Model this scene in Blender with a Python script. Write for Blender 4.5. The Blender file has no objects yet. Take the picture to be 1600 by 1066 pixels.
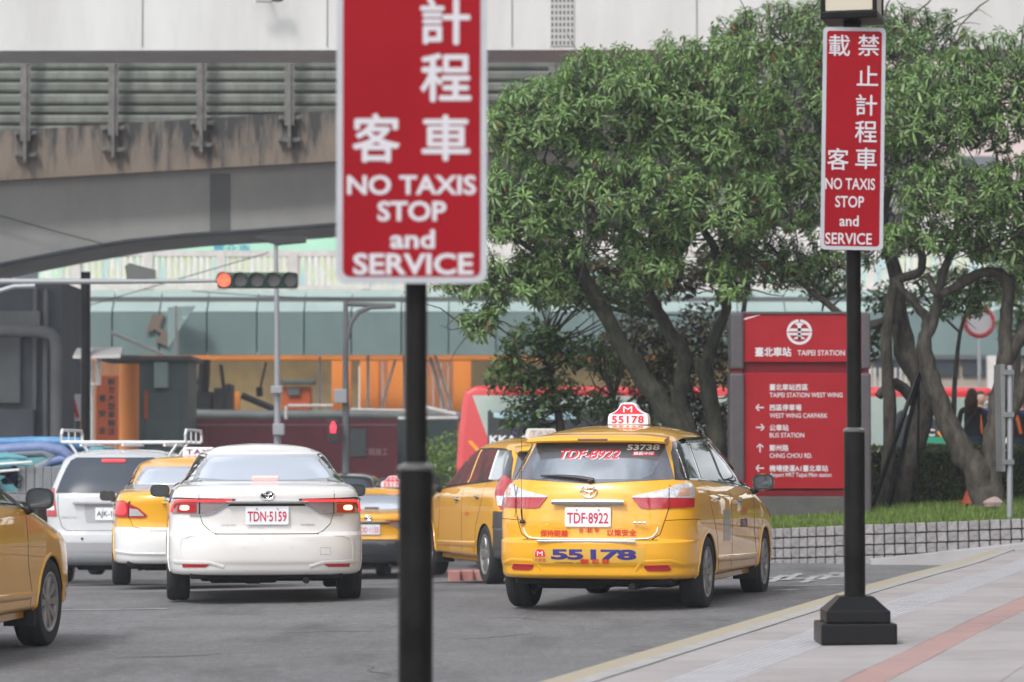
import bpy, bmesh, math, random
import numpy as np
from mathutils import Vector, Matrix
R = math.radians
random.seed(7); rng = np.random.default_rng(11)
S = bpy.context.scene
COL = S.collection

# ---------------- camera, world, sun, exposure ----------------
CAMZ, F, PITCH = 1.25, 4760.0, math.atan((717-533)/4760.0)
cam_d = bpy.data.cameras.new('camera'); cam = bpy.data.objects.new('camera', cam_d); COL.objects.link(cam)
cam.location = (0, 0, CAMZ); cam.rotation_euler = (R(90)+PITCH, 0, 0)
cam_d.sensor_width = 36; cam_d.lens = F*36/1600
cam_d.clip_end = 2000; cam_d.clip_start = .1
cam_d.dof.use_dof = True; cam_d.dof.focus_distance = 24.6; cam_d.dof.aperture_fstop = 3.0
S.camera = cam
W_ = bpy.data.worlds.new('World'); S.world = W_; W_.use_nodes = True
nt = W_.node_tree; nt.nodes.clear()
SUN_EL, SUN_AZ = R(48), R(-148)      # azimuth clockwise from +Y
sky = nt.nodes.new('ShaderNodeTexSky'); sky.sky_type = 'NISHITA'; sky.sun_disc = False
sky.sun_elevation = SUN_EL; sky.sun_rotation = SUN_AZ; sky.air_density = 1.0; sky.dust_density = 1.5; sky.ozone_density = 1
hs = nt.nodes.new('ShaderNodeHueSaturation'); hs.inputs['Saturation'].default_value = .22; hs.inputs['Value'].default_value = 1.0
tc = nt.nodes.new('ShaderNodeTexCoord'); nz = nt.nodes.new('ShaderNodeTexNoise'); nz.inputs['Scale'].default_value = 3.2; nz.inputs['Detail'].default_value = 6
mp = nt.nodes.new('ShaderNodeMapping'); mp.inputs['Scale'].default_value = (1, 1, 2.2)
cr = nt.nodes.new('ShaderNodeMapRange'); cr.inputs[1].default_value = .40; cr.inputs[2].default_value = .62; cr.inputs[3].default_value = .62; cr.inputs[4].default_value = 1.42
vm = nt.nodes.new('ShaderNodeVectorMath'); vm.operation = 'SCALE'
bg = nt.nodes.new('ShaderNodeBackground'); bg.inputs['Strength'].default_value = .15
wo = nt.nodes.new('ShaderNodeOutputWorld')
L = nt.links.new
L(sky.outputs[0], hs.inputs['Color']); L(tc.outputs['Generated'], mp.inputs[0]); L(mp.outputs[0], nz.inputs['Vector'])
L(nz.outputs['Fac'], cr.inputs[0]); L(hs.outputs[0], vm.inputs[0]); L(cr.outputs[0], vm.inputs['Scale'])
L(vm.outputs[0], bg.inputs['Color']); L(bg.outputs[0], wo.inputs['Surface'])
sd = bpy.data.lights.new('sun', 'SUN'); sd.energy = .95; sd.angle = R(13); sd.color = (1, .97, .92)
so = bpy.data.objects.new('sun', sd); COL.objects.link(so)
_d = Vector((math.sin(SUN_AZ)*math.cos(SUN_EL), math.cos(SUN_AZ)*math.cos(SUN_EL), math.sin(SUN_EL)))
so.rotation_euler = _d.to_track_quat('Z', 'Y').to_euler(); so.location = (0, 0, 40)
S.view_settings.view_transform = 'Standard'; S.view_settings.look = 'None'; S.view_settings.gamma = 1
S.view_settings.use_curve_mapping = False; S.view_settings.exposure = 0.93

# ---------------- helpers ----------------
def at(px, py, Y):
    """the place in the world that the photograph shows at (px, py), Y metres ahead"""
    v = (533-py)/F; u = (px-800)/F
    t = Y/(math.cos(PITCH)-v*math.sin(PITCH))
    return Vector((u*t, Y, CAMZ+t*(math.sin(PITCH)+v*math.cos(PITCH))))
def tag(o, label=None, cat=None, group=None, kind=None):
    if label: o['label'] = label
    if cat: o['category'] = cat
    if group: o['group'] = group
    if kind: o['kind'] = kind
    return o
def empty(name, loc=(0, 0, 0), rz=0, label=None, cat=None, group=None, parent=None):
    o = bpy.data.objects.new(name, None); COL.objects.link(o); o.location = loc; o.rotation_euler = (0, 0, rz)
    o.empty_display_size = .2
    if parent: o.parent = parent
    return tag(o, label, cat, group)
def link(name, me, parent=None, loc=None, rot=None):
    o = bpy.data.objects.new(name, me); COL.objects.link(o)
    if parent: o.parent = parent
    if loc is not None: o.location = loc
    if rot is not None: o.rotation_euler = rot
    return o
def mesh(name, V, Fc, mats, parent=None, smooth=False, mi=None, sharp=None, loc=None, rot=None):
    me = bpy.data.meshes.new(name)
    me.from_pydata([tuple(v) for v in V], [], [tuple(f) for f in Fc])
    if not isinstance(mats, (list, tuple)): mats = [mats]
    for m in mats: me.materials.append(m)
    if mi is not None: me.polygons.foreach_set('material_index', mi)
    if smooth:
        me.polygons.foreach_set('use_smooth', [True]*len(me.polygons))
        if sharp: me.set_sharp_from_angle(angle=R(sharp))
    me.update()
    return link(name, me, parent, loc, rot)
def tone_attr(me, vals):
    a = me.attributes.new('tone', 'FLOAT', 'FACE'); a.data.foreach_set('value', np.asarray(vals, dtype=np.float32))

class MB:
    """collects simple solids into one mesh"""
    def __init__(s): s.V = []; s.F = []; s.M = []
    def add(s, V, Fc, m=0):
        b = len(s.V); s.V += [tuple(v) for v in V]; s.F += [tuple(i+b for i in f) for f in Fc]; s.M += [m]*len(Fc); return s
    def box(s, x0, x1, y0, y1, z0, z1, m=0, M=None):
        V = [(x0,y0,z0),(x1,y0,z0),(x1,y1,z0),(x0,y1,z0),(x0,y0,z1),(x1,y0,z1),(x1,y1,z1),(x0,y1,z1)]
        if M is not None: V = [M @ Vector(v) for v in V]
        return s.add(V, [(3,2,1,0),(4,5,6,7),(0,1,5,4),(1,2,6,5),(2,3,7,6),(3,0,4,7)], m)
    def cbox(s, c, sx, sy, sz, m=0, M=None):
        return s.box(c[0]-sx/2, c[0]+sx/2, c[1]-sy/2, c[1]+sy/2, c[2]-sz/2, c[2]+sz/2, m, M)
    def bbox(s, x0, x1, y0, y1, z0, z1, b=.01, m=0, M=None):
        """box with bevelled edges"""
        bm = bmesh.new(); bmesh.ops.create_cube(bm, size=1)
        for v in bm.verts: v.co = ((x0+x1)/2+v.co.x*(x1-x0), (y0+y1)/2+v.co.y*(y1-y0), (z0+z1)/2+v.co.z*(z1-z0))
        bmesh.ops.bevel(bm, geom=bm.edges[:], offset=b, segments=2, affect='EDGES', profile=.6)
        bm.verts.index_update(); V = [v.co.copy() for v in bm.verts]; Fc = [[v.index for v in f.verts] for f in bm.faces]; bm.free()
        if M is not None: V = [M @ v for v in V]
        return s.add(V, Fc, m)
    def tube(s, pts, rad, n=8, m=0, cap=True):
        pts = [Vector(p) for p in pts]; k = len(pts)
        if not hasattr(rad, '__len__'): rad = [rad]*k
        V = []; Fc = []; up = None
        for i, p in enumerate(pts):
            t = (pts[min(i+1, k-1)]-pts[max(i-1, 0)])
            if t.length < 1e-9: t = Vector((0, 0, 1))
            t.normalize()
            if up is None: up = Vector((0, 0, 1)) if abs(t.z) < .9 else Vector((1, 0, 0))
            a = t.cross(up)
            if a.length < 1e-4: a = t.cross(Vector((0, 1, 0)))
            a.normalize(); b = a.cross(t); up = b
            for j in range(n):
                th = 2*math.pi*j/n; V.append(p+(a*math.cos(th)+b*math.sin(th))*rad[i])
        for i in range(k-1):
            for j in range(n):
                Fc.append((i*n+j, i*n+(j+1) % n, (i+1)*n+(j+1) % n, (i+1)*n+j))
        if cap: Fc += [tuple(range(n))[::-1], tuple((k-1)*n+j for j in range(n))]
        return s.add(V, Fc, m)
    def lathe(s, prof, n=20, c=(0, 0, 0), axis='z', m=0, cap=True):
        V = []; Fc = []
        for (r, h) in prof:
            for j in range(n):
                th = 2*math.pi*j/n; a, b = r*math.cos(th), r*math.sin(th)
                V.append({'z': (c[0]+a, c[1]+b, c[2]+h), 'x': (c[0]+h, c[1]+a, c[2]+b), 'y': (c[0]+a, c[1]+h, c[2]+b)}[axis])
        k = len(prof)
        for i in range(k-1):
            for j in range(n): Fc.append((i*n+j, i*n+(j+1) % n, (i+1)*n+(j+1) % n, (i+1)*n+j))
        if cap: Fc += [tuple(range(n))[::-1], tuple((k-1)*n+j for j in range(n))]
        return s.add(V, Fc, m)
    def prism(s, poly, o, ax, ay, depth, m=0, rim=None):
        """polygon in the plane (o, ax, ay) made solid by depth along ax x ay"""
        o, ax, ay = Vector(o), Vector(ax).normalized(), Vector(ay).normalized(); nrm = ax.cross(ay)*depth
        n = len(poly); A = [o+ax*p[0]+ay*p[1] for p in poly]
        V = A+[a+nrm for a in A]
        s.add(V, [tuple(range(n))[::-1], tuple(range(n, 2*n))], m)
        b = len(s.V)-2*n
        for i in range(n): s.F.append((b+i, b+(i+1) % n, b+n+(i+1) % n, b+n+i)); s.M.append(m if rim is None else rim)
        return s
    def build(s, name, mats, parent=None, smooth=False, sharp=40, loc=None, rot=None):
        return mesh(name, s.V, s.F, mats, parent, smooth, s.M, sharp, loc, rot)

def rrect(w, h, r, k=5, c=(0, 0)):
    P = []
    for (sx, sy, a0) in ((1, 1, 0), (-1, 1, 90), (-1, -1, 180), (1, -1, 270)):
        for i in range(k+1):
            a = R(a0+90*i/k); P.append((c[0]+sx*(w/2-r)+r*math.cos(a), c[1]+sy*(h/2-r)+r*math.sin(a)))
    return P

# ---------------- materials ----------------
def mat(name, col, rough=.6, metal=0, coat=0, emit=0, ior=1.5, noise=None, nscale=8, bump=0, bscale=60, spec=None, trans=0, coat_r=.04, stretch=None, rnoise=0):
    """noise = second colour mixed in by an object-space noise"""
    m = bpy.data.materials.new(name); m.use_nodes = True; t = m.node_tree; b = t.nodes['Principled BSDF']
    c4 = lambda c: (c[0], c[1], c[2], 1)
    b.inputs['Base Color'].default_value = c4(col); b.inputs['Roughness'].default_value = rough; b.inputs['Metallic'].default_value = metal
    b.inputs['Coat Weight'].default_value = coat; b.inputs['Coat Roughness'].default_value = coat_r; b.inputs['IOR'].default_value = ior
    if trans: b.inputs['Transmission Weight'].default_value = trans
    if spec is not None: b.inputs['Specular IOR Level'].default_value = spec
    if emit: b.inputs['Emission Color'].default_value = c4(col); b.inputs['Emission Strength'].default_value = emit
    m.diffuse_color = c4(col)
    if noise is not None or bump or rnoise:
        tc = t.nodes.new('ShaderNodeTexCoord'); mp = t.nodes.new('ShaderNodeMapping'); t.links.new(tc.outputs['Object'], mp.inputs[0])
        if stretch: mp.inputs['Scale'].default_value = stretch
    if noise is not None:
        n = t.nodes.new('ShaderNodeTexNoise'); n.inputs['Scale'].default_value = nscale; n.inputs['Detail'].default_value = 8; n.inputs['Roughness'].default_value = .65
        r = t.nodes.new('ShaderNodeMapRange'); r.inputs[1].default_value = .36; r.inputs[2].default_value = .64
        x = t.nodes.new('ShaderNodeMix'); x.data_type = 'RGBA'; x.inputs[6].default_value = c4(col); x.inputs[7].default_value = c4(noise)
        t.links.new(mp.outputs[0], n.inputs['Vector']); t.links.new(n.outputs['Fac'], r.inputs[0]); t.links.new(r.outputs[0], x.inputs[0]); t.links.new(x.outputs[2], b.inputs['Base Color'])
    if rnoise:
        n = t.nodes.new('ShaderNodeTexNoise'); n.inputs['Scale'].default_value = 5; n.inputs['Detail'].default_value = 6
        r = t.nodes.new('ShaderNodeMapRange'); r.inputs[3].default_value = rough; r.inputs[4].default_value = rough+rnoise
        t.links.new(mp.outputs[0], n.inputs['Vector']); t.links.new(n.outputs['Fac'], r.inputs[0]); t.links.new(r.outputs[0], b.inputs['Roughness'])
    if bump:
        n = t.nodes.new('ShaderNodeTexNoise'); n.inputs['Scale'].default_value = bscale; n.inputs['Detail'].default_value = 4
        k = t.nodes.new('ShaderNodeBump'); k.inputs['Strength'].default_value = bump; k.inputs['Distance'].default_value = .02
        t.links.new(mp.outputs[0], n.inputs['Vector']); t.links.new(n.outputs['Fac'], k.inputs['Height']); t.links.new(k.outputs[0], b.inputs['Normal'])
    return m
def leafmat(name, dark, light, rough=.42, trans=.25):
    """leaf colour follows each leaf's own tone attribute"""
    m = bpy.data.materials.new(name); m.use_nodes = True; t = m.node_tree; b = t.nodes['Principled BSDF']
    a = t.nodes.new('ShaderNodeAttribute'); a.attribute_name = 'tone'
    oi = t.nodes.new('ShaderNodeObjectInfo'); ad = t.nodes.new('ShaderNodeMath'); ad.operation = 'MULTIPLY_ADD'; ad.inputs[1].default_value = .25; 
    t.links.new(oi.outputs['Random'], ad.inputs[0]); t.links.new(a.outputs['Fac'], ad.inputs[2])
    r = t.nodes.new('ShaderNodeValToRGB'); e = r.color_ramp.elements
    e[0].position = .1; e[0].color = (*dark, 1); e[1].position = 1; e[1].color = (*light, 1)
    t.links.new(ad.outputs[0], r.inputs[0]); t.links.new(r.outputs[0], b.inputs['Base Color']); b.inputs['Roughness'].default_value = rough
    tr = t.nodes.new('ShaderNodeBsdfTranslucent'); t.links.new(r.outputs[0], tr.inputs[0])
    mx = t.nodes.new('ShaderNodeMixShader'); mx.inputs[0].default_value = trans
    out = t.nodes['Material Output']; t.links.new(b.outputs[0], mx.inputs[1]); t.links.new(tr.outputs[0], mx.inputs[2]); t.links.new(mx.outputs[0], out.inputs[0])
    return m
M = {}
def paint(name, c, **k): M[name] = mat(name, c, rough=.34, coat=1, coat_r=.02, rnoise=.08, **k)
paint('yellow_paint', (.83, .395, .004), noise=(.77, .365, .010), nscale=1.3); paint('white_paint', (.78, .77, .76), noise=(.72, .71, .69), nscale=1.2); paint('pearl_paint', (.77, .75, .73), noise=(.72, .695, .67), nscale=1.1)
paint('silver_paint', (.50, .51, .53)); paint('black_paint', (.015, .016, .02)); paint('bus_red', (.62, .022, .03))
M['tyre'] = mat('tyre', (.022, .022, .024), .85, bump=.2)
M['arch'] = mat('arch', (.008, .008, .009), .95)
M['alloy'] = mat('alloy', (.30, .295, .29), .42, .6)
M['mirror_glass'] = mat('mirror_glass', (.10, .105, .11), .06, .7)
M['chrome'] = mat('chrome', (.82, .83, .85), .09, 1)
M['dullmetal'] = mat('dullmetal', (.5, .51, .53), .4, .8)
M['glass_dark'] = mat('glass_dark', (.012, .014, .016), .03, ior=1.5)
M['glass_film'] = mat('glass_film', (.16, .19, .23), .04, metal=.35, ior=2.2, coat=1)
M['glass_tint'] = mat('glass_tint', (.06, .072, .092), .2, spec=.12)
M['glass_pale'] = mat('glass_pale', (.66, .73, .84), .12, metal=.35, ior=1.8, coat=1)  # pale bluish base colour stands in for sky reflected in the saloon rear windows
M['glass_band'] = mat('glass_band', (.10, .105, .13), .12, ior=1.9)
M['blackplastic'] = mat('blackplastic', (.018, .018, .02), .45)
M['gloss_black'] = mat('gloss_black', (.01, .01, .012), .08, coat=1)
M['seam'] = mat('seam', (.02, .016, .01), .8)
M['lamp_red'] = mat('lamp_red', (.42, .012, .02), .12, coat=1, ior=1.6)
M['lamp_red_on'] = mat('lamp_red_on', (1, .035, .04), .2, emit=.75, coat=1)
M['lamp_hot'] = mat('lamp_hot', (1, .5, .28), .2, emit=1.5, coat=1)
M['lamp_clear'] = mat('lamp_clear', (.55, .55, .57), .12, metal=.5, coat=1, noise=(.86, .85, .86), nscale=45)
M['lamp_amber'] = mat('lamp_amber', (.8, .3, .12), .2, coat=1)
M['plate_white'] = mat('plate_white', (.80, .83, .87), .4)
M['ink_red'] = mat('ink_red', (.60, .018, .05), .5)
M['ink_redtext'] = mat('ink_redtext', (.62, .03, .015), .5)
M['ink_blue'] = mat('ink_blue', (.035, .025, .19), .5)
M['ink_black'] = mat('ink_black', (.03, .03, .035), .5)
M['ink_white'] = mat('ink_white', (.85, .85, .87), .45)
M['ink_grey'] = mat('ink_grey', (.35, .35, .38), .45)
M['pole_black'] = mat('pole_black', (.005, .0047, .005), .36, spec=.08, noise=(.016, .015, .015), nscale=3, bump=.05)
M['sign_red'] = mat('sign_red', (.27, .0035, .010), .45, spec=.12, noise=(.235, .003, .009), nscale=1.5)
M['sign_border'] = mat('sign_border', (.42, .43, .46), .5, spec=.2, noise=(.37, .38, .41), nscale=4)
M['sign_white'] = mat('sign_white', (.52, .51, .54), .5, spec=.2)
M['mon_red'] = mat('mon_red', (.29, .008, .013), .5, spec=.2, noise=(.33, .011, .019), nscale=1.6)
M['mon_red_dark'] = mat('mon_red_dark', (.14, .007, .012), .5, spec=.2)
M['mon_post'] = mat('mon_post', (.065, .058, .065), .55, noise=(.08, .07, .075), nscale=4)

# ---------------- lettering ----------------
_tc = {}
def glyphs(txt, bold=0, res=3, spacing=1.0, shear=0):
    key = (txt, bold, res, spacing, shear)
    if key in _tc: return _tc[key]
    c = bpy.data.curves.new('t', 'FONT'); c.body = txt; c.resolution_u = res; c.offset = bold; c.space_character = spacing; c.shear = shear
    c.size = 1; o = bpy.data.objects.new('t', c); COL.objects.link(o)
    dg = bpy.context.evaluated_depsgraph_get(); me = bpy.data.meshes.new_from_object(o.evaluated_get(dg))
    V = np.array([v.co[:2] for v in me.vertices]) if len(me.vertices) else np.zeros((0, 2))
    Fc = [tuple(p.vertices) for p in me.polygons]
    bpy.data.objects.remove(o); bpy.data.curves.remove(c); bpy.data.meshes.remove(me)
    if len(V):
        mn, mx = V.min(0), V.max(0); V = V-(mn+mx)/2; size = mx-mn
    else: size = np.array([1, 1])
    _tc[key] = (V, Fc, size); return _tc[key]
def lettering(name, txt, w, h, o, ax, ay, m, parent=None, bold=0, lift=.002, align='c', keep=False, **k):
    """flat print, w wide and h high, centred at o in the plane (ax, ay)"""
    V, Fc, sz = glyphs(txt, bold if ord(txt[0]) < 256 else 0, **k)
    ax, ay = Vector(ax).normalized(), Vector(ay).normalized(); nr = ax.cross(ay)
    sy = h/sz[1]; sx = w/sz[0] if w else sy
    dx = 0 if align == 'c' else (sz[0]*sx/2 if align == 'l' else -sz[0]*sx/2)
    o = Vector(o)
    P = [o+ax*(v[0]*sx+dx)+ay*(v[1]*sy)+nr*lift for v in V]; FF = list(Fc)
    if ord(txt[0]) > 256 and bold:      # heavier strokes for the Chinese characters: shifted layers, each a hair above the last
        d = bold*sy*(sz[1] if len(txt) == 1 else .95); n = len(V)
        for k, (dx_, dy_) in enumerate(((1, 0), (-1, 0), (0, 1), (0, -1))): b_ = len(P); P += [q+ax*dx_*d+ay*dy_*d+nr*.00025*(k+1) for q in P[:n]]; FF += [tuple(i+b_ for i in f) for f in Fc]
    return mesh(name, P, FF, M[m] if isinstance(m, str) else m, parent)
# ---------------- cars ----------------
def pchip(xs, ys, xq):
    xs = np.asarray(xs, float); ys = np.asarray(ys, float); h = np.diff(xs); d = np.diff(ys)/h; n = len(xs); m = np.zeros(n)
    m[0], m[-1] = d[0], d[-1]
    for i in range(1, n-1):
        if d[i-1]*d[i] > 0: m[i] = 2*d[i-1]*d[i]/(d[i-1]+d[i])
    k = np.clip(np.searchsorted(xs, xq)-1, 0, n-2); t = (xq-xs[k])/h[k]
    return (2*t**3-3*t**2+1)*ys[k]+(t**3-2*t**2+t)*h[k]*m[k]+(-2*t**3+3*t**2)*ys[k+1]+(t**3-t**2)*h[k]*m[k+1]

class Shell:
    """car body: horizontal rings (z, rear y, front y, half width, rear corner radius, front corner radius, squareness)"""
    def __init__(s, rows, sub=6, zs=1.0):
        rows = np.array(rows, float); rows[:, 0] *= zs
        n = len(rows); q = np.linspace(0, n-1, (n-1)*sub+1)
        s.T = np.stack([pchip(np.arange(n), rows[:, k], q) for k in range(7)], 1)
        s.zc = s.T[:, 0]; s.ymid = (rows[:, 1].min()+rows[:, 2].max())/2; s.L = rows[:, 2].max()-rows[:, 1].min()
    def par(s, z): return [np.interp(z, s.zc, s.T[:, k]) for k in range(1, 7)]
    def half(s, z, u, pr=None):
        yr, yf, w, Rr, Rf, p = pr if pr is not None else s.par(z)
        L_ = max(yf-yr, .02); k = min(1, L_*.49/max(Rr, Rf)); Rr *= k; Rf *= k
        if u <= 1:
            th = u*math.pi/2; x = w*math.sin(th)**(2/p); y = yr+Rr*(1-max(math.cos(th), 0)**(2/p))
        elif u <= 2: x = w; y = yr+Rr+(u-1)*(yf-Rf-yr-Rr)
        else:
            th = (3-u)*math.pi/2; x = w*math.sin(th)**(2/p); y = yf-Rf*(1-max(math.cos(th), 0)**(2/p))
        x *= 1-.05*((y-s.ymid)/(s.L/2))**2
        return x, y
    def P(s, side, z, u):
        x, y = s.half(z, u); return Vector((side*x, y, z))
    def N(s, side, z, u):
        e = .004; u0, u1 = max(u-.01, 0), min(u+.01, 3); a = s.P(side, z, u1)-s.P(side, z, u0)
        b = s.P(side, z+e, u)-s.P(side, z-e, u); n = a.cross(b)*side
        if n.length < 1e-12: return Vector((0, -1, 0))
        return n.normalized()
    def solve(s, mode, a, z):
        """(side, u) for rear view x=a, side view y=a, or wrap: arc length a from the rear centre"""
        pr = s.par(z); yr, yf, w, Rr, Rf, p = pr
        if mode == 'wrap':
            side = 1 if a >= 0 else -1; us = np.linspace(0, 2, 90); pts = np.array([s.half(z, u, list(pr)) for u in us])
            cum = np.concatenate([[0], np.cumsum(np.hypot(*np.diff(pts, axis=0).T))]); return side, float(np.interp(abs(a), cum, us))
        if mode in ('rear', 'front'):
            side = 1 if a >= 0 else -1; us = np.linspace(0, 1, 40) if mode == 'rear' else np.linspace(3, 2, 40)
            xs = np.array([s.half(z, u, list(pr))[0] for u in us]); return side, float(np.interp(abs(a), xs, us))
        side = 1 if mode == 'right' else -1; us = np.concatenate([np.linspace(0, 1, 30), np.linspace(1.04, 1.96, 24), np.linspace(2, 3, 30)])
        ys = np.array([s.half(z, u, list(pr))[1] for u in us]); return side, float(np.interp(a, ys, us))
    def pt(s, mode, a, z, off=0):
        side, u = s.solve(mode, a, z); return s.P(side, z, u)+s.N(side, z, u)*off
    def body(s, nq=13, ns=26):
        us = np.concatenate([np.linspace(0, 1, nq), np.linspace(1, 2, ns)[1:], np.linspace(2, 3, nq)[1:]])
        V = []; Fc = []; m = len(us); n = 2*m-2
        for row in s.T:
            z = row[0]; pr = list(row[1:]); h = [s.half(z, u, list(pr)) for u in us]
            V += [(x, y, z) for x, y in h]+[(-x, y, z) for x, y in h[-2:0:-1]]
        k = len(s.T)
        for i in range(k-1):
            for j in range(n): Fc.append((i*n+j, i*n+(j+1) % n, (i+1)*n+(j+1) % n, (i+1)*n+j))
        Fc.append(tuple(range(n))[::-1]); Fc.append(tuple((k-1)*n+j for j in range(n)))
        return V, Fc

def clip_cell(poly, x0, x1, y0, y1):
    for ax, lim, sg in ((0, x0, 1), (0, x1, -1), (1, y0, 1), (1, y1, -1)):
        out = []; n = len(poly)
        for i in range(n):
            a, b = poly[i], poly[(i+1) % n]; da, db = sg*(a[ax]-lim), sg*(b[ax]-lim)
            if da >= 0: out.append(a)
            if (da > 0 and db < 0) or (da < 0 and db > 0):
                t = da/(da-db); out.append((a[0]+(b[0]-a[0])*t, a[1]+(b[1]-a[1])*t))
        poly = out
        if len(poly) < 3: return []
    return poly
def smooth_poly(P, it=2):
    for _ in range(it):
        Q = []; n = len(P)
        for i in range(n):
            a, b = P[i], P[(i+1) % n]
            Q += [(a[0]*.78+b[0]*.22, a[1]*.78+b[1]*.22), (a[0]*.22+b[0]*.78, a[1]*.22+b[1]*.78)]
        P = Q
    return P
def patch(name, sh, mode, poly, m, parent, off=.004, depth=.012, cell=.05, rnd=0):
    """a solid piece that lies on the shell, outline given in the rear or side view"""
    if rnd: poly = smooth_poly(poly, rnd)
    area = sum(poly[i][0]*poly[(i+1) % len(poly)][1]-poly[(i+1) % len(poly)][0]*poly[i][1] for i in range(len(poly)))
    if area < 0: poly = poly[::-1]
    xs = [p[0] for p in poly]; ys = [p[1] for p in poly]; idx = {}; V = []; Fc = []; cache = {}
    def vid(a, z):
        k = (round(a, 5), round(z, 5))
        if k not in idx: idx[k] = len(V); V.append(k)
        return idx[k]
    x0, y0 = min(xs), min(ys); nx = max(1, math.ceil((max(xs)-x0)/cell)); ny = max(1, math.ceil((max(ys)-y0)/cell))
    cx, cy = (max(xs)-x0)/nx, (max(ys)-y0)/ny
    for i in range(nx):
        for j in range(ny):
            q = clip_cell(poly, x0+i*cx, x0+(i+1)*cx, y0+j*cy, y0+(j+1)*cy)
            if len(q) >= 3:
                f = []
                for a, z in q:
                    v = vid(a, z)
                    if v not in f: f.append(v)
                if len(f) >= 3: Fc.append(tuple(f))
    flip = mode == 'left'
    if flip: Fc = [f[::-1] for f in Fc]
    top = []; bot = []
    for a, z in V:
        side, u = sh.solve(mode, a, z); p = sh.P(side, z, u); n = sh.N(side, z, u); top.append(p+n*off); bot.append(p-n*depth)
    ed = {}
    for f in Fc:
        for i in range(len(f)): ed[(f[i], f[(i+1) % len(f)])] = 1
    nV = len(V); sk = [(b, a, a+nV, b+nV) for (a, b) in ed if (b, a) not in ed]
    used = sorted({a for f in sk for a in f if a >= nV})
    o = mesh(name, top+bot, Fc+sk, M[m] if isinstance(m, str) else m, parent, True, sharp=30)
    return o
def strip(name, sh, mode, line, w, m, parent, off=.002, seg=.05, closed=False, raised=.0):
    """a narrow band that follows the shell along a line given in the rear or side view"""
    P = []
    L_ = list(line)+([line[0]] if closed else [])
    for a, b in zip(L_[:-1], L_[1:]):
        d = math.hypot(b[0]-a[0], b[1]-a[1]); n = max(1, math.ceil(d/seg))
        for i in range(n): P.append((a[0]+(b[0]-a[0])*i/n, a[1]+(b[1]-a[1])*i/n))
    P.append(L_[-1])
    V = []; Fc = []
    C = [sh.pt(mode, a, z, off) for a, z in P]; Nn = []
    for a, z in P:
        side, u = sh.solve(mode, a, z); Nn.append(sh.N(side, z, u))
    for i, c in enumerate(C):
        t = (C[min(i+1, len(C)-1)]-C[max(i-1, 0)])
        if t.length < 1e-9: t = Vector((0, 0, 1))
        t.normalize(); s_ = Nn[i].cross(t).normalized()*w/2
        V += [c-s_-Nn[i]*off, c-s_*.7+Nn[i]*raised, c+s_*.7+Nn[i]*raised, c+s_-Nn[i]*off]
    for i in range(len(C)-1):
        for k in range(3): Fc.append((i*4+k, i*4+k+1, i*4+k+5, i*4+k+4))
    Fc = [f[::-1] for f in Fc]
    return mesh(name, V, Fc, M[m] if isinstance(m, str) else m, parent, True, sharp=60)
def print_on(name, sh, mode, txt, cx, cz, w, h, m, parent, off=.006, bold=0, **k):
    """lettering that follows the shell"""
    zh = ord(txt[0]) > 256; V, Fc, sz = glyphs(txt, 0 if zh else bold, **k); sx = (w/sz[0]) if w else h/sz[1]; sy = h/sz[1]
    sg = -1 if mode == 'left' else 1
    P = []; FF = []
    for q, (dx, dy) in enumerate(((0, 0), (1, 0), (-1, 0), (0, 1), (0, -1)) if zh and bold else ((0, 0),)):
        b_ = len(P); d = .025*h; P += [sh.pt(mode, cx+sg*v[0]*sx+dx*d, cz+v[1]*sy+dy*d, off+.0003*q) for v in V]; FF += [tuple(i+b_ for i in f) for f in Fc]
    Fc = FF
    return mesh(name, P, Fc, M[m] if isinstance(m, str) else m, parent)

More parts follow.
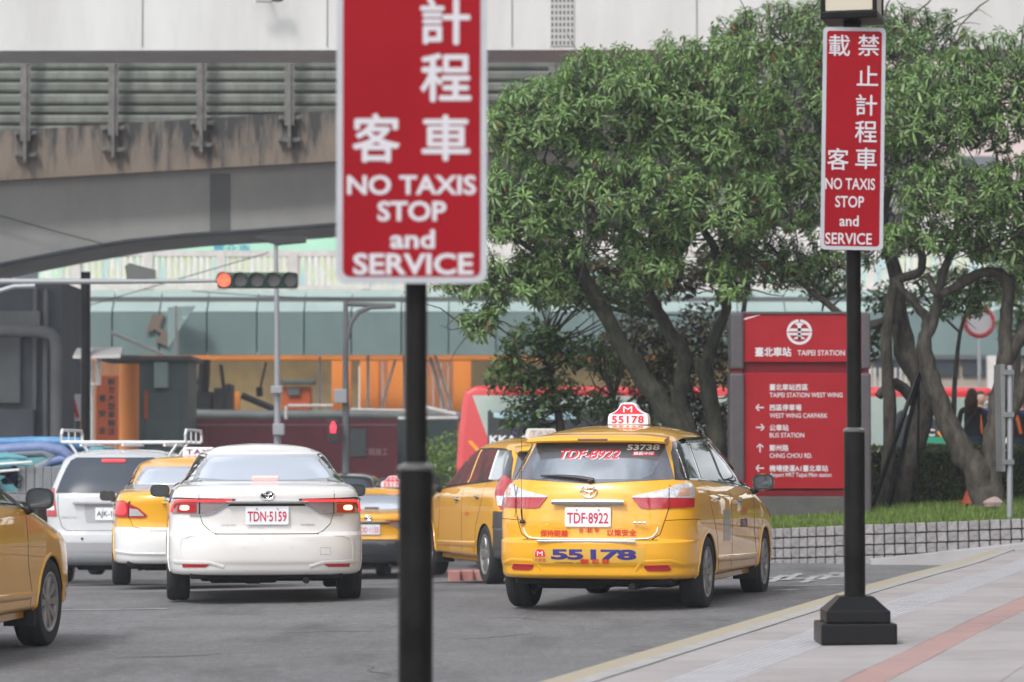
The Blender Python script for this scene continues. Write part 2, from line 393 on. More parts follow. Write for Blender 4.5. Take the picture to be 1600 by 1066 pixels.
def wheel(parent, x, y, r=.315, w=.2, rim=.205, spokes=10, side=1, style='alloy'):
    """tyre lathe > rim"""
    t = MB(); o = side
    prof = [(rim-.005, -.5), (rim+.012, -.5), (r*.80, -.56), (r*.93, -.53), (r*.985, -.42), (r, -.3), (r, -.08), (r-.006, -.07), (r-.006, -.04), (r, -.03), (r, .03), (r-.006, .04), (r-.006, .07), (r, .08), (r, .3), (r*.985, .42), (r*.93, .53), (r*.80, .56), (rim+.012, .5), (rim-.005, .5)]
    n = 40; V = []; Fc = []
    for (rr, h) in prof:
        for j in range(n): a = 2*math.pi*j/n; V.append((h*w*.9, rr*math.cos(a), rr*math.sin(a)))
    for i in range(len(prof)-1):
        for j in range(n): Fc.append((i*n+j, (i+1)*n+j, (i+1)*n+(j+1) % n, i*n+(j+1) % n))
    ty = mesh('wheel', V, Fc, M['tyre'], parent, True, sharp=30, loc=(x, y, r)); tag(ty, 'black tyre on a silver rim')
    g = MB(); ox = o*w*.36
    g.lathe([(rim+.004, o*w*.46), (rim-.006, o*w*.47), (rim-.022, o*w*.42), (rim-.03, o*w*.2), (rim-.03, -o*w*.4), (rim, -o*w*.4)], 40, axis='x', m=0, cap=False)
    g.lathe([(.03, ox+o*.012), (.055, ox), (.06, ox-o*.03), (.01, ox-o*.04)], 16, axis='x', m=0)
    for k in range(spokes):
        a = 2*math.pi*k/spokes
        if style == 'alloy': w1, w2 = .017, .027
        else: w1, w2 = .035, .05
        c, s_ = math.cos(a), math.sin(a); tx = Vector((0, -s_, c)); rd = Vector((0, c, s_))
        def q(rr, ww, xx): return [rd*rr+tx*ww+Vector((xx, 0, 0)), rd*rr-tx*ww+Vector((xx, 0, 0))]
        a0, a1 = q(.04, w1, ox), q(rim-.012, w2, ox+o*.012); b0, b1 = q(.04, w1*1.3, ox-o*.014), q(rim-.012, w2*1.1, ox-o*.004)
        g.add(a0+a1+b0+b1, [(0, 1, 3, 2), (0, 2, 6, 4), (1, 5, 7, 3), (4, 6, 7, 5)])
    # brake disc and dark barrel behind the spokes
    g.lathe([(rim-.035, -o*.005), (.02, -o*.004), (.02, -o*.012), (rim-.035, -o*.012)], 28, axis='x', m=1, cap=True)
    g.build('rim', [M['alloy'], M['arch']], ty, True, 30)
    return ty
def cut_arches(body, spots, r, w_in=.62, half_w=1.0, depth=.32):
    for (x, y, z) in spots:
        g = MB(); s_ = 1 if x > 0 else -1; a = abs(x)
        g.lathe([(r, s_*(a-.20)), (r, s_*(half_w+.1))], 40, c=(0, y, z), axis='x')
        c = g.build('cutter', [M['arch'], M['arch']])
        c.data.polygons.foreach_set('material_index', [1]*len(c.data.polygons))
        bm = bmesh.new(); bm.from_mesh(c.data); bmesh.ops.recalc_face_normals(bm, faces=bm.faces[:]); bm.to_mesh(c.data); bm.free()
        md = body.modifiers.new('b', 'BOOLEAN'); md.object = c; md.operation = 'DIFFERENCE'; md.solver = 'EXACT'; md.material_mode = 'INDEX'
        dg = bpy.context.evaluated_depsgraph_get(); me = bpy.data.meshes.new_from_object(body.evaluated_get(dg))
        body.modifiers.clear(); old = body.data; body.data = me; bpy.data.meshes.remove(old); bpy.data.objects.remove(c)
def make_body(sh, paintm, root, axles, r_arch, track, lower=None, half_w=.86, zbump=None):
    V, Fc = sh.body()
    mi = []
    for f in Fc:
        c = sum((Vector(V[i]) for i in f), Vector())/len(f)
        k = 0
        if lower and lower(c): k = 2
        mi.append(k)
    mats = [M[paintm], M['arch'], M[lower.mat] if lower else M['arch']]
    b = mesh('body', V, Fc, mats, None, True, mi)
    cut_arches(b, [(sx*track/2, y, .30) for y in axles for sx in (1, -1)], r_arch, half_w=half_w)
    b.data.polygons.foreach_set('use_smooth', [True]*len(b.data.polygons)); b.data.set_sharp_from_angle(angle=R(34))
    b.name = 'body'; b.data.name = 'body'; b.parent = root
    return b
def arch_lips(sh, root, axles, r, m, z0=.30, zmin=.275):
    for y in axles:
        for mode in ('right', 'left'):
            L_ = [(y+r*1.03*math.cos(a), z0+r*1.03*math.sin(a)) for a in np.linspace(-.06, math.pi+.06, 24)]
            L_ = [p for p in L_ if p[1] > zmin]
            strip('wheel_arch_lip', sh, mode, L_, .026, m, root, off=.002, raised=.007)
def underbody(root, x, y0, y1, z0, z1):
    g = MB(); g.bbox(-x, x, y0, y1, z0+.04, z1, .03); g.bbox(-x+.1, x-.1, y0+.5, y1-.2, z0, z1-.05, .03)
    g.bbox(-.5, .1, y0+.1, y0+.5, z0, z1-.05, .03); g.tube([(.35, y0-.12, z0+.03), (.35, y0+.6, z0+.03)], .03, 10)
    g.tube([(-.75, y0+.55, .3), (.75, y0+.55, .3)], .035, 8)
    return g.build('underbody', M['arch'], root)
def mirror(sh, root, side, y, z, x, m_shell='yellow_paint', w=.19, h=.15):
    """door mirror: rounded shell, glass facing back, stalk"""
    V = []; Fc = []; n = 16; k = 6
    for i in range(k+1):
        t = i/k; sc = math.sqrt(max(0, 1-t**2.2))*.96+.04
        for j in range(n):
            a = 2*math.pi*j/n; ca, sa = math.cos(a), math.sin(a)
            xx = abs(ca)**.7*(1 if ca > 0 else -1)*w/2*sc; zz = abs(sa)**.75*(1 if sa > 0 else -1)*h/2*sc*(1-.18*(ca*side > 0)*abs(ca))
            V.append((x+xx, y+t*.10, z+zz))
    for i in range(k):
        for j in range(n): Fc.append((i*n+j, (i+1)*n+j, (i+1)*n+(j+1) % n, i*n+(j+1) % n)[::-1])
    Fc.append(tuple(k*n+j for j in range(n))[::-1]); Fc.append(tuple(range(n)))
    o = mesh('side_mirror', V, Fc, M[m_shell], root, True, sharp=50)
    g = MB(); P = rrect(w*.80, h*.74, h*.3, 5)
    g.prism([(p[0], p[1]) for p in P], (x, y+.002, z), (1, 0, 0), (0, 0, 1), .007); g.build('mirror_glass', M['mirror_glass'], o)
    g = MB(); P = rrect(w*.97, h*.94, h*.36, 5)
    g.prism([(p[0], p[1]) for p in P], (x, y+.006, z), (1, 0, 0), (0, 0, 1), .008); g.build('mirror_rim', M['blackplastic'], o)
    g = MB(); g.tube([(x-side*w*.3, y+.04, z-h*.42), (x-side*(w*.5+.03), y+.06, z-h*.62), (x-side*(w*.5+.10), y+.07, z-h*.75)], [.03, .03, .035], 10); g.build('mirror_stalk', M['blackplastic'], o)
    return o
def plate(root, x, y, z, txt, w=.38, h=.16, ink='ink_red', nrm_tilt=0, bolts=True, bg='plate_white', top=None):
    g = MB(); g.prism(rrect(w, h, .014, 3), (x, y, z), (1, 0, 0), (0, 0, 1), .006)
    p = g.build('number_plate', M[bg], root)
    zz = z if not top else z-.012
    lettering('lettering', txt, w*.90, h*.56, (x, y-.007, zz-.008), (1, 0, 0), (0, 0, 1), ink, p, bold=.012, lift=.003)
    if bolts:
        for s_ in (-1, 1):
            g = MB(); g.lathe([(.0085, -.008), (.0085, 0)], 10, c=(x+s_*w*.24, y-.006, z+h*.38), axis='y'); g.build('bolt', M['dullmetal'], p)
    return p
def emblem(root, x, y, z, rx=.062, rz=.043, back=None):
    """three linked ovals"""
    g = MB()
    def oval(cx, cz, a, b, t):
        P = [(cx+a*math.cos(q), y-.004, cz+b*math.sin(q)) for q in np.linspace(0, 2*math.pi, 33)]; g.tube(P, t, 6, cap=False)
    oval(x, z, rx, rz, .0062); oval(x, z+.006, rx*.28, rz*.86, .005); oval(x, z+rz*.38, rx*.66, rz*.36, .005)
    if back: g.prism([(rx*math.cos(q), rz*math.sin(q)) for q in np.linspace(0, 2*math.pi, 25)[:-1]], (x, y+.003, z), (1, 0, 0), (0, 0, 1), .004, m=1)
    return g.build('emblem', [M['chrome'], M[back or 'chrome']], root, True, 50)
def roof_sign(root, y, z, style='city', w=.36, h=.2, x=0):
    if style == 'city':
        P = [(-.5, 0), (.5, 0), (.49, .35), (.46, .50), (.33, .60), (.25, .72), (.20, .90), (.14, 1), (-.14, 1), (-.20, .90), (-.25, .72), (-.33, .60), (-.46, .50), (-.49, .35)]
        g = MB(); g.prism([(p[0]*w, p[1]*h) for p in P], (x, y+.05, z), (1, 0, 0), (0, 0, 1), -.0+ .10)
        o = g.build('roof_sign', M['sign_pale'], root); bmm = o.modifiers.new('v', 'BEVEL'); bmm.width = .012; bmm.segments = 3
        yy = y-.052
        Q = [(-.40, .50), (.40, .50), (.30, .58), (.22, .70), (.165, .86), (.12, .92), (-.12, .92), (-.165, .86), (-.22, .70), (-.30, .58)]
        g = MB(); g.prism([(p[0]*w, p[1]*h) for p in Q], (x, yy, z), (1, 0, 0), (0, 0, 1), .003); g.build('sign_panel', M['ink_red2'], o)
        lettering('lettering', 'M', w*.22, h*.26, (x, yy-.003, z+h*.70), (1, 0, 0), (0, 0, 1), 'ink_white', o)
        lettering('lettering', '55178', w*.78, h*.33, (x, yy, z+h*.25), (1, 0, 0), (0, 0, 1), 'ink_red', o, bold=.03, spacing=1.12)
    else:
        g = MB(); P = [(-.5, 0), (.5, 0), (.45, .8), (.40, 1), (-.40, 1), (-.45, .8)]
        g.prism([(p[0]*w, p[1]*h) for p in P], (x, y+.06, z), (1, 0, 0), (0, 0, 1), .12)
        o = g.build('roof_sign', M['sign_grey'] if style == 'grey' else M['sign_pale'], root); bmm = o.modifiers.new('v', 'BEVEL'); bmm.width = .015; bmm.segments = 3
        lettering('lettering', 'TAXI', w*.74, h*.5, (x, y-.061, z+h*.5), (1, 0, 0), (0, 0, 1), 'ink_grey' if style == 'grey' else 'ink_blue', o, bold=.02, spacing=1.3)
    g = MB(); g.bbox(x-w*.52, x+w*.52, y-.05, y+.05, z-.02, z+.008, .006); g.build('sign_base', M['blackplastic'], o)
    return o
M['sign_pale'] = mat('sign_pale', (.80, .74, .82), .4, coat=.4)
M['sign_grey'] = mat('sign_grey', (.55, .55, .56), .45, coat=.3)
M['ink_red2'] = mat('ink_red2', (.70, .02, .05), .4)
M['decal_pale'] = mat('decal_pale', (.60, .38, .12), .4, coat=.5)
M['decal_grey'] = mat('decal_grey', (.30, .27, .22), .4, coat=.5)
M['wrap_grey'] = mat('wrap_grey', (.06, .06, .062), .5, coat=.3, bump=.3, bscale=9)

WAGON = [(.262, .32, 4.36, .74, .40, .55, 3.0), (.272, .14, 4.46, .79, .45, .55, 2.9), (.285, .07, 4.53, .82, .5, .58, 2.8), (.315, .035, 4.56, .838, .52, .6, 2.75),
 (.37, .03, 4.57, .842, .52, .62, 2.75), (.41, .012, 4.575, .8475, .52, .62, 2.75), (.50, .0, 4.58, .8475, .52, .62, 2.75), (.575, .0, 4.57, .8475, .52, .64, 2.75), (.592, .012, 4.57, .8475, .52, .64, 2.75), (.600, .05, 4.565, .8475, .50, .64, 2.75),
 (.62, .062, 4.56, .8475, .48, .64, 2.75), (.74, .065, 4.50, .8475, .46, .66, 2.75), (.80, .07, 4.38, .846, .46, .7, 2.7), (.86, .08, 4.18, .843, .46, .75, 2.65), (.92, .085, 3.95, .838, .46, .8, 2.6),
 (.98, .095, 3.72, .825, .45, .85, 2.55), (1.03, .11, 3.56, .805, .44, .85, 2.5), (1.07, .13, 3.46, .775, .42, .85, 2.5), (1.10, .15, 3.40, .752, .41, .85, 2.5), (1.2, .215, 3.19, .712, .40, .85, 2.55), (1.3, .285, 2.96, .672, .40, .8, 2.6),
 (1.38, .34, 2.76, .638, .40, .8, 2.6), (1.43, .37, 2.63, .610, .42, .8, 2.55), (1.465, .40, 2.54, .580, .5, .8, 2.5), (1.49, .45, 2.48, .545, .6, .8, 2.4), (1.515, .60, 2.40, .49, .6, .8, 2.3), (1.54, .82, 2.28, .41, .6, .8, 2.2), (1.56, 1.08, 2.12, .30, .5, .6, 2.1), (1.572, 1.38, 1.86, .12, .2, .2, 2.0)]
WAGON_SIDE = dict(axles=(.87, 3.62))
class low:
    def __init__(s, f, m): s.f = f; s.mat = m
    def __call__(s, c): return s.f(c)

def wagon(loc, rz, label, group, paintm='yellow_paint', style='main', sides=('right', 'left')):
    root = empty('taxi_wagon', loc, rz, label, 'taxi', group)
    sh = Shell(WAGON); ax = (.87, 3.62)
    lower = None
    if style == 'dented': lower = low(lambda c: c.z < .78 and c.y < .58, 'wrap_grey')
    make_body(sh, paintm, root, ax, .345, 1.50, lower)
    if style != 'dented': arch_lips(sh, root, ax, .345, paintm)
    else: arch_lips(sh, root, (3.62,), .345, paintm)
    for y in ax:
        for s_ in (1, -1): wheel(root, s_*.735, y, .315, .2, .212, 10 if style != 'dented' else 6, s_, 'alloy' if style != 'dented' else 'wide')
    underbody(root, .66, .22, 4.2, .185, .36)
    # rear window, hatch glass wraps to the pillars
    gl = patch('rear_window', sh, 'rear', [(-.655, 1.105), (-.3, 1.085), (0, 1.068), (.3, 1.085), (.655, 1.105), (.60, 1.25), (.535, 1.405), (-.535, 1.405), (-.60, 1.25)], 'glass_band', root, .003)
    g2 = patch('window_pane', sh, 'rear', [(-.50, 1.115), (-.46, 1.10), (.40, 1.10), (.49, 1.14), (.52, 1.24), (.50, 1.345), (.43, 1.368), (-.43, 1.368), (-.50, 1.345), (-.53, 1.24)], 'glass_film', gl, .006)
    # spoiler
    V = []; Fc = []; n = 25
    for i in range(n):
        x = -.575+1.15*i/(n-1); e = (abs(x)/.575)**4; y0 = .23+.10*(abs(x)/.575)**2.5; dz = -.012*e
        V += [(x*1.0, y0, 1.415+dz), (x, y0-.012, 1.43+dz), (x, y0+.004, 1.452+dz*1.2), (x, y0+.09, 1.475+dz*2), (x*.98, y0+.26, 1.492+dz*2.4), (x*.98, y0+.27, 1.44+dz*2), (x, y0+.12, 1.41+dz)]
    for i in range(n-1):
        for k in range(7): Fc.append((i*7+k, i*7+(k+1) % 7, (i+1)*7+(k+1) % 7, (i+1)*7+k))
    Fc += [tuple(range(7))[::-1], tuple((n-1)*7+k for k in range(7))]
    Fc = [f[::-1] for f in Fc]
    sp = mesh('spoiler', V, Fc, M[paintm], root, True, sharp=45)
    g = MB(); g.bbox(-.125, .125, .218, .24, 1.426, 1.446, .004); g.build('brake_light', M['lamp_dark'], sp)
    # wiper
    g = MB(); P = [sh.pt('rear', x, z, .025) for x, z in ((.03, 1.085), (-.1, 1.105), (-.25, 1.117), (-.42, 1.12))]
    g.tube(P, [.016, .018, .014, .006], 8); g.tube([sh.pt('rear', .0, 1.083, -.01), sh.pt('rear', .0, 1.085, .035)], .022, 10); g.build('wiper', M['blackplastic'], root)
    # lamps: upper clear, lower red
    for s_ in (1, -1):
        A = lambda P: [(s_*p[0], p[1]) for p in P]
        if style == 'dented':
            t = patch('tail_light', sh, 'wrap', A([(.60, .80), (.86, .80), (.98, .95), (.96, 1.12), (.80, 1.16), (.66, 1.08)]), 'lamp_red', root, .012, cell=.04)
            patch('reverse_lamp', sh, 'wrap', A([(.66, .84), (.90, .84), (.93, .94), (.64, .94)]), 'lamp_clear', t, .015, cell=.04)
            continue
        t = patch('tail_light', sh, 'wrap', A([(.355, .950), (.42, .868), (.47, .860), (.92, .872), (.935, .945), (.355, .952)]), 'lamp_red', root, .010, cell=.04)
        patch('reverse_lamp', sh, 'wrap', A([(.35, .953), (.355, .966), (.62, 1.02), (.72, 1.058), (.90, 1.068), (.945, 1.04), (.938, .948)]), 'lamp_clear', t, .011, cell=.03)
        strip('lamp_gap', sh, 'wrap', A([(.655, .862), (.65, 1.03)]), .008, 'seam', t, .013)
        patch('indicator_lamp', sh, 'wrap', A([(.73, .965), (.86, .965), (.86, 1.03), (.75, 1.03)]), 'lamp_clear2', t, .013, cell=.03)
        # reflector in its recess
        rf = patch('rear_reflector', sh, 'rear', A([(.475, .352), (.50, .345), (.645, .347), (.662, .36), (.64, .398), (.46, .396), (.46, .380)]), 'lamp_red', root, .008, cell=.04)
        strip('bumper_crease', sh, 'rear', A([(.39, .345), (.43, .41), (.47, .425), (.66, .43), (.76, .395)]), .03, paintm, root, .0005, raised=.002)
        # gaps between hatch, bumper and wing
        strip('panel_gap', sh, 'wrap', A([(.655, 1.06), (.69, 1.0), (.655, .86), (.61, .72), (.585, .65), (.52, .608)]), .007, 'seam', root, .0015)
        strip('panel_gap', sh, 'wrap', A([(.625, .765), (.75, .77), (.95, .772), (1.12, .765)]), .005, 'seam', root, .0015)
    strip('panel_gap', sh, 'rear', [(-.56, .604), (.56, .604)], .007, 'seam', root, .0015)
    if style != 'dented':
        strip('trim_line', sh, 'rear', [(-.555, .70), (-.545, .665), (-.52, .63), (-.47, .612), (-.3, .606), (.3, .606), (.47, .614), (.52, .632), (.55, .67), (.56, .71)], .010, 'ink_white', root, .004, raised=.004)
        g = MB(); g.bbox(-.415, .405, .000, .016, .582, .600, .003); g.build('bumper_trim', M['chrome'], root)
    # chrome bar, emblem, plate
    if style != 'dented':
        g = MB(); V = []; n = 21
        for i in range(n):
            x = -.30+.60*i/(n-1); k = 1-.30*(abs(x)/.30)**3
            V += [(x, .04, .915-.026*k), (x, .03, .915-.004), (x, .036, .915+.024*k), (x, .075, .915+.03*k), (x, .075, .915-.03*k)]
        Fc = [(i*5+k, (i+1)*5+k, (i+1)*5+(k+1) % 5, i*5+(k+1) % 5) for i in range(n-1) for k in range(5)]+[tuple(range(5)), tuple((n-1)*5+k for k in range(5))[::-1]]
        mesh('tailgate_handle', V, Fc, M['chrome'], root, True, sharp=50)
        patch('plate_recess', sh, 'rear', [(-.30, .70), (.30, .70), (.27, .88), (-.27, .88)], paintm, root, .002)
        emblem(root, 0, .088, 1.005, .066, .047)
        plate(root, 0, .052, .792, 'TDF·8922')
        print_on('lettering', sh, 'rear', '保持距離', -.285, .655, .235, .056, 'ink_redtext', root, bold=.008)
        print_on('lettering', sh, 'rear', '以策安全', .275, .663, .235, .056, 'ink_redtext', root, bold=.008)
        print_on('lettering', sh, 'rear', '台 北 市', .01, .684, .16, .042, 'ink_redtext', root, bold=.008, off=.012)
        g = MB()
        for k in range(3): g.bbox(.37+k*.038, .402+k*.038, .055, .066, .738, .755, .004)
        g.build('model_badge', M['chrome'], root)
        # window stickers
        print_on('lettering', sh, 'rear', 'TDF-8922', -.035, 1.305, .50, .082, 'ink_white', root, off=.008, bold=.045, shear=.25)
        print_on('lettering', sh, 'rear', 'TDF-8922', -.040, 1.309, .50, .080, 'ink_red2', root, off=.010, bold=.018, shear=.25)
        print_on('lettering', sh, 'rear', '53738', .385, 1.365, .245, .048, 'ink_white', root, off=.013, bold=.03)
        patch('window_sticker', sh, 'rear', [(.31, 1.298), (.485, 1.298), (.485, 1.333), (.31, 1.333)], 'ink_red', root, .008)
        print_on('lettering', sh, 'rear', '模範中隊', .3975, 1.316, .155, .028, 'ink_white', root, off=.010, bold=.01)
        # bumper sticker
        patch('bumper_sticker', sh, 'rear', [(-.46, .405), (.47, .42), (.47, .545), (-.46, .53)], 'decal_yellow', root, .0035)
        print_on('lettering', sh, 'rear', '55178', .055, .482, .70, .088, 'ink_blue', root, off=.006, bold=.045, spacing=.93)
        print_on('lettering', sh, 'rear', '壹 起 發', .07, .428, .235, .038, 'ink_redtext', root, off=.008, bold=.01)
        print_on('lettering', sh, 'rear', '(不限里程服務專線．公益計畫)', -.14, .415, .26, .014, 'ink_black', root, off=.006)
        lg = patch('company_logo', sh, 'rear', [(-.435, .462), (-.345, .462), (-.35, .50), (-.365, .522), (-.415, .522), (-.43, .50)], 'ink_red2', root, .007)
        print_on('lettering', sh, 'rear', 'M', -.39, .488, .048, .036, 'ink_white', lg, off=.0095)
        print_on('lettering', sh, 'rear', '大都會', -.39, .435, .10, .03, 'ink_red', root, off=.008)
        roof_sign(root, 1.62, 1.572, 'city')
        # whip aerial on a magnet foot
        g = MB(); c = sh.pt('rear', -.56, .735, .012); g.lathe([(.022, 0), (.026, .014), (.016, .03)], 14, c=tuple(c), axis='z')
        top = sh.pt('rear', -.56, 1.0, .05); g.tube([c, (c.x, c.y-.03, c.z+.12)], .007, 8); g.tube([(c.x, c.y-.03, c.z+.12), (c.x-.0, c.y-.03, 1.52)], .0022, 6)
        cab = [(c.x, c.y-.015, c.z+.02), (c.x-.06, c.y-.015, c.z+.06), (c.x-.04, c.y-.02, c.z+.17), (c.x-.07, c.y+.0, c.z+.33)]; g.tube(cab, .003, 6)
        g.build('aerial', M['blackplastic'], root)
    else:
        roof_sign(root, 1.55, 1.560, 'grey', .36, .105)
        print_on('lettering', sh, 'left', '計程車', 1.62, .735, .17, .045, 'ink_redtext', root)
    for mode in sides:
        s_ = 1 if mode == 'right' else -1
        # window band with panes
        band = patch('window_frame', sh, mode, [(.34, 1.10), (1.0, 1.088), (1.9, 1.045), (2.9, 1.0), (3.40, .975), (3.28, 1.03), (2.95, 1.20), (2.62, 1.35), (2.4, 1.415), (2.0, 1.445), (1.5, 1.452), (.95, 1.445), (.62, 1.42), (.50, 1.33)], 'gloss_black', root, .003)
        opened = style == 'dented'
        panes = [('quarter_window', [(.50, 1.115), (.98, 1.107), (1.06, 1.40), (.98, 1.425), (.72, 1.412), (.60, 1.36)], 'glass_pale2' if opened else 'glass_side'),
                 ('door_window', [(1.05, 1.103), (1.83, 1.067), (1.83, 1.425), (1.20, 1.432), (1.12, 1.40)], 'interior' if opened else 'glass_dark'),
                 ('door_window', [(1.93, 1.062), (2.92, 1.022), (2.90, 1.06), (2.70, 1.24), (2.46, 1.365), (2.3, 1.405), (1.93, 1.425)], 'interior' if opened else 'glass_dark'),
                 ('corner_window', [(2.98, 1.02), (3.22, 1.01), (3.0, 1.13)], 'glass_side')]
        for nm, P, mm in panes: patch(nm, sh, mode, P, mm, band, .006, cell=.08)
        if style == 'main':
            strip('rain_visor', sh, mode, [(.92, 1.425), (1.86, 1.442)], .05, 'gloss_black', band, .02, raised=.012)
            strip('rain_visor', sh, mode, [(1.92, 1.438), (2.35, 1.412), (2.62, 1.31), (2.85, 1.17)], .04, 'gloss_black', band, .018, raised=.010)
        pil = strip('door_pillar', sh, mode, [(1.88, 1.07), (1.88, 1.43)], .05, paintm if opened else 'gloss_black', band, .007)
        if opened: strip('door_pillar', sh, mode, [(1.02, 1.11), (1.10, 1.42)], .05, 'ink_white', band, .008)
        strip('belt_trim', sh, mode, [(.9, 1.092), (1.9, 1.052), (2.9, 1.004), (3.25, .985)], .014, 'chrome' if style != 'dented' else 'blackplastic', root, .004, raised=.004)
        # doors
        strip('panel_gap', sh, mode, [(1.885, 1.04), (1.885, .34), (1.87, .255)], .008, 'seam', root, .0015)
        strip('panel_gap', sh, mode, [(2.98, .99), (3.02, .60), (3.12, .40), (3.10, .27)], .008, 'seam', root, .0015)
        strip('panel_gap', sh, mode, [(.98, 1.09), (1.03, .85), (1.23, .62), (1.30, .40), (1.36, .27)], .008, 'seam', root, .0015)
        strip('panel_gap', sh, mode, [(1.30, .272), (3.12, .262)], .008, 'seam', root, .0015)
        strip('side_crease', sh, mode, [(1.25, .42), (2.2, .40), (3.1, .385)], .06, paintm, root, .001, raised=.006)
        strip('side_skirt', sh, mode, [(1.24, .245), (3.22, .245)], .06, paintm, root, .002, raised=.016)
        for hy, hz in ((1.20, .925), (2.12, .890)):
            hd = patch('door_handle', sh, mode, [(hy-.065, hz-.022), (hy+.065, hz-.02), (hy+.065, hz+.02), (hy-.065, hz+.022)], 'chrome' if style == 'main' else 'gloss_black', root, .004, rnd=1, cell=.03)
            c1, c2, c3 = (sh.pt(mode, hy+q, hz, o_) for q, o_ in ((-.09, .008), (0, .036), (.09, .008)))
            g = MB(); g.tube([c1, c2, c3], [.010, .013, .010], 8); g.build('handle_grip', M['chrome' if style != 'left' else paintm], hd, True)
        mirror(sh, root, s_, 2.98, 1.062, s_*.93, 'gloss_black' if style == 'left' else ('blackplastic' if style == 'dented' else paintm), .20, .155)
        for y in (3.62,):
            g = MB(); g.box(min(s_*.60, s_*.82), max(s_*.60, s_*.82), y-.36, y-.345, .16, .42); g.build('mud_flap', M['blackplastic'], root)
        if style == 'main' and s_ > 0:
            patch('door_sticker', sh, mode, [(1.50, .56), (1.80, .56), (1.80, .83), (1.50, .83)], 'decal_grey', root, .003)
            print_on('lettering', sh, mode, '55178', 2.45, .70, .34, .075, 'ink_blue', root, off=.004, bold=.03)
            print_on('lettering', sh, mode, '大都會', 2.45, .80, .30, .06, 'ink_red', root, off=.004)
            patch('door_sticker', sh, mode, [(2.28, .86), (2.40, .86), (2.40, .93), (2.28, .93)], 'decal_grey', root, .003)
    # front lamps and windscreen
    patch('windscreen', sh, 'front', [(-.62, 1.05), (.62, 1.05), (.52, 1.40), (-.52, 1.40)], 'glass_dark', root, .004)
    for s_ in (1, -1):
        patch('headlight', sh, 'front', [(s_*p[0], p[1]) for p in [(.40, .62), (.72, .66), (.78, .80), (.5, .74)]], 'lamp_clear', root, .006)
    patch('grille', sh, 'front', [(-.35, .36), (.35, .36), (.38, .70), (-.38, .70)], 'blackplastic', root, .004)
    return root, sh
M['lamp_dark'] = mat('lamp_dark', (.12, .02, .02), .2, coat=1)
M['lamp_clear2'] = mat('lamp_clear2', (.62, .50, .46), .12, metal=.4, coat=1, noise=(.75, .33, .18), nscale=60)
M['decal_yellow'] = mat('decal_yellow', (.66, .38, .05), .4, coat=.6)
M['glass_side'] = mat('glass_side', (.05, .06, .065), .04, ior=1.6)
M['glass_pale2'] = mat('glass_pale2', (.40, .44, .44), .08, metal=.4, ior=1.9, coat=1)
M['interior'] = mat('interior', (.02, .018, .018), .8, noise=(.16, .03, .03), nscale=3.2)

SEDAN = [(.245, .34, 4.40, .77, .4, .5, 3.0), (.252, .16, 4.50, .82, .45, .52, 2.9), (.262, .09, 4.55, .855, .5, .55, 2.8), (.295, .05, 4.58, .876, .5, .58, 2.7), (.345, .03, 4.60, .885, .5, .6, 2.65), (.39, .01, 4.62, .89, .5, .62, 2.6),
 (.50, .0, 4.63, .89, .5, .64, 2.6), (.60, .005, 4.62, .888, .5, .66, 2.6), (.620, .03, 4.60, .886, .48, .66, 2.6), (.64, .055, 4.59, .885, .46, .66, 2.6), (.70, .06, 4.52, .884, .46, .7, 2.55), (.78, .055, 4.36, .882, .46, .75, 2.5), (.86, .045, 4.10, .876, .46, .8, 2.5), (.92, .035, 3.86, .866, .46, .85, 2.5), (.96, .03, 3.66, .855, .46, .85, 2.45),
 (1.00, .04, 3.48, .838, .46, .85, 2.4), (1.03, .09, 3.38, .815, .48, .85, 2.35), (1.05, .22, 3.32, .785, .5, .85, 2.3), (1.062, .40, 3.28, .758, .5, .85, 2.3), (1.08, .56, 3.22, .730, .5, .85, 2.35), (1.12, .68, 3.12, .700, .52, .85, 2.4), (1.18, .84, 2.96, .668, .55, .8, 2.4), (1.24, 1.02, 2.80, .636, .55, .8, 2.4),
 (1.30, 1.24, 2.62, .598, .6, .75, 2.35), (1.34, 1.44, 2.48, .566, .6, .7, 2.3), (1.37, 1.55, 2.40, .50, .6, .6, 2.25), (1.395, 1.62, 2.32, .42, .5, .6, 2.2), (1.415, 1.72, 2.22, .30, .3, .3, 2.1), (1.43, 1.86, 2.08, .12, .1, .1, 2)]
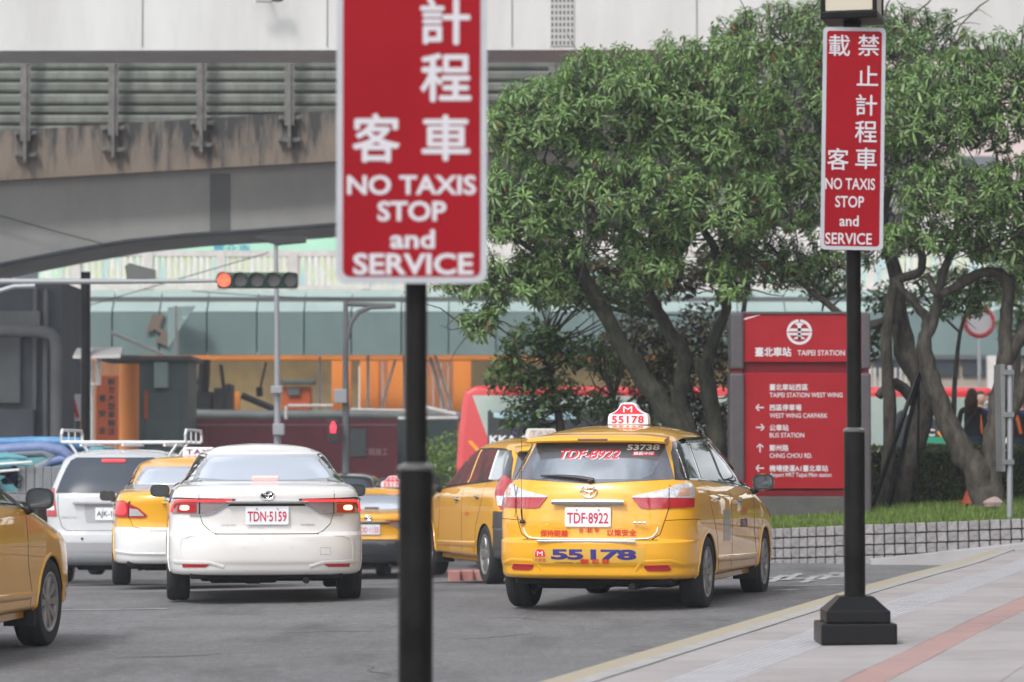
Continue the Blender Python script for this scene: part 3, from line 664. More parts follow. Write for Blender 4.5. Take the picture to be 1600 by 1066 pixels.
def sedan(loc, rz, label, group, paintm='pearl_paint', style='new', lower=None, text='TDN·5159', lit=True, sc=(1, 1, 1), cat='car', name='sedan', bumper_mat=None):
    root = empty(name, loc, rz, label, cat, group)
    rows = np.array(SEDAN); rows[:, 3] *= sc[0]; rows[:, 0] *= sc[2]
    if style == 'old':
        rows[:, 1] += .0
        rows[rows[:, 0] > 1.10, 1] -= .10
    sh = Shell(rows); ax = (.98, 3.68); k = sc[0]
    bm_ = paintm
    lf = low(lower[0], lower[1]) if lower else None
    if lower: bm_ = lower[1]
    make_body(sh, paintm, root, ax, .345, 1.56*k, lf, half_w=.9)
    arch_lips(sh, root, ax, .345, paintm)
    for y in ax:
        for s_ in (1, -1): wheel(root, s_*.775*k, y, .318, .21, .212, 10, s_)
    underbody(root, .68, .2, 4.2, .18, .34)
    wm = 'glass_band' if style == 'new' else 'glass_pale'
    wn = patch('rear_window', sh, 'rear', [(-.655*k, 1.082), (.655*k, 1.082), (.615*k, 1.17), (.55*k, 1.27), (.50*k, 1.325), (-.50*k, 1.325), (-.55*k, 1.27), (-.615*k, 1.17)], 'glass_grey', root, .003)
    patch('window_pane', sh, 'rear', [(-.60*k, 1.092), (.60*k, 1.092), (.57*k, 1.17), (.51*k, 1.255), (.45*k, 1.30), (-.45*k, 1.30), (-.51*k, 1.255), (-.57*k, 1.17)], 'glass_pale', wn, .006, rnd=1)
    g = MB(); c = sh.pt('rear', 0, 1.10, .02); g.bbox(-.115, .115, c.y-.01, c.y+.03, c.z-.010, c.z+.012, .004); g.build('brake_light', M['lamp_hot2' if lit else 'lamp_dark'], root)
    for s_ in (1, -1):
        A = lambda P: [(s_*p[0]*k, p[1]) for p in P]
        if style == 'new':
            t = patch('tail_light', sh, 'wrap', A([(.30, .922), (.32, .905), (.44, .84), (.52, .802), (.60, .798), (.93, .80), (1.02, .83), (.99, .90), (.93, .925), (.84, .930)]), 'lamp_clear3', root, .008, cell=.04)
            strip('light_bar', sh, 'wrap', A([(.31, .918), (.56, .915), (.80, .912), (.87, .905), (.91, .87), (.935, .815)]), .026, 'lamp_red_on' if lit else 'lamp_red', t, .016, raised=.006)
            strip('light_bar', sh, 'wrap', A([(.63, .900), (.80, .898), (.86, .89), (.89, .85)]), .02, 'lamp_red', t, .014, raised=.005)
            patch('indicator_lamp', sh, 'wrap', A([(.63, .808), (.84, .808), (.84, .885), (.63, .885)]), 'lamp_red', t, .012, cell=.03)
            if lit: patch('lit_lamp', sh, 'wrap', A([(.70, .83), (.80, .83), (.80, .875), (.70, .875)]), 'lamp_hot', t, .016, cell=.03, rnd=1)
            strip('lamp_gap', sh, 'wrap', A([(.60, .80), (.60, .93)]), .008, 'seam', t, .018)
            strip('chrome_trim', sh, 'wrap', A([(.30, .905), (.36, .875), (.47, .81), (.55, .79), (.70, .79)]), .014, 'dullmetal', root, .010, raised=.006)
            strip('lamp_brow', sh, 'wrap', A([(.28, .926), (.56, .932), (.86, .937), (.95, .93)]), .014, 'gloss_black', t, .012, raised=.004)
            patch('rear_reflector', sh, 'rear', A([(.54, .330), (.735, .326), (.74, .356), (.50, .358)]), 'lamp_red', root, .006, cell=.04)
            strip('bumper_crease', sh, 'wrap', A([(.38, .33), (.50, .366), (.90, .372)]), .04, bm_, root, .001, raised=.003)
            strip('bumper_crease', sh, 'wrap', A([(.83, .37), (.83, .50), (.80, .585), (.70, .615), (.60, .617)]), .045, bm_, root, .001, raised=.003)
            strip('panel_gap', sh, 'wrap', A([(.62, 1.04), (.61, .93)]), .006, 'seam', root, .0015)
            strip('panel_gap', sh, 'wrap', A([(.60, .79), (.57, .71), (.50, .645), (.44, .622)]), .006, 'seam', root, .0015)
            patch('parking_sensor', sh, 'rear', smooth_poly(A([(.20, .505), (.225, .505), (.225, .53), (.20, .53)]), 1), bm_, root, .003, cell=.03)
        else:
            t = patch('tail_light', sh, 'wrap', A([(.49, .80), (.50, .775), (.56, .765), (.98, .775), (1.0, .86), (.94, .95), (.80, .955), (.60, .88)]), 'lamp_red', root, .014, cell=.04)
            patch('reverse_lamp', sh, 'wrap', A([(.52, .79), (.70, .785), (.70, .87), (.60, .86)]), 'lamp_clear', t, .018, cell=.04)
            if lit: patch('lit_lamp', sh, 'wrap', A([(.74, .80), (.94, .80), (.94, .92), (.76, .93)]), 'lamp_red_on', t, .018, cell=.03, rnd=1)
            strip('lamp_gap', sh, 'wrap', A([(.715, .77), (.715, .945)]), .008, 'seam', t, .02)
            strip('panel_gap', sh, 'wrap', A([(.70, 1.04), (.715, .77), (.66, .67), (.56, .645)]), .006, 'seam', root, .0015)
    strip('panel_gap', sh, 'rear', [(-.46*k, .622), (.46*k, .622)], .014, 'seam', root, .002)
    g = MB(); n = 21; V = []
    hw = .36 if style == 'new' else .30; hz = .905 if style == 'new' else .93
    for i in range(n):
        x = -hw+2*hw*i/(n-1); kk = 1-.5*(abs(x)/hw)**4
        V += [(x, .012, hz-.012*kk), (x, -.004, hz), (x, .012, hz+.010*kk), (x, .05, hz+.012*kk), (x, .05, hz-.014*kk)]
    Fc = [(i*5+q, (i+1)*5+q, (i+1)*5+(q+1) % 5, i*5+(q+1) % 5) for i in range(n-1) for q in range(5)]+[tuple(range(5)), tuple((n-1)*5+q for q in range(5))[::-1]]
    mesh('boot_trim', V, Fc, M['dullmetal' if style == 'new' else 'chrome'], root, True, sharp=50)
    if style == 'new':
        patch('boot_shadow_line', sh, 'rear', [(-.34, .868), (.34, .868), (.36, .888), (-.36, .888)], 'seam', root, .002)
        emblem(root, .0, .026, .965, .058, .038, 'gloss_black')
        plate(root, 0, .040, .785, text)
        if lit:
            print_on('lettering', sh, 'rear', 'HYBRID', .36, .702, .125, .017, 'ink_grey', root, off=.004, bold=.02)
            print_on('lettering', sh, 'rear', 'Corolla Altis', -.34, .702, .13, .020, 'ink_grey', root, off=.004)
            strip('tow_cover', sh, 'rear', [(.47, .44), (.56, .44), (.56, .50), (.47, .50)], .003, 'decal_greyl', root, .002, closed=True)
    else:
        emblem(root, 0, .02, .98, .05, .035); plate(root, 0, .04, .80, text)
        strip('bumper_crease', sh, 'wrap', [(-.95, .40), (-.6, .375), (.6, .375), (.95, .40)], .02, bm_, root, .003, raised=.008)
    for mode in ('right', 'left'):
        s_ = 1 if mode == 'right' else -1
        band = patch('window_frame', sh, mode, [(.72, 1.08), (1.6, 1.04), (2.6, 1.0), (3.20, .985), (3.0, 1.09), (2.7, 1.24), (2.5, 1.315), (2.0, 1.345), (1.6, 1.33), (1.25, 1.25)], 'gloss_black', root, .003, cell=.08)
        for P in ([(1.0, 1.085), (1.75, 1.055), (1.75, 1.315), (1.5, 1.30), (1.3, 1.24)], [(1.84, 1.05), (2.85, 1.015), (2.6, 1.22), (2.4, 1.29), (1.84, 1.32)]): patch('door_window', sh, mode, P, 'glass_dark', band, .006, cell=.08)
        strip('panel_gap', sh, mode, [(1.80, 1.03), (1.80, .25)], .008, 'seam', root, .0015); strip('panel_gap', sh, mode, [(2.98, .98), (3.05, .5), (3.08, .26)], .008, 'seam', root, .0015)
        strip('panel_gap', sh, mode, [(1.0, 1.07), (1.1, .8), (1.33, .55), (1.40, .27)], .008, 'seam', root, .0015)
        strip('side_crease', sh, mode, [(.9, .90), (2.0, .86), (3.4, .80)], .04, paintm, root, .002, raised=.006)
        for hy in (1.45, 2.35):
            c1, c2, c3 = (sh.pt(mode, hy+q, .90, o_) for q, o_ in ((-.09, .0), (0, .036), (.09, .0))); g = MB(); g.tube([c1, c2, c3], [.011, .014, .011], 8); g.build('door_handle', M['chrome'], root, True)
        mirror(sh, root, s_, 2.92, .975, s_*(.955*k), 'gloss_black' if style == 'new' and paintm == 'pearl_paint' else paintm, .19, .125)
    patch('windscreen', sh, 'front', [(-.62, 1.03), (.62, 1.03), (.50, 1.31), (-.50, 1.31)], 'glass_dark', root, .004)
    for s_ in (1, -1): patch('headlight', sh, 'front', [(s_*p[0], p[1]) for p in [(.36, .60), (.74, .64), (.80, .76), (.5, .70)]], 'lamp_clear', root, .006)
    patch('grille', sh, 'front', [(-.5, .28), (.5, .28), (.42, .52), (-.42, .52)], 'blackplastic', root, .004)
    return root, sh
M['glass_grey'] = mat('glass_grey', (.30, .31, .34), .12, ior=1.8, coat=1)
M['lamp_clear3'] = mat('lamp_clear3', (.40, .34, .34), .14, metal=.4, coat=1)
M['lamp_hot2'] = mat('lamp_hot2', (.9, .42, .36), .3, emit=.5)
M['decal_greyl'] = mat('decal_greyl', (.45, .44, .43), .5)

VAN = [(.25, .30, 4.40, .74, .35, .5, 3.2), (.30, .12, 4.50, .80, .35, .5, 3.2), (.36, .05, 4.53, .85, .35, .5, 3.2), (.45, .01, 4.55, .875, .33, .5, 3.2), (.56, .0, 4.56, .885, .32, .5, 3.2), (.66, .01, 4.55, .885, .32, .5, 3.2), (.69, .05, 4.54, .885, .30, .5, 3.2), (.80, .06, 4.50, .885, .28, .55, 3.1), (.95, .065, 4.28, .882, .27, .6, 3.1),
 (1.05, .07, 3.9, .875, .27, .7, 3.0), (1.12, .08, 3.65, .865, .26, .7, 3.0), (1.18, .10, 3.52, .845, .26, .7, 3.0), (1.3, .16, 3.3, .81, .27, .7, 3.0), (1.45, .25, 3.0, .765, .3, .7, 3.0), (1.58, .33, 2.75, .72, .33, .7, 2.9), (1.64, .38, 2.62, .69, .4, .7, 2.8), (1.68, .46, 2.52, .64, .5, .7, 2.6), (1.71, .62, 2.4, .56, .5, .6, 2.4), (1.735, .9, 2.2, .42, .5, .5, 2.2), (1.745, 1.3, 1.9, .2, .2, .2, 2)]
def van(loc, rz, label, group=None, paintm='silver_paint', rack=True, text='AJK-1652', cat='minivan', lit=True):
    root = empty('minivan', loc, rz, label, cat, group); sh = Shell(VAN); ax = (.92, 3.67)
    make_body(sh, paintm, root, ax, .36, 1.53, None, half_w=.9); arch_lips(sh, root, ax, .36, paintm)
    for y in ax:
        for s_ in (1, -1): wheel(root, s_*.76, y, .325, .2, .205, 8, s_)
    underbody(root, .68, .4, 4.1, .18, .42)
    wn = patch('rear_window', sh, 'rear', [(-.72, 1.18), (.72, 1.18), (.68, 1.33), (.62, 1.50), (.57, 1.60), (.50, 1.635), (-.50, 1.635), (-.57, 1.60), (-.62, 1.50), (-.68, 1.33)], 'glass_tint', root, .004)
    g = MB(); c = sh.pt('rear', 0, 1.59, .01); g.bbox(-.15, .15, c.y-.02, c.y+.02, c.z-.018, c.z+.018, .006); g.build('brake_light', M['lamp_red_on' if lit else 'lamp_dark'], root)
    for s_ in (1, -1):
        A = lambda P: [(s_*p[0], p[1]) for p in P]
        t = patch('tail_light', sh, 'wrap', A([(.70, .88), (.93, .885), (1.0, .95), (.90, 1.10), (.83, 1.24), (.77, 1.24), (.735, 1.1)]), 'lamp_red', root, .012, cell=.04)
        if lit: patch('lit_lamp', sh, 'wrap', A([(.76, 1.03), (.88, 1.03), (.86, 1.15), (.78, 1.15)]), 'lamp_hot', t, .018, cell=.03, rnd=1)
        patch('reverse_lamp', sh, 'wrap', A([(.73, .96), (.94, .96), (.92, 1.01), (.74, 1.01)]), 'lamp_clear', t, .016, cell=.03)
        strip('panel_gap', sh, 'wrap', A([(.70, 1.17), (.68, .90), (.63, .75), (.56, .70)]), .008, 'seam', root, .002)
    strip('panel_gap', sh, 'rear', [(-.56, .70), (.56, .70)], .008, 'seam', root, .002)
    patch('plate_recess', sh, 'rear', [(-.30, .80), (.30, .80), (.33, .90), (.33, 1.03), (-.33, 1.03), (-.33, .90)], 'silver_dull' if paintm == 'silver_paint' else paintm, root, .004)
    g = MB(); g.bbox(-.48, .48, .01, .07, 1.035, 1.075, .015); g.build('tailgate_handle', M['silver_dull'], root)
    emblem(root, 0, .055, 1.115, .065, .045); plate(root, .0, .05, .915, text, ink='ink_black')
    print_on('lettering', sh, 'rear', 'INNOVA', -.53, .87, .20, .03, 'ink_grey', root, off=.004)
    patch('bumper_band', sh, 'wrap', [(-.9, .43), (.9, .43), (.9, .55), (-.9, .55)], 'silver_dull' if paintm == 'silver_paint' else paintm, root, .004, cell=.08)
    for x in (-.35, .05, .38): g = MB(); g.lathe([(.016, -.006), (.016, .004)], 10, c=(x, .0, .60), axis='y'); g.build('parking_sensor', M['blackplastic'], root)
    for mode in ('right', 'left'):
        band = patch('window_frame', sh, mode, [(.35, 1.18), (1.6, 1.16), (2.9, 1.14), (3.25, 1.13), (2.95, 1.35), (2.65, 1.56), (2.4, 1.62), (.7, 1.63), (.5, 1.5)], 'gloss_black', root, .003, cell=.09)
        for P in ([(.5, 1.2), (1.05, 1.19), (1.05, 1.60), (.72, 1.60), (.6, 1.5)], [(1.12, 1.19), (1.95, 1.18), (1.95, 1.60), (1.12, 1.60)], [(2.04, 1.18), (3.0, 1.16), (2.8, 1.36), (2.5, 1.58), (2.04, 1.59)]): patch('door_window', sh, mode, P, 'glass_dark', band, .006, cell=.09)
        for y0 in (1.08, 2.0, 3.02): strip('panel_gap', sh, mode, [(y0, 1.14), (y0+.02, .33)], .008, 'seam', root, .002)
        mirror(sh, root, 1 if mode == 'right' else -1, 2.95, 1.15, (1 if mode == 'right' else -1)*.98, 'gloss_black', .2, .18)
    patch('windscreen', sh, 'front', [(-.68, 1.16), (.68, 1.16), (.58, 1.58), (-.58, 1.58)], 'glass_dark', root, .004)
    for s_ in (1, -1): patch('headlight', sh, 'front', [(s_*p[0], p[1]) for p in [(.40, .70), (.78, .72), (.80, .92), (.45, .86)]], 'lamp_clear', root, .006)
    if rack:
        g = MB()
        for y in (1.15, 1.65, 2.15, 2.75): g.bbox(-.82, .82, y-.03, y+.03, 1.82, 1.86, .012)
        for x in (-.55, 0, .55): g.tube([(x, 1.05, 1.80), (x, 2.9, 1.80)], .018, 8)
        for y in (1.15, 2.15):
            for s_ in (-1, 1): g.tube([(s_*.72, y, 1.83), (s_*.60, y, 1.66)], .02, 8)
        for s_ in (-1, 1):
            x = s_*.82; g.tube([(x, 1.15, 1.84), (x, 1.13, 1.94), (x, 1.19, 2.0), (x, 2.7, 2.0), (x, 2.78, 1.94), (x, 2.78, 1.84)], .02, 8)
            g.tube([(x, 1.7, 1.84), (x, 1.7, 2.0)], .012, 6); g.tube([(x, 2.2, 1.84), (x, 2.2, 2.0)], .012, 6)
            pass
        g.build('roof_rack', M['rack'], root, True)
    return root, sh
M['silver_dull'] = mat('silver_dull', (.36, .36, .38), .4, coat=.3)
M['rack'] = mat('rack', (.75, .76, .77), .28, metal=.5)
# ---------------- ground ----------------
def sstep(x, a, b): t = min(max((x-a)/(b-a), 0), 1); return t*t*(3-2*t)
def gz(x, y):
    pr = np.interp(y, [0, 29, 31, 33.7, 36.4, 41, 48.6, 60, 80], [0, 0, -.04, -.13, -.21, -.36, -.64, -.80, -.90])
    wr = 1-.75*sstep(x, 1, 3)*(1-sstep(y, 44, 52))
    return .016*min(max(x, -5), 3)+float(pr)*wr
def G(px, py, dz=0):
    """where the sight line through (px, py) meets the road"""
    lo, hi = 3., 300.
    for _ in range(50):
        m = (lo+hi)/2; p = at(px, py, m)
        if p.z > gz(p.x, p.y)+dz: lo = m
        else: hi = m
    p = at(px, py, lo); return Vector((p.x, p.y, gz(p.x, p.y)+dz))
def sheet(name, xs, ys, zf, m, kind='structure', mapxy=None):
    V = []; Fc = []; nx, ny = len(xs), len(ys)
    for y in ys:
        for x in xs:
            X, Y = mapxy(x, y) if mapxy else (x, y); V.append((X, Y, zf(X, Y)))
    for j in range(ny-1):
        for i in range(nx-1): Fc.append((j*nx+i, j*nx+i+1, (j+1)*nx+i+1, (j+1)*nx+i))
    o = mesh(name, V, Fc, m, None, True); return tag(o, kind=kind)
def asphalt():
    m = bpy.data.materials.new('asphalt'); m.use_nodes = True; t = m.node_tree; b = t.nodes['Principled BSDF']; N = t.nodes.new; L = t.links.new
    tc = N('ShaderNodeTexCoord'); 
    def noise(sc, det, rough=.6, vec=None):
        n = N('ShaderNodeTexNoise'); n.inputs['Scale'].default_value = sc; n.inputs['Detail'].default_value = det; n.inputs['Roughness'].default_value = rough; L(vec or tc.outputs['Object'], n.inputs['Vector']); return n
    def ramp(n, a, b_, c0, c1):
        r = N('ShaderNodeMapRange'); r.inputs[1].default_value = a; r.inputs[2].default_value = b_; r.inputs[3].default_value = c0; r.inputs[4].default_value = c1; L(n.outputs[0], r.inputs[0]); return r
    mp = N('ShaderNodeMapping'); mp.inputs['Rotation'].default_value = (0, 0, R(12)); mp.inputs['Scale'].default_value = (1, .25, 1); L(tc.outputs['Object'], mp.inputs[0])
    big = ramp(noise(.55, 5), .3, .7, .80, 1.18); fine = ramp(noise(26, 5, .85), .28, .72, .58, 1.45); st = ramp(noise(1.6, 6, .6, mp.outputs[0]), .50, .70, 1.0, .66)
    crk = noise(2.4, 9, .75, mp.outputs[0]); wv = noise(.9, 4, .5); ck = ramp(crk, .497, .503, 1, 1)
    m1 = N('ShaderNodeMath'); m1.operation = 'MULTIPLY'; m0 = N('ShaderNodeMath'); m0.operation = 'MULTIPLY'; L(big.outputs[0], m0.inputs[0]); L(ramp(noise(14, 4, .7), .3, .7, .80, 1.2).outputs[0], m0.inputs[1]); L(m0.outputs[0], m1.inputs[0]); L(fine.outputs[0], m1.inputs[1])
    m2 = N('ShaderNodeMath'); m2.operation = 'MULTIPLY'; L(m1.outputs[0], m2.inputs[0]); L(st.outputs[0], m2.inputs[1])
    v = N('ShaderNodeVectorMath'); v.operation = 'SCALE'; v.inputs[0].default_value = (.150, .148, .152); L(m2.outputs[0], v.inputs['Scale']); L(v.outputs[0], b.inputs['Base Color'])
    bp = N('ShaderNodeBump'); bp.inputs['Strength'].default_value = .6; bp.inputs['Distance'].default_value = .012; vo = N('ShaderNodeTexVoronoi'); vo.inputs['Scale'].default_value = 85; L(tc.outputs['Object'], vo.inputs['Vector'])
    L(vo.outputs['Distance'], bp.inputs['Height']); L(bp.outputs[0], b.inputs['Normal']); b.inputs['Roughness'].default_value = .82
    return m
M['asphalt'] = asphalt()
_ys = list(np.arange(4, 60, .8))+[62, 66, 72, 80, 100, 150, 250]
road = sheet('road', [-200, -120, -60, -30, -15]+list(np.arange(-8, 8.1, .8))+[12, 20, 40, 120, 200], [-60, -10]+_ys, gz, M['asphalt'])
M['road_white'] = mat('road_white', (.42, .42, .42), .8, noise=(.22, .22, .22), nscale=9)
def marking(pts, w=None):
    """worn white paint: a polyline of image points turned into a band on the road"""
    P = [G(*p) for p in pts]; V = []; Fc = []
    Q = []
    for a, b in zip(P[:-1], P[1:]):
        n = max(1, int((b-a).length/.5))
        for i in range(n): Q.append(a+(b-a)*(i/n))
    Q.append(P[-1])
    for i, p in enumerate(Q):
        t = (Q[min(i+1, len(Q)-1)]-Q[max(i-1, 0)]).normalized(); s_ = Vector((-t.y, t.x, 0))*w/2
        for q in (p+s_, p-s_): V.append((q.x, q.y, gz(q.x, q.y)+.004))
    for i in range(len(Q)-1): Fc.append((2*i, 2*i+1, 2*i+3, 2*i+2))
    return tag(mesh('road_marking', V, Fc, M['road_white']), kind='structure')
marking([(985, 926), (1110, 906), (1180, 896)], .15); marking([(1196, 917), (1330, 914), (1440, 910)], .12); marking([(20, 955), (150, 953), (262, 952)], .10); marking([(105, 924), (150, 923)], .10)
for (a, b) in (((1206, 923), (1246, 922)),): marking([a, b], .2)
for k, (x0, y0) in enumerate(((1200, 905), (1225, 902), (1252, 906), (1280, 901), (1306, 898))):
    marking([(x0-12, y0), (x0+30, y0-4)], .10); marking([(x0-4, y0+4), (x0+26, y0+1)], .09); marking([(x0+4, y0+5), (x0+24, y0-6)], .08)

M['crack'] = mat('crack', (.07, .069, .07), .9)
def crack(px0, py0, ln, seed):
    r = random.Random(seed); p = G(px0, py0); P = [p]; a = r.uniform(-.5, .5)
    for k in range(14): a += r.uniform(-.6, .6); q = P[-1]+Vector((math.cos(a)*ln/14, math.sin(a)*ln/14*1.6, 0)); P.append(q)
    V = []; Fc = []
    for i, q in enumerate(P):
        w = .004+.006*math.sin(math.pi*i/14); z = gz(q.x, q.y)+.003
        V += [(q.x, q.y-w, z), (q.x, q.y+w*2.5, z)]
    Fc = [(2*i, 2*i+1, 2*i+3, 2*i+2)[::-1] for i in range(14)]
    tag(mesh('road_crack', V, Fc, M['crack']), kind='structure')
for k, (x_, y_, l_) in enumerate(((232, 948, .35), (420, 990, .9), (720, 1000, .7), (760, 965, .8), (560, 1040, .9), (900, 985, .5), (180, 1030, .8), (980, 1010, .6), (330, 960, .5), (1080, 968, .5))): crack(x_, y_, l_, k)
# pavement right of the kerb, in coordinates along (u) and across (v) the kerb
KA = R(15.1); KO = Vector((.096, 15.3, 0)); KU = Vector((math.sin(KA), math.cos(KA), 0)); KV = Vector((math.cos(KA), -math.sin(KA), 0))
def kuv(v, u): p = KO+KU*u+KV*v; return p.x, p.y
def pz(x, y): return gz(x, y)+.12+.10*sstep(x, 4, 7)*sstep(y, 28, 35)
M['slab'] = mat('slab', (.31, .285, .28), .75, noise=(.37, .34, .335), nscale=2.2, bump=.15, bscale=40)
M['slab_b'] = mat('slab_b', (.34, .31, .305), .75, noise=(.285, .26, .255), nscale=3.1, bump=.15, bscale=40)
M['joint'] = mat('joint', (.20, .19, .19), .9)
M['tactile'] = mat('tactile', (.47, .465, .485), .6, noise=(.40, .395, .41), nscale=5)
M['red_slab'] = mat('red_slab', (.39, .235, .215), .7, noise=(.34, .23, .215), nscale=3, bump=.15)
M['kerb'] = mat('kerb', (.38, .37, .36), .8, noise=(.30, .29, .28), nscale=6, bump=.2)
M['kerb_yellow'] = mat('kerb_yellow', (.38, .315, .20), .8, noise=(.32, .295, .255), nscale=7)
pav = sheet('pavement', [.30]+list(np.arange(.8, 8, .8))+[12, 30, 80], list(np.arange(-30, 21.5, .8)), lambda x, y: pz(x, y)-.012, M['joint'], mapxy=kuv)
def slab(name, v0, v1, u0, u1, m, lift=0, th=.03, label=None):
    V = []
    for dz in (-th, lift):
        for (v, u) in ((v0, u0), (v1, u0), (v1, u1), (v0, u1)): x, y = kuv(v, u); V.append((x, y, pz(x, y)+dz))
    return mesh(name, V, [(3, 2, 1, 0), (4, 5, 6, 7), (0, 1, 5, 4), (1, 2, 6, 5), (2, 3, 7, 6), (3, 0, 4, 7)], m, pav)
wide = sheet('pavement', [6.105, 7, 8, 12, 30, 80], list(np.arange(-30, 21.5, .8)), lambda x, y: pz(x, y)-.002, M['slab'], mapxy=kuv); wide2 = sheet('pavement', [.294, 1, 2, 3, 4, 5, 6.10], list(np.arange(-30, -1.7, .8)), lambda x, y: pz(x, y)-.002, M['slab'], mapxy=kuv)
TV0, TV1, RV0, RV1 = .63, .97, 1.52, 1.74       # tactile strip and red band, metres from the kerb
u = -1.8; cols = [(.294, .627), (.973, 1.516), (1.744, 2.30), (2.304, 2.95), (2.954, 3.65), (3.654, 4.4), (4.404, 5.2), (5.204, 6.1)]
row = 0
while u < 20.6:
    for ci, (a, b) in enumerate(cols):
        st = .3 if (ci % 2) else 0
        slab('paving_slab', a, b, u+st, u+st+.895, M['slab'] if (row+ci) % 3 else M['slab_b'], lift=random.uniform(-.001, .001))
    slab('red_paver', RV0, RV1, u, u+.885, M['red_slab'])
    u += .9; row += 1
u = -1.8
while u < 20.6:
    g = MB(); x0 = TV0
    V = []
    o = slab('tactile_paver', TV0, TV1, u, u+.395, M['tactile'])
    ridges = MB()
    for k in range(8):
        v0 = TV0+.015+k*.0405; P = []
        for dz in (0, .003):
            for (v, uu) in ((v0-.0, u), (v0+.022, u), (v0+.022, u+.395), (v0-.0, u+.395)): x, y = kuv(v, uu); P.append((x, y, pz(x, y)+dz))
        ridges.add(P, [(4, 5, 6, 7), (0, 1, 5, 4), (1, 2, 6, 5), (2, 3, 7, 6), (3, 0, 4, 7)])
    r_ = ridges.build('ridge', M['tactile'], o); r_['kind'] = 'stuff'
    u += .4
kerb = empty('kerb'); kerb['kind'] = 'structure'
u = -14
while u < 20.6:
    V = []
    for (v, dz) in ((0, -.15), (.0, .125), (.01, .135), (.17, .137), (.17, .137), (.29, .139), (.29, -.15)):
        for uu in (u+.003, u+.997): x, y = kuv(v, uu); V.append((x, y, gz(x, y)-.012+dz+.10*sstep(x, 4, 7)*sstep(y, 28, 35)))
    Fc = [(0, 1, 3, 2), (2, 3, 5, 4), (4, 5, 7, 6), (8, 9, 11, 10), (10, 11, 13, 12), (0, 2, 4, 6, 8, 10, 12), (13, 11, 9, 7, 5, 3, 1)]
    mesh('kerb_stone', V, [f[::-1] for f in Fc], [M['kerb_yellow'], M['kerb']], kerb, mi=[0, 0, 0, 1, 1, 1, 1]); u += 1.0

# ---------------- planter wall of square stone blocks ----------------
WP = [(-.5, 42.5), (1.0, 39.7), (2.2, 38.1), (3.10, 37.2), (3.65, 36.68), (4.16, 36.36), (4.7, 36.20), (5.4, 36.08), (6.2, 35.95), (7.4, 35.75), (9.5, 35.4)]
wl = [0]
for a, b in zip(WP[:-1], WP[1:]): wl.append(wl[-1]+math.dist(a, b))
def wpos(s_): return Vector((np.interp(s_, wl, [p[0] for p in WP]), np.interp(s_, wl, [p[1] for p in WP]), 0))
def wtop(x): return float(np.interp(x, [-1, 3.1, 4.16, 6.0, 9.5], [.30, .395, .465, .545, .66]))
M['block'] = mat('block', (.25, .235, .24), .9, noise=(.35, .335, .34), nscale=14, bump=.8, bscale=45)
M['block_b'] = mat('block_b', (.30, .285, .29), .9, noise=(.21, .20, .205), nscale=18, bump=.8, bscale=45)
M['mortar'] = mat('mortar', (.045, .043, .045), .95)
wall = empty('planter_wall', label='low grey planter wall of square stone blocks in front of the lawn', cat='wall')
g = MB(); n = 60
Vw = []; Fw = []
for i in range(n+1):
    p = wpos(wl[-1]*i/n); q = wpos(min(wl[-1]*i/n+.05, wl[-1])); p0 = wpos(max(wl[-1]*i/n-.05, 0)); t = (q-p0).normalized(); nr = Vector((t.y, -t.x, 0))
    for (o_, z) in ((.0, -.25), (.0, -.012), (-.25, -.012), (-.25, -.25)): Vw.append(tuple(p+nr*o_+Vector((0, 0, wtop(p.x)+(z if z > -.2 else -.75)))))
for i in range(n):
    for k in range(4): Fw.append((i*4+k, (i+1)*4+k, (i+1)*4+(k+1) % 4, i*4+(k+1) % 4))
mesh('mortar_core', Vw, Fw, M['mortar'], wall)
bm = bmesh.new(); bmesh.ops.create_cube(bm, size=1)
for v in bm.verts: v.co = (v.co.x*.108, v.co.y*.04, v.co.z*.108)
bmesh.ops.bevel(bm, geom=bm.edges[:], offset=.008, segments=1, affect='EDGES')
blk = []
for k in range(4):
    me = bpy.data.meshes.new('block'); b2 = bm.copy()
    for v in b2.verts: v.co += Vector((random.uniform(-.004, .004), random.uniform(-.005, .005), random.uniform(-.004, .004)))
    b2.to_mesh(me); me.materials.append(M['block'] if k % 2 else M['block_b']); blk.append(me)
s_ = 2.2
while s_ < wl[-1]:
    p = wpos(s_); t = (wpos(s_+.06)-wpos(s_-.06)).normalized(); nr = Vector((t.y, -t.x, 0))
    for r_ in range(4 if p.x < 5.2 else 3):
        z = wtop(p.x)-.058-.124*r_
        link('block', random.choice(blk), wall, p+nr*(.008+random.uniform(-.003, .004))+Vector((0, 0, z)), (random.uniform(-.02, .02), -math.atan(.04), math.atan2(t.y, t.x)))
    s_ += .124
# concrete ramp edge that climbs along the wall
M['concrete_light'] = mat('concrete_light', (.40, .39, .39), .85, noise=(.33, .32, .32), nscale=2, bump=.2)
V = [(4.25, 36.15, -.10), (9.5, 34.95, -.1), (9.5, 35.35, -.1), (4.25, 36.3, -.1), (4.25, 36.15, .055), (9.5, 34.95, .66), (9.5, 35.38, .68), (4.25, 36.3, .06)]
mesh('ramp_kerb', V, [(3, 2, 1, 0), (4, 5, 6, 7), (0, 1, 5, 4), (1, 2, 6, 5), (2, 3, 7, 6), (3, 0, 4, 7)], M['concrete_light'])['kind'] = 'structure'

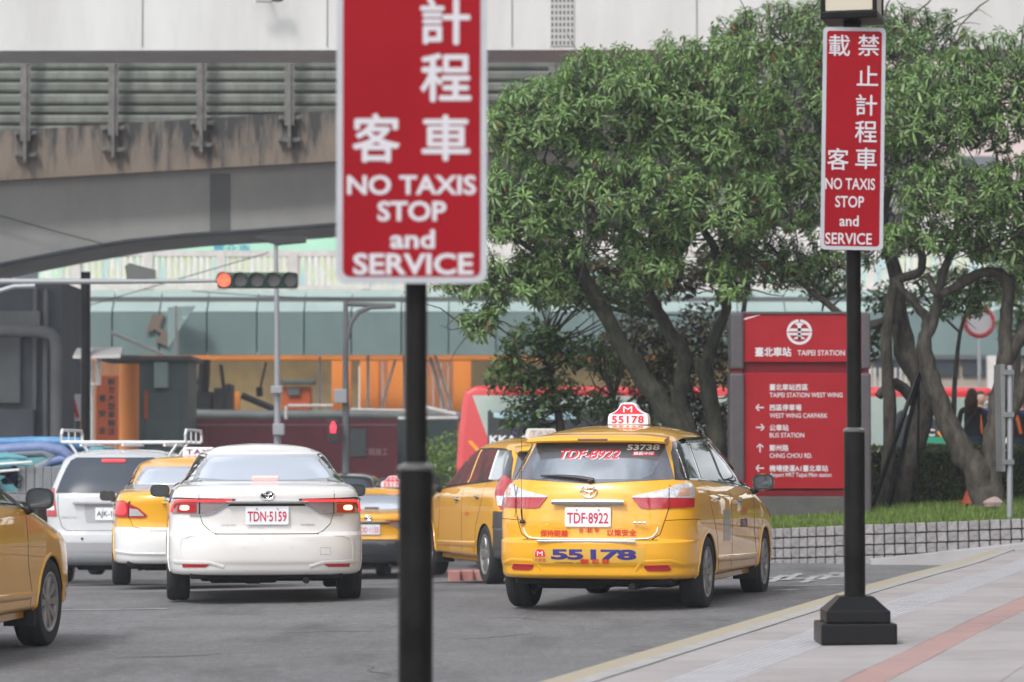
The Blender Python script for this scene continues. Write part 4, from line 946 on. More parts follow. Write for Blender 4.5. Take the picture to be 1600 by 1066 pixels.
# ---------------- lawn, plaza ----------------
def lz(x, y):
    return wtop(x)-.02+.017*(y-36.5)
M['soil'] = mat('soil', (.055, .075, .028), .95, noise=(.10, .085, .05), nscale=3)
V = []; Fc = []; nx, ny = 40, 14
for i in range(nx+1):
    p = wpos(wl[-1]*i/nx); t = (wpos(min(wl[-1]*i/nx+.05, wl[-1]))-wpos(max(wl[-1]*i/nx-.05, 0))).normalized()
    p = p+Vector((-t.y, t.x, 0))*.12
    for j in range(ny+1): x, y = p.x, p.y+(47-p.y)*j/ny; V.append((x, y, lz(x, y)))
for i in range(nx):
    for j in range(ny): Fc.append((i*(ny+1)+j, (i+1)*(ny+1)+j, (i+1)*(ny+1)+j+1, i*(ny+1)+j+1))
tag(mesh('lawn', V, Fc, M['soil'], None, True), kind='structure')
nb = 26000; X = rng.uniform(1.5, 9.0, nb); Y = 36.0+10*rng.beta(1, 1.6, nb)
wy = np.interp(X, [p[0] for p in WP], [p[1] for p in WP]); ok = Y > wy+.05; X, Y = X[ok], Y[ok]; Z = np.array([lz(x, y) for x, y in zip(X, Y)]); nb = len(X)
th = rng.uniform(0, 6.28, nb); hh = rng.uniform(.03, .085, nb)*(.55+.75*(.5+.5*np.sin(X*2.7+np.cos(Y*3.1)*1.7)))*(1+.5*(rng.random(nb) > .93)); ww = rng.uniform(.004, .009, nb); lean = rng.uniform(-.04, .04, (nb, 2))
Vg = np.zeros((nb, 3, 3)); Vg[:, 0] = np.stack([X-ww*np.cos(th), Y-ww*np.sin(th), Z-.005], 1); Vg[:, 1] = np.stack([X+ww*np.cos(th), Y+ww*np.sin(th), Z-.005], 1); Vg[:, 2] = np.stack([X+lean[:, 0], Y+lean[:, 1], Z+hh], 1)
def bulk(name, V, nper, m, tone=None, parent=None, faces=None):
    """many small faces in one mesh; V (n, nper, 3)"""
    me = bpy.data.meshes.new(name); n = V.shape[0]; P = V.reshape(-1, 3)
    me.vertices.add(len(P)); me.vertices.foreach_set('co', P.astype(np.float32).ravel())
    fs = faces if faces is not None else [tuple(range(nper))]
    idx = []; st = []; tot = []
    base = np.arange(n)*nper
    L_ = np.concatenate([np.array(f) for f in fs]); allidx = (base[:, None]+L_[None, :]).ravel()
    sizes = np.tile([len(f) for f in fs], n); starts = np.concatenate([[0], np.cumsum(sizes)[:-1]])
    me.loops.add(len(allidx)); me.loops.foreach_set('vertex_index', allidx.astype(np.int32))
    me.polygons.add(len(sizes)); me.polygons.foreach_set('loop_start', starts.astype(np.int32)); me.polygons.foreach_set('loop_total', sizes.astype(np.int32))
    me.materials.append(m); me.update(calc_edges=True)
    if tone is not None: tone_attr(me, np.repeat(tone, len(fs)) if len(tone) == n else tone)
    return link(name, me, parent)
M['grass'] = leafmat('grass', (.05, .11, .015), (.20, .30, .05), .6, .3)
tag(bulk('grass', Vg, 3, M['grass'], rng.random(nb)), 'short bright green grass behind the stone block wall', 'grass', kind='stuff')
M['plaza'] = mat('plaza', (.3, .29, .28), .85)
tag(mesh('plaza', [(1, 46.9, .62), (30, 46.9, .62), (30, 51, .66), (1, 51, .66), (1, 46.9, -1), (30, 46.9, -1), (30, 51, -1), (1, 51, -1)], [(0, 1, 2, 3), (4, 5, 1, 0), (6, 7, 3, 2), (5, 6, 2, 1), (7, 4, 0, 3)], M['plaza']), kind='structure')
# island kerb behind the yellow wagon
M['pink_kerb'] = mat('pink_kerb', (.36, .15, .13), .8, noise=(.45, .22, .2), nscale=6)
isl = empty('traffic_island'); isl['kind'] = 'structure'
a = G(700, 908); b = G(800, 906)
for k in range(5):
    p = a+(b-a)*(k/5); q = a+(b-a)*((k+.97)/5); g = MB(); g.bbox(p.x, q.x, p.y, p.y+.35, gz(p.x, p.y)-.1, gz(p.x, p.y)+.13, .02); g.build('kerb_stone', M['pink_kerb'], isl)
# ---------------- trees ----------------
M['bark'] = mat('bark', (.026, .022, .018), .9, noise=(.085, .074, .060), nscale=14, bump=.9, bscale=24, stretch=(1, 1, .35))
M['moss_bark'] = mat('moss_bark', (.018, .023, .014), .95, noise=(.070, .064, .046), nscale=12, bump=.9, bscale=20, stretch=(1, 1, .4))
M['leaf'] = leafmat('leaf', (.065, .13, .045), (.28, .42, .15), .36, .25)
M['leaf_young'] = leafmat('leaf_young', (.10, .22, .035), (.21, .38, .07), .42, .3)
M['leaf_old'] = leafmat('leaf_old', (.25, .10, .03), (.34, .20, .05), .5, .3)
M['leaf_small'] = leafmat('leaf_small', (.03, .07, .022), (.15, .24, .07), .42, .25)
M['hedge_leaf'] = leafmat('hedge_leaf', (.035, .06, .014), (.12, .15, .035), .5, .2)
def leaf_verts(L_, w, az, el, droop, roll=0):
    """one leaf, eight vertices: stalk, two ribs of three, tip"""
    out = np.array([math.cos(az), math.sin(az), 0]); side = np.array([-math.sin(az), math.cos(az), 0]); up = np.array([0, 0, 1])
    P = []
    def c(t):
        e = el-droop*t; return out*(L_*t*math.cos(e*.5+el*.5))+up*(L_*t*math.sin(e*.5+el*.5))
    P.append(c(.04))
    for t, k in ((.42, .75), (.74, 1.0)):
        m_ = c(t); P += [m_-side*w/2*k+up*.012, m_, m_+side*w/2*k+up*.012]
    P.append(c(1.0)); return np.array(P)
LEAF_F = [(0, 2, 1), (0, 3, 2), (1, 2, 5, 4), (2, 3, 6, 5), (4, 5, 7), (5, 6, 7)]
def rosette(seed, scale=1, nl=15, wide=1):
    r = np.random.default_rng(seed); V = []; tone = []; mi = []
    for k in range(nl):
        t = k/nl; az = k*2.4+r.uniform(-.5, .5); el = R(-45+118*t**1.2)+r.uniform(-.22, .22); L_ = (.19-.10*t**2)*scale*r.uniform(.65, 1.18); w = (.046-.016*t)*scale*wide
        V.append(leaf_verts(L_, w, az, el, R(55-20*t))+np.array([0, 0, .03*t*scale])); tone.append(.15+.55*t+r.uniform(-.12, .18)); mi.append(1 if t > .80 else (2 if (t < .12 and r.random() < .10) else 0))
    return np.array(V), np.array(tone), np.array(mi)
def rosette_mesh(name, seed, **k):
    V, tone, mi = rosette(seed, **k); n = len(V); me = bpy.data.meshes.new(name)
    me.from_pydata([tuple(p) for p in V.reshape(-1, 3)], [], [tuple(j+8*i for j in f) for i in range(n) for f in LEAF_F])
    for m in (M['leaf'], M['leaf_young'], M['leaf_old']): me.materials.append(m)
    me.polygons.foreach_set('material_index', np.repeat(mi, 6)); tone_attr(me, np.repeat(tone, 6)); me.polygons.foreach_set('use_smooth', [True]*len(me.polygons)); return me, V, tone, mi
def rot_to(axis, spin):
    q = Vector((0, 0, 1)).rotation_difference(axis); return q.to_matrix() @ Matrix.Rotation(spin, 3, 'Z')
def crown_points(lobes, n, ymax_py=None, shell=.45, rg=rng):
    """points spread through the outer part of several ellipsoids, as (place, outward direction)"""
    P = []; vol = np.array([l[1][0]*l[1][1]*l[1][2] for l in lobes])**.75; vol = vol/vol.sum()
    while len(P) < n:
        i = rg.choice(len(lobes), p=vol); c, r_ = lobes[i]; d = rg.normal(size=3); d /= np.linalg.norm(d)
        if d[2] < -.55: continue
        k = 1-shell*rg.random()**1.3
        p = np.array(c)+d*np.array(r_)*k*(1+.13*math.sin(d[0]*5+i*2)*math.cos(d[2]*6+i))
        # drop points deep inside another lobe
        deep = any(np.sum(((p-np.array(c2))/np.array(r2))**2) < .30 for j, (c2, r2) in enumerate(lobes) if j != i)
        if deep and rg.random() < .8: continue
        if ymax_py and not ymax_py(p): continue
        o = d/np.array(r_); o /= np.linalg.norm(o); P.append((Vector(p), Vector(o)))
    return P
def limb_tubes(g, limbs, m=0, n=8):
    """limbs: lists of (point, radius); smoothed with a little wander"""
    nodes = []
    for L_ in limbs:
        P = [Vector(p) for p, r in L_]; rr = [r for p, r in L_]; Q = []; q2 = []
        for i in range(len(P)-1):
            p0, p1, p2, p3 = P[max(i-1, 0)], P[i], P[i+1], P[min(i+2, len(P)-1)]
            for t in (0, .25, .5, .75):
                a = .5*((2*p1)+(p2-p0)*t+(2*p0-5*p1+4*p2-p3)*t*t+(3*p1-p0-3*p2+p3)*t**3)
                r_ = rr[i]+(rr[i+1]-rr[i])*t; a = a+Vector([random.uniform(-1, 1)*r_*.18 for _ in range(3)]) if (i or t) else a
                Q.append(a); q2.append(r_*random.uniform(.93, 1.08))
        Q.append(P[-1]); q2.append(rr[-1]); g.tube(Q, q2, n, m); nodes += list(zip(Q, q2))
    return nodes
def leaf_cloud(name, lobes, n, size, m, parent, rg, wide=.5, fil=None, shell=.6):
    pts = crown_points(lobes, n, fil, shell, rg); P = np.array([tuple(p) for p, o in pts]); az = rg.uniform(0, 6.28, n); el = rg.uniform(-1.0, .7, n); L_ = size*rg.uniform(.6, 1.3, n)
    d = np.stack([np.cos(az)*np.cos(el), np.sin(az)*np.cos(el), np.sin(el)], 1); s_ = np.stack([-np.sin(az), np.cos(az), rg.uniform(-.4, .4, n)], 1); w = (L_*wide/2)[:, None]; L2 = L_[:, None]
    V = np.stack([P, P+d*L2*.5-s_*w, P+d*L2, P+d*L2*.5+s_*w], 1); o = bulk(name, V, 4, m, rg.random(n)*.9, parent); o['kind'] = 'stuff'; return o
def bare_twigs(g, second, rg, n, ln=.9):
    for _ in range(n):
        q = second[int(rg.integers(len(second)))]; d = Vector(rg.normal(size=3)); d.z = abs(d.z)*.6-.1; d.y -= .8; d.normalize(); P = [q]
        for k in range(4): d = (d+Vector(rg.normal(size=3)*.38)).normalized(); P.append(P[-1]+d*ln*rg.uniform(.2, .4))
        g.tube(P, [.014, .011, .009, .006, .003], 5)
def make_tree(name, label, limbs, lobes, n, scale=1.0, group='street trees on the lawn', nparts=250, seeds=(1, 2, 3, 4), fil=None, bark='bark', nl=15, sec=26, wide=1, shell=.45, extra=()):
    base = limbs[0][0][0]; root = empty(name, (base[0], base[1], base[2]), 0, label, 'tree', group)
    inv = -Vector(base)
    g = MB(); nodes = limb_tubes(g, limbs, n=10)
    rg = np.random.default_rng(sum(seeds)*7+n)
    pts = crown_points(lobes, n, fil, shell, rg)
    lc = leaf_cloud('foliage', lobes, n*4, .10*scale+.02, M['leaf'], root, rg, fil=fil, wide=.36, shell=.7); lc.location = inv
    second = []
    for c, r_ in lobes:
        for _ in range(sec):
            d = rg.normal(size=3); d /= np.linalg.norm(d); d[2] = abs(d[2])*.9-.25; second.append(Vector(np.array(c)+d*np.array(r_)*rg.uniform(.35, .72)))
    NP = np.array([tuple(a) for a, r_ in nodes]); tw = []
    order = sorted(range(len(second)), key=lambda i: float(np.min(np.sum((NP-np.array(second[i]))**2, 1))))
    for i in order:
        q = second[i]; d2 = np.sum((NP-np.array(q))**2, 1)+.6*np.maximum(0, NP[:, 2]-q.z)**2; j = int(np.argmin(d2)); a = Vector(NP[j]); ln = (q-a).length
        if ln > 2.6: continue
        r0 = min(.035, .010+.014*ln); mid = (a+q)/2+Vector((rg.normal()*.10*ln, rg.normal()*.10*ln, -.05*ln+rg.normal()*.08*ln)); pth = [a, a+(mid-a)*.5+Vector(rg.normal(size=3)*.04*ln), mid, mid+(q-mid)*.5+Vector(rg.normal(size=3)*.05*ln), q]
        g.tube(pth, [r0, r0*.85, r0*.7, r0*.55, r0*.45], 6, 0); NP = np.vstack([NP, [tuple(p) for p in pth[1:]]])
    tg = MB()
    for p, o in pts:
        d2 = np.sum((NP-np.array(p))**2, 1); j = int(np.argmin(d2)); a = Vector(NP[j]); ln = (p-a).length
        if ln > 1.3: continue
        mid = (a+p)/2+Vector((0, 0, -.12*ln))+Vector(rg.normal(size=3)*.05*ln); tg.tube([a, mid, p], [.011, .008, .007], 4, 0, cap=False)
    for q in extra: tg.tube([Vector(p) for p in q], [.012]*(len(q)-1)+[.004], 5, 0)
    bare_twigs(tg, second, rg, 70)
    tr = g.build('trunk', M[bark], root, True, 80); tr.location = inv
    tr = tg.build('twig', M['bark'], root, True, 80); tr.location = inv; tr['kind'] = 'stuff'
    var = [rosette_mesh('leaf_cluster', s_, scale=scale*q, nl=n_, wide=w_) for s_, q, n_, w_ in zip(list(seeds)+[x+20 for x in seeds], (1, .75, 1.15, .9, 1.3, .6, 1.0, .85), (15, 9, 17, 12, 8, 11, 18, 7), (1, 1.2, .9, .8, 1, 1.3, .85, 1.15))]
    cam_ = Vector((0, 0, CAMZ)); key = sorted(range(len(pts)), key=lambda i: pts[i][0].y-.0*pts[i][0].z)
    big = set(key[:nparts]); BV = []; BT = []; BM = []
    for i, (p, o) in enumerate(pts):
        ax_ = (Vector((0, 0, 1.0))+o*.9+Vector(rg.normal(size=3)*.22)).normalized(); me, V, tone, mi = var[i % len(var)]; Rm = rot_to(ax_, rg.uniform(0, 6.28)); s_ = rg.uniform(.62, 1.25)
        if i in big:
            ob = link('leaf_cluster', me, root); ob.matrix_local = Matrix.Translation(p-Vector(base)) @ Rm.to_4x4() @ Matrix.Scale(s_, 4)
        else:
            BV.append(V.reshape(-1, 3) @ (np.array(Rm).T*s_)+np.array(p)+np.array(inv)); BT.append(np.clip(tone+rg.uniform(-.12, .22), 0, 1)); BM.append(mi)
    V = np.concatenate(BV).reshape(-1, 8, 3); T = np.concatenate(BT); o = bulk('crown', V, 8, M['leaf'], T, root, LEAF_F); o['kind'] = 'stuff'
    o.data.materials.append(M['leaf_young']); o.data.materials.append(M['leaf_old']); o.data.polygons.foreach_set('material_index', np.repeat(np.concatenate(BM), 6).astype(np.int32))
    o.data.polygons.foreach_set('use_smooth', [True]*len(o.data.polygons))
    return root
def pxl(pts, Y0):
    """limb given by image points (px, py, depth offset, radius in m)"""
    return [(tuple(at(p[0], p[1], Y0+p[2])), p[3]) for p in pts]
def lobe(px, py, Y, rx, ry, rz): return (tuple(at(px, py, Y)), (rx, ry, rz))
def proj(p):
    v = Vector(p)-Vector((0, 0, CAMZ)); f = v.y*math.cos(PITCH)+v.z*math.sin(PITCH); return 800+F*v.x/f, 533-F*(-v.y*math.sin(PITCH)+v.z*math.cos(PITCH))/f
YA = 42.0
trA = [pxl([(1096, 800, 0, .24), (1088, 740, 0, .20), (1075, 690, 0, .19), (1040, 640, -.1, .15), (1000, 585, -.2, .125), (960, 520, -.4, .11), (925, 455, -.5, .10), (890, 420, -.6, .08), (850, 400, -.8, .05), (800, 370, -1, .03)], YA),
       pxl([(1075, 690, 0, .15), (1062, 620, .3, .12), (1070, 560, .5, .11), (1035, 500, .6, .09), (1010, 440, .6, .08), (1040, 380, .6, .06), (1010, 310, .5, .04), (960, 230, .3, .03)], YA),
       pxl([(1096, 760, 0, .17), (1120, 690, .2, .12), (1105, 600, .3, .11), (1112, 540, .3, .09), (1135, 480, .3, .07), (1120, 400, .2, .06), (1090, 330, 0, .045), (1110, 250, 0, .03)], YA),
       pxl([(1130, 800, .3, .15), (1128, 720, .3, .13), (1110, 620, .3, .11), (1095, 560, .2, .10)], YA),
       pxl([(925, 455, -.5, .06), (905, 400, -.6, .05), (880, 330, -.7, .04), (850, 250, -.8, .025)], YA),
       pxl([(1010, 440, .6, .06), (1060, 400, .4, .055), (1075, 365, .2, .05), (1120, 350, 0, .045), (1180, 330, -.2, .03)], YA),
       pxl([(1040, 380, .6, .05), (1000, 375, .2, .05), (975, 340, 0, .045), (940, 300, -.3, .035), (880, 260, -.5, .02)], YA)]
filA = lambda p: (lambda q: q[1] < 300+ (220 if q[0] < 870 else (130 if q[0] < 1000 else (150 if q[0] < 1120 else 175))) + 60*math.sin(q[0]*.045) and q[0] > 630)(proj(p))
make_tree('broadleaf_tree', 'left broad crowned tree with big leaf rosettes and leaning mossy trunk behind the taxi', trA,
    [lobe(850, 200, YA-.6, .85, 1.2, .75), lobe(815, 330, YA-.8, .75, 1.0, .85), lobe(960, 170, YA-.3, 1.0, 1.3, .85), lobe(960, 320, YA-.9, 1.1, 1.0, .8), lobe(1090, 190, YA, 1.1, 1.4, 1.25), lobe(1120, 330, YA-.5, .9, 1.1, .8), lobe(735, 440, YA-.6, .5, .6, .5), lobe(830, 450, YA-.7, .6, .7, .55), lobe(760, 510, YA-.6, .35, .5, .35), lobe(1030, 430, YA-.6, .7, .7, .4), lobe(905, 400, YA-.7, .7, .7, .35), lobe(990, 385, YA-.3, .7, .7, .35), lobe(1120, 450, YA-.5, .5, .7, .4)],
    2600, nparts=290, scale=.88, fil=filA, bark='moss_bark', seeds=(1, 2, 3, 4))
YB = 43.0
trB = [pxl([(1405, 810, 0, .20), (1412, 740, 0, .17), (1440, 660, 0, .16), (1440, 600, 0, .17), (1420, 560, 0, .16), (1405, 500, .1, .14), (1400, 430, .2, .10), (1380, 350, .2, .07), (1400, 250, .2, .05)], YB),
       pxl([(1372, 800, -.4, .12), (1385, 740, -.4, .10), (1390, 640, -.4, .09), (1385, 560, -.4, .085), (1388, 500, -.4, .08), (1400, 440, -.4, .07), (1440, 420, -.5, .06), (1430, 350, -.5, .05)], YB),
       pxl([(1395, 500, -.3, .07), (1372, 505, -.4, .07), (1340, 510, -.5, .06), (1300, 480, -.5, .05), (1250, 440, -.5, .04), (1200, 380, -.5, .025)], YB),
       pxl([(1440, 640, 0, .09), (1400, 600, -.2, .08), (1372, 620, -.3, .06)], YB)]
make_tree('broadleaf_tree', 'middle tree with dense crown and black support stakes beside the red direction board', trB,
    [lobe(1240, 170, YB, .95, 1.3, 1.15), lobe(1220, 330, YB-.4, .75, 1.0, .75), lobe(1360, 120, YB+.2, 1.1, 1.3, .8), lobe(1400, 260, YB-.4, 1.0, 1.1, .9), lobe(1300, 420, YB-.2, .7, .8, .30), lobe(1200, 70, YB+.6, 1.0, 1.2, .6), lobe(1180, 400, YB-.2, .6, .8, .55), lobe(1290, 300, YB-.3, .6, .9, .9), lobe(1250, 420, YB-.2, .55, .7, .45), lobe(1300, 40, YB+.8, .9, .8, .5), lobe(1430, 60, YB+.6, .8, .8, .5), lobe(1210, 250, YB-.5, .6, .9, .8), lobe(1380, 380, YB-.2, .6, .8, .35)],
    1900, nparts=290, scale=.74, seeds=(5, 6, 7, 8), nl=14, fil=lambda p: (lambda q: q[1] < (475 if q[0] < 1340 else 405)+30*math.sin(q[0]*.07))(proj(p)),
    extra=[[at(1235, 70, YB), at(1240, 30, YB), at(1262, 20, YB-.2), at(1300, 5, YB-.3), at(1330, -20, YB-.3)], [at(1420, 60, YB), at(1425, 25, YB), at(1450, 5, YB), at(1470, -20, YB)], [at(1400, 90, YB), at(1380, 50, YB), at(1385, 10, YB), at(1400, -20, YB)], [at(1240, 45, YB), at(1285, 45, YB), at(1320, 55, YB), at(1350, 40, YB)], [at(1480, 80, YB), at(1500, 40, YB), at(1530, 10, YB), at(1560, -10, YB)]])
YC = 41.2
trC = [pxl([(1545, 795, 0, .22), (1530, 740, 0, .20), (1500, 700, 0, .16), (1470, 630, 0, .13), (1450, 575, 0, .12), (1443, 535, 0, .10), (1462, 490, 0, .08), (1470, 440, 0, .06), (1490, 380, 0, .045), (1500, 300, 0, .03)], YC),
       pxl([(1550, 790, 0, .18), (1550, 730, 0, .15), (1555, 660, 0, .13), (1565, 600, 0, .12), (1573, 560, 0, .12), (1572, 500, 0, .09), (1575, 440, 0, .08), (1540, 425, 0, .07), (1490, 450, -.2, .065), (1465, 460, -.3, .05), (1450, 430, -.3, .03)], YC),
       pxl([(1573, 560, 0, .09), (1600, 520, 0, .09), (1620, 450, 0, .07), (1610, 350, 0, .05)], YC),
       pxl([(1575, 440, 0, .07), (1605, 420, 0, .06), (1590, 340, 0, .045), (1560, 260, 0, .03)], YC),
       pxl([(1550, 700, 0, .10), (1590, 620, 0, .09), (1625, 540, 0, .08)], YC),
       pxl([(1443, 540, 0, .08), (1448, 500, 0, .075), (1425, 470, -.1, .05), (1400, 440, -.1, .04)], YC)]
make_tree('broadleaf_tree', 'right forked tree with low twisted limbs beside the grey post', trC,
    [lobe(1470, 180, YC, .95, 1.2, .85), lobe(1490, 310, YC-.4, .8, 1.0, .6), lobe(1590, 160, YC, 1.0, 1.2, 1.0), lobe(1600, 320, YC-.2, .9, 1.1, .7), lobe(1640, 420, YC-.2, .5, .7, .3), lobe(1440, 380, YC-.2, .6, .8, .35), lobe(1560, 390, YC, .6, .8, .35), lobe(1500, 480, YC+1.0, .45, .5, .28)],
    1650, nparts=290, scale=.74, seeds=(9, 10, 11, 12), nl=14, fil=lambda p: (lambda q: q[1] < (430 if q[0] > 1530 else 415)+25*math.sin(q[0]*.06) or (q[1] > 450 and q[1] < 545 and q[0] < 1540))(proj(p)))
# two tree copies added out of view at right, to darken the taxi's reflections
def copy_thing(o, loc, rz, label):
    c = o.copy(); COL.objects.link(c); c.location = loc; c.rotation_euler = (0, 0, rz); c['label'] = label
    for ch in o.children:
        d = ch.copy(); COL.objects.link(d); d.parent = c
        for g_ in ch.children: e_ = g_.copy(); COL.objects.link(e_); e_.parent = d
    return c
_tb = [o for o in bpy.data.objects if o.name.startswith('broadleaf_tree')]
copy_thing(_tb[1], (10.6, 44.5, .5), R(150), 'first added tree copy, out of view at right, for car reflections'); copy_thing(_tb[2], (14.5, 43.5, .55), R(70), 'second added tree copy, out of view at right, for car reflections')
# small-leaved undergrowth tree and far foliage
def small_tree(name, label, base, limbs, lobes, n, size, m, group=None, fil=None, cat='tree', bark='bark', wide=.5):
    root = empty(name, base, 0, label, cat, group); inv = -Vector(base); g = MB(); nodes = limb_tubes(g, limbs, n=8); rg = np.random.default_rng(n)
    for c, r_ in lobes:
        for _ in range(10):
            d = rg.normal(size=3); d /= np.linalg.norm(d); q = Vector(np.array(c)+d*np.array(r_)*.75); a = min((x for x, _r in nodes), key=lambda x: (x-q).length); md = (a+q)/2+Vector(rg.normal(size=3)*.08)
            g.tube([a, md, q], [.025, .015, .006], 5)
    t = g.build('trunk', M[bark], root, True, 80); t.location = inv
    o = leaf_cloud('crown', lobes, n, size, M[m], root, rg, fil=fil, wide=wide); o.location = inv; return root
b0 = at(880, 790, 44.5)
small_tree('understory_tree', 'low dark leafy tree behind the two yellow taxi roofs', tuple(b0), [pxl([(880, 790, 0, .08), (878, 700, 0, .07), (868, 620, 0, .05), (850, 540, 0, .03)], 44.5), pxl([(900, 780, 0, .06), (935, 690, 0, .05), (960, 620, 0, .03)], 44.5)],
    [lobe(850, 620, 44.5, .55, .5, .45), lobe(830, 540, 44.3, .5, .5, .4), lobe(930, 640, 44.6, .5, .5, .35), lobe(905, 560, 44.5, .55, .5, .4), lobe(990, 660, 44.8, .35, .4, .2), lobe(960, 470, 44.8, .8, .5, .35), lobe(880, 460, 44.5, .6, .5, .35), lobe(800, 590, 44.4, .4, .5, .4), lobe(820, 660, 44.5, .4, .4, .25)], 6500, .13, 'leaf_small', group='smaller trees behind the crowns', wide=.42)
b0 = at(1030, 800, 47.5)
M['leaf_brown'] = leafmat('leaf_brown', (.035, .05, .022), (.13, .105, .055), .5, .25)
small_tree('understory_tree', 'brownish leafy tree in shade behind the leaning trunk', tuple(b0), [pxl([(1030, 800, 0, .08), (1040, 650, 0, .06), (1035, 500, 0, .04)], 47.5), pxl([(1160, 790, 0, .06), (1150, 600, 0, .05), (1170, 430, 0, .03)], 47.5)],
    [lobe(1000, 560, 47.5, .8, .6, .8), lobe(1050, 650, 47.7, .7, .5, .6), lobe(1100, 560, 47.5, .5, .5, .9), lobe(1000, 700, 47.9, .7, .5, .4), lobe(1140, 420, 47.5, .7, .6, .5), lobe(1020, 440, 47.5, .8, .6, .5), lobe(1130, 680, 47.5, .4, .5, .6), lobe(1040, 600, 47.3, .6, .4, .5), lobe(920, 430, 47.5, .7, .5, .4), lobe(860, 440, 47.5, .5, .5, .3)], 17000, .12, 'leaf_brown', group='smaller trees behind the crowns')
b0 = at(1330, 800, 46.2)
small_tree('understory_tree', 'thin twiggy tree filling the gap behind the right lamp post', tuple(b0), [pxl([(1330, 800, 0, .06), (1335, 700, 0, .05), (1350, 560, 0, .04), (1400, 470, 0, .025)], 46.2), pxl([(1480, 800, 0, .05), (1490, 640, 0, .04), (1500, 520, 0, .03), (1530, 440, 0, .02)], 46.2), pxl([(1350, 560, 0, .03), (1300, 480, 0, .02), (1260, 430, 0, .015)], 46.2), pxl([(1500, 520, 0, .02), (1450, 470, 0, .018), (1420, 420, 0, .012)], 46.2)],
    [lobe(1400, 470, 46.2, .5, .5, .35), lobe(1300, 450, 46.2, .5, .5, .3), lobe(1480, 440, 46.2, .5, .5, .3), lobe(1560, 450, 46.2, .5, .5, .35), lobe(1370, 540, 46.2, .25, .4, .3), lobe(1240, 440, 46.2, .4, .4, .25)], 3600, .11, 'leaf_small', group='smaller trees behind the crowns', wide=.4)
b0 = at(1590, 760, 66)
M['leaf_lime'] = leafmat('leaf_lime', (.12, .22, .05), (.30, .42, .12), .5, .35)
small_tree('street_tree', 'lime green tree far back at the right edge', tuple(b0), [pxl([(1590, 760, 0, .12), (1590, 560, 0, .08), (1595, 480, 0, .04)], 66)], [lobe(1600, 450, 66, 1.2, 1, .9), lobe(1640, 520, 66, 1.2, 1, .7)], 3500, .16, 'leaf_lime')
# stakes that prop the middle tree
for k, (a, b) in enumerate((((1442, 562), (1362, 795)), ((1440, 575), (1388, 800)), ((1436, 555), (1434, 798)), ((1450, 590), (1500, 745)))):
    g = MB(); g.tube([at(a[0], a[1], 42.2), at(b[0], b[1], 41.4+.3*k)], .032 if k < 2 else .022, 8)
    tag(g.build('tree_stake', M['pole_black']), ('longest black slanting stake tied to the middle tree', 'shorter black slanting stake crossing beside the longest one', 'upright black stake against the middle tree trunk', 'thin black stake leaning right from the middle tree')[k], 'stake', 'stakes propping the middle tree')
# hedge
hx0, hx1, hy0, hy1 = 4.45, 9.6, 42.9, 43.9
hr = empty('hedge', (6.8, 43.4, .5), 0, 'clipped green hedge behind the trees at right', 'hedge')
g = MB(); g.bbox(hx0+.08-6.8, hx1-.08-6.8, hy0+.08-43.4, hy1-.08-43.4, -.05, .84, .05); g.build('hedge_core', M['soil_dark'] if 'soil_dark' in M else mat('hedge_dark', (.012, .018, .008), .95), hr)
n = 26000; rg = np.random.default_rng(5); P = np.stack([rg.uniform(hx0, hx1, n), rg.uniform(hy0, hy1, n), rg.uniform(.5, 1.43, n)], 1); k = rg.random(n)
P[k < .62, 1] = hy0+np.abs(rg.normal(0, .05, (k < .62).sum())); P[k > .75, 2] = 1.43-np.abs(rg.normal(0, .04, (k > .75).sum()))
P[:, 2] += .03*np.sin(P[:, 0]*3.1)*(P[:, 2] > 1.2); P[:, 1] += .04*np.sin(P[:, 0]*2.3+P[:, 2]*3)
az = rg.uniform(0, 6.28, n); el = rg.uniform(-.8, 1.2, n); L_ = rg.uniform(.03, .06, n)
d = np.stack([np.cos(az)*np.cos(el), np.sin(az)*np.cos(el), np.sin(el)], 1); s_ = np.stack([-np.sin(az), np.cos(az), 0*az], 1); w = (L_*.3)[:, None]; L2 = L_[:, None]
o = bulk('leaves', np.stack([P, P+d*L2*.5-s_*w, P+d*L2, P+d*L2*.5+s_*w], 1)-np.array([6.8, 43.4, .5]), 4, M['hedge_leaf'], rg.random(n), hr); o['kind'] = 'stuff'
# far green bank beside the bus
hr = empty('bush', tuple(at(690, 790, 62)), 0, 'sunlit green bush left of the red bus', 'bush')
o = leaf_cloud('leaves', [lobe(690, 745, 62, .8, .7, .9), lobe(660, 780, 62, .8, .7, .7), lobe(705, 800, 62, .8, .7, .6)], 5000, .11, M['leaf_lime'], hr, np.random.default_rng(3)); o.location = -Vector(hr.location)
# ---------------- overpasses ----------------
M['cover_grey'] = mat('cover_grey', (.22, .22, .21), .8)
M['conc_white'] = mat('conc_white', (.60, .60, .585), .8, noise=(.50, .495, .48), nscale=.9, stretch=(1, 1, .18))
M['conc_grey'] = mat('conc_grey', (.46, .46, .445), .85, noise=(.37, .37, .36), nscale=.6, stretch=(1, 1, .5))
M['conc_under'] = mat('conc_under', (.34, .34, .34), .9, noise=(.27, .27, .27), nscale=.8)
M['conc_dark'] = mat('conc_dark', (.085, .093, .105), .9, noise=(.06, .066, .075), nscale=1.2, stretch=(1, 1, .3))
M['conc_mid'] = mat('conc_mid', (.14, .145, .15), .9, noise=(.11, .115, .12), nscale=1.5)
M['barrier'] = mat('barrier', (.20, .22, .185), .7, noise=(.12, .13, .11), nscale=1.6, stretch=(1, 1, .35))
M['barrier_b'] = mat('barrier_b', (.25, .27, .23), .7, noise=(.13, .14, .12), nscale=2.2, stretch=(1, 1, .3))
M['bracket'] = mat('bracket', (.24, .235, .22), .6, metal=.2, noise=(.14, .135, .125), nscale=5)
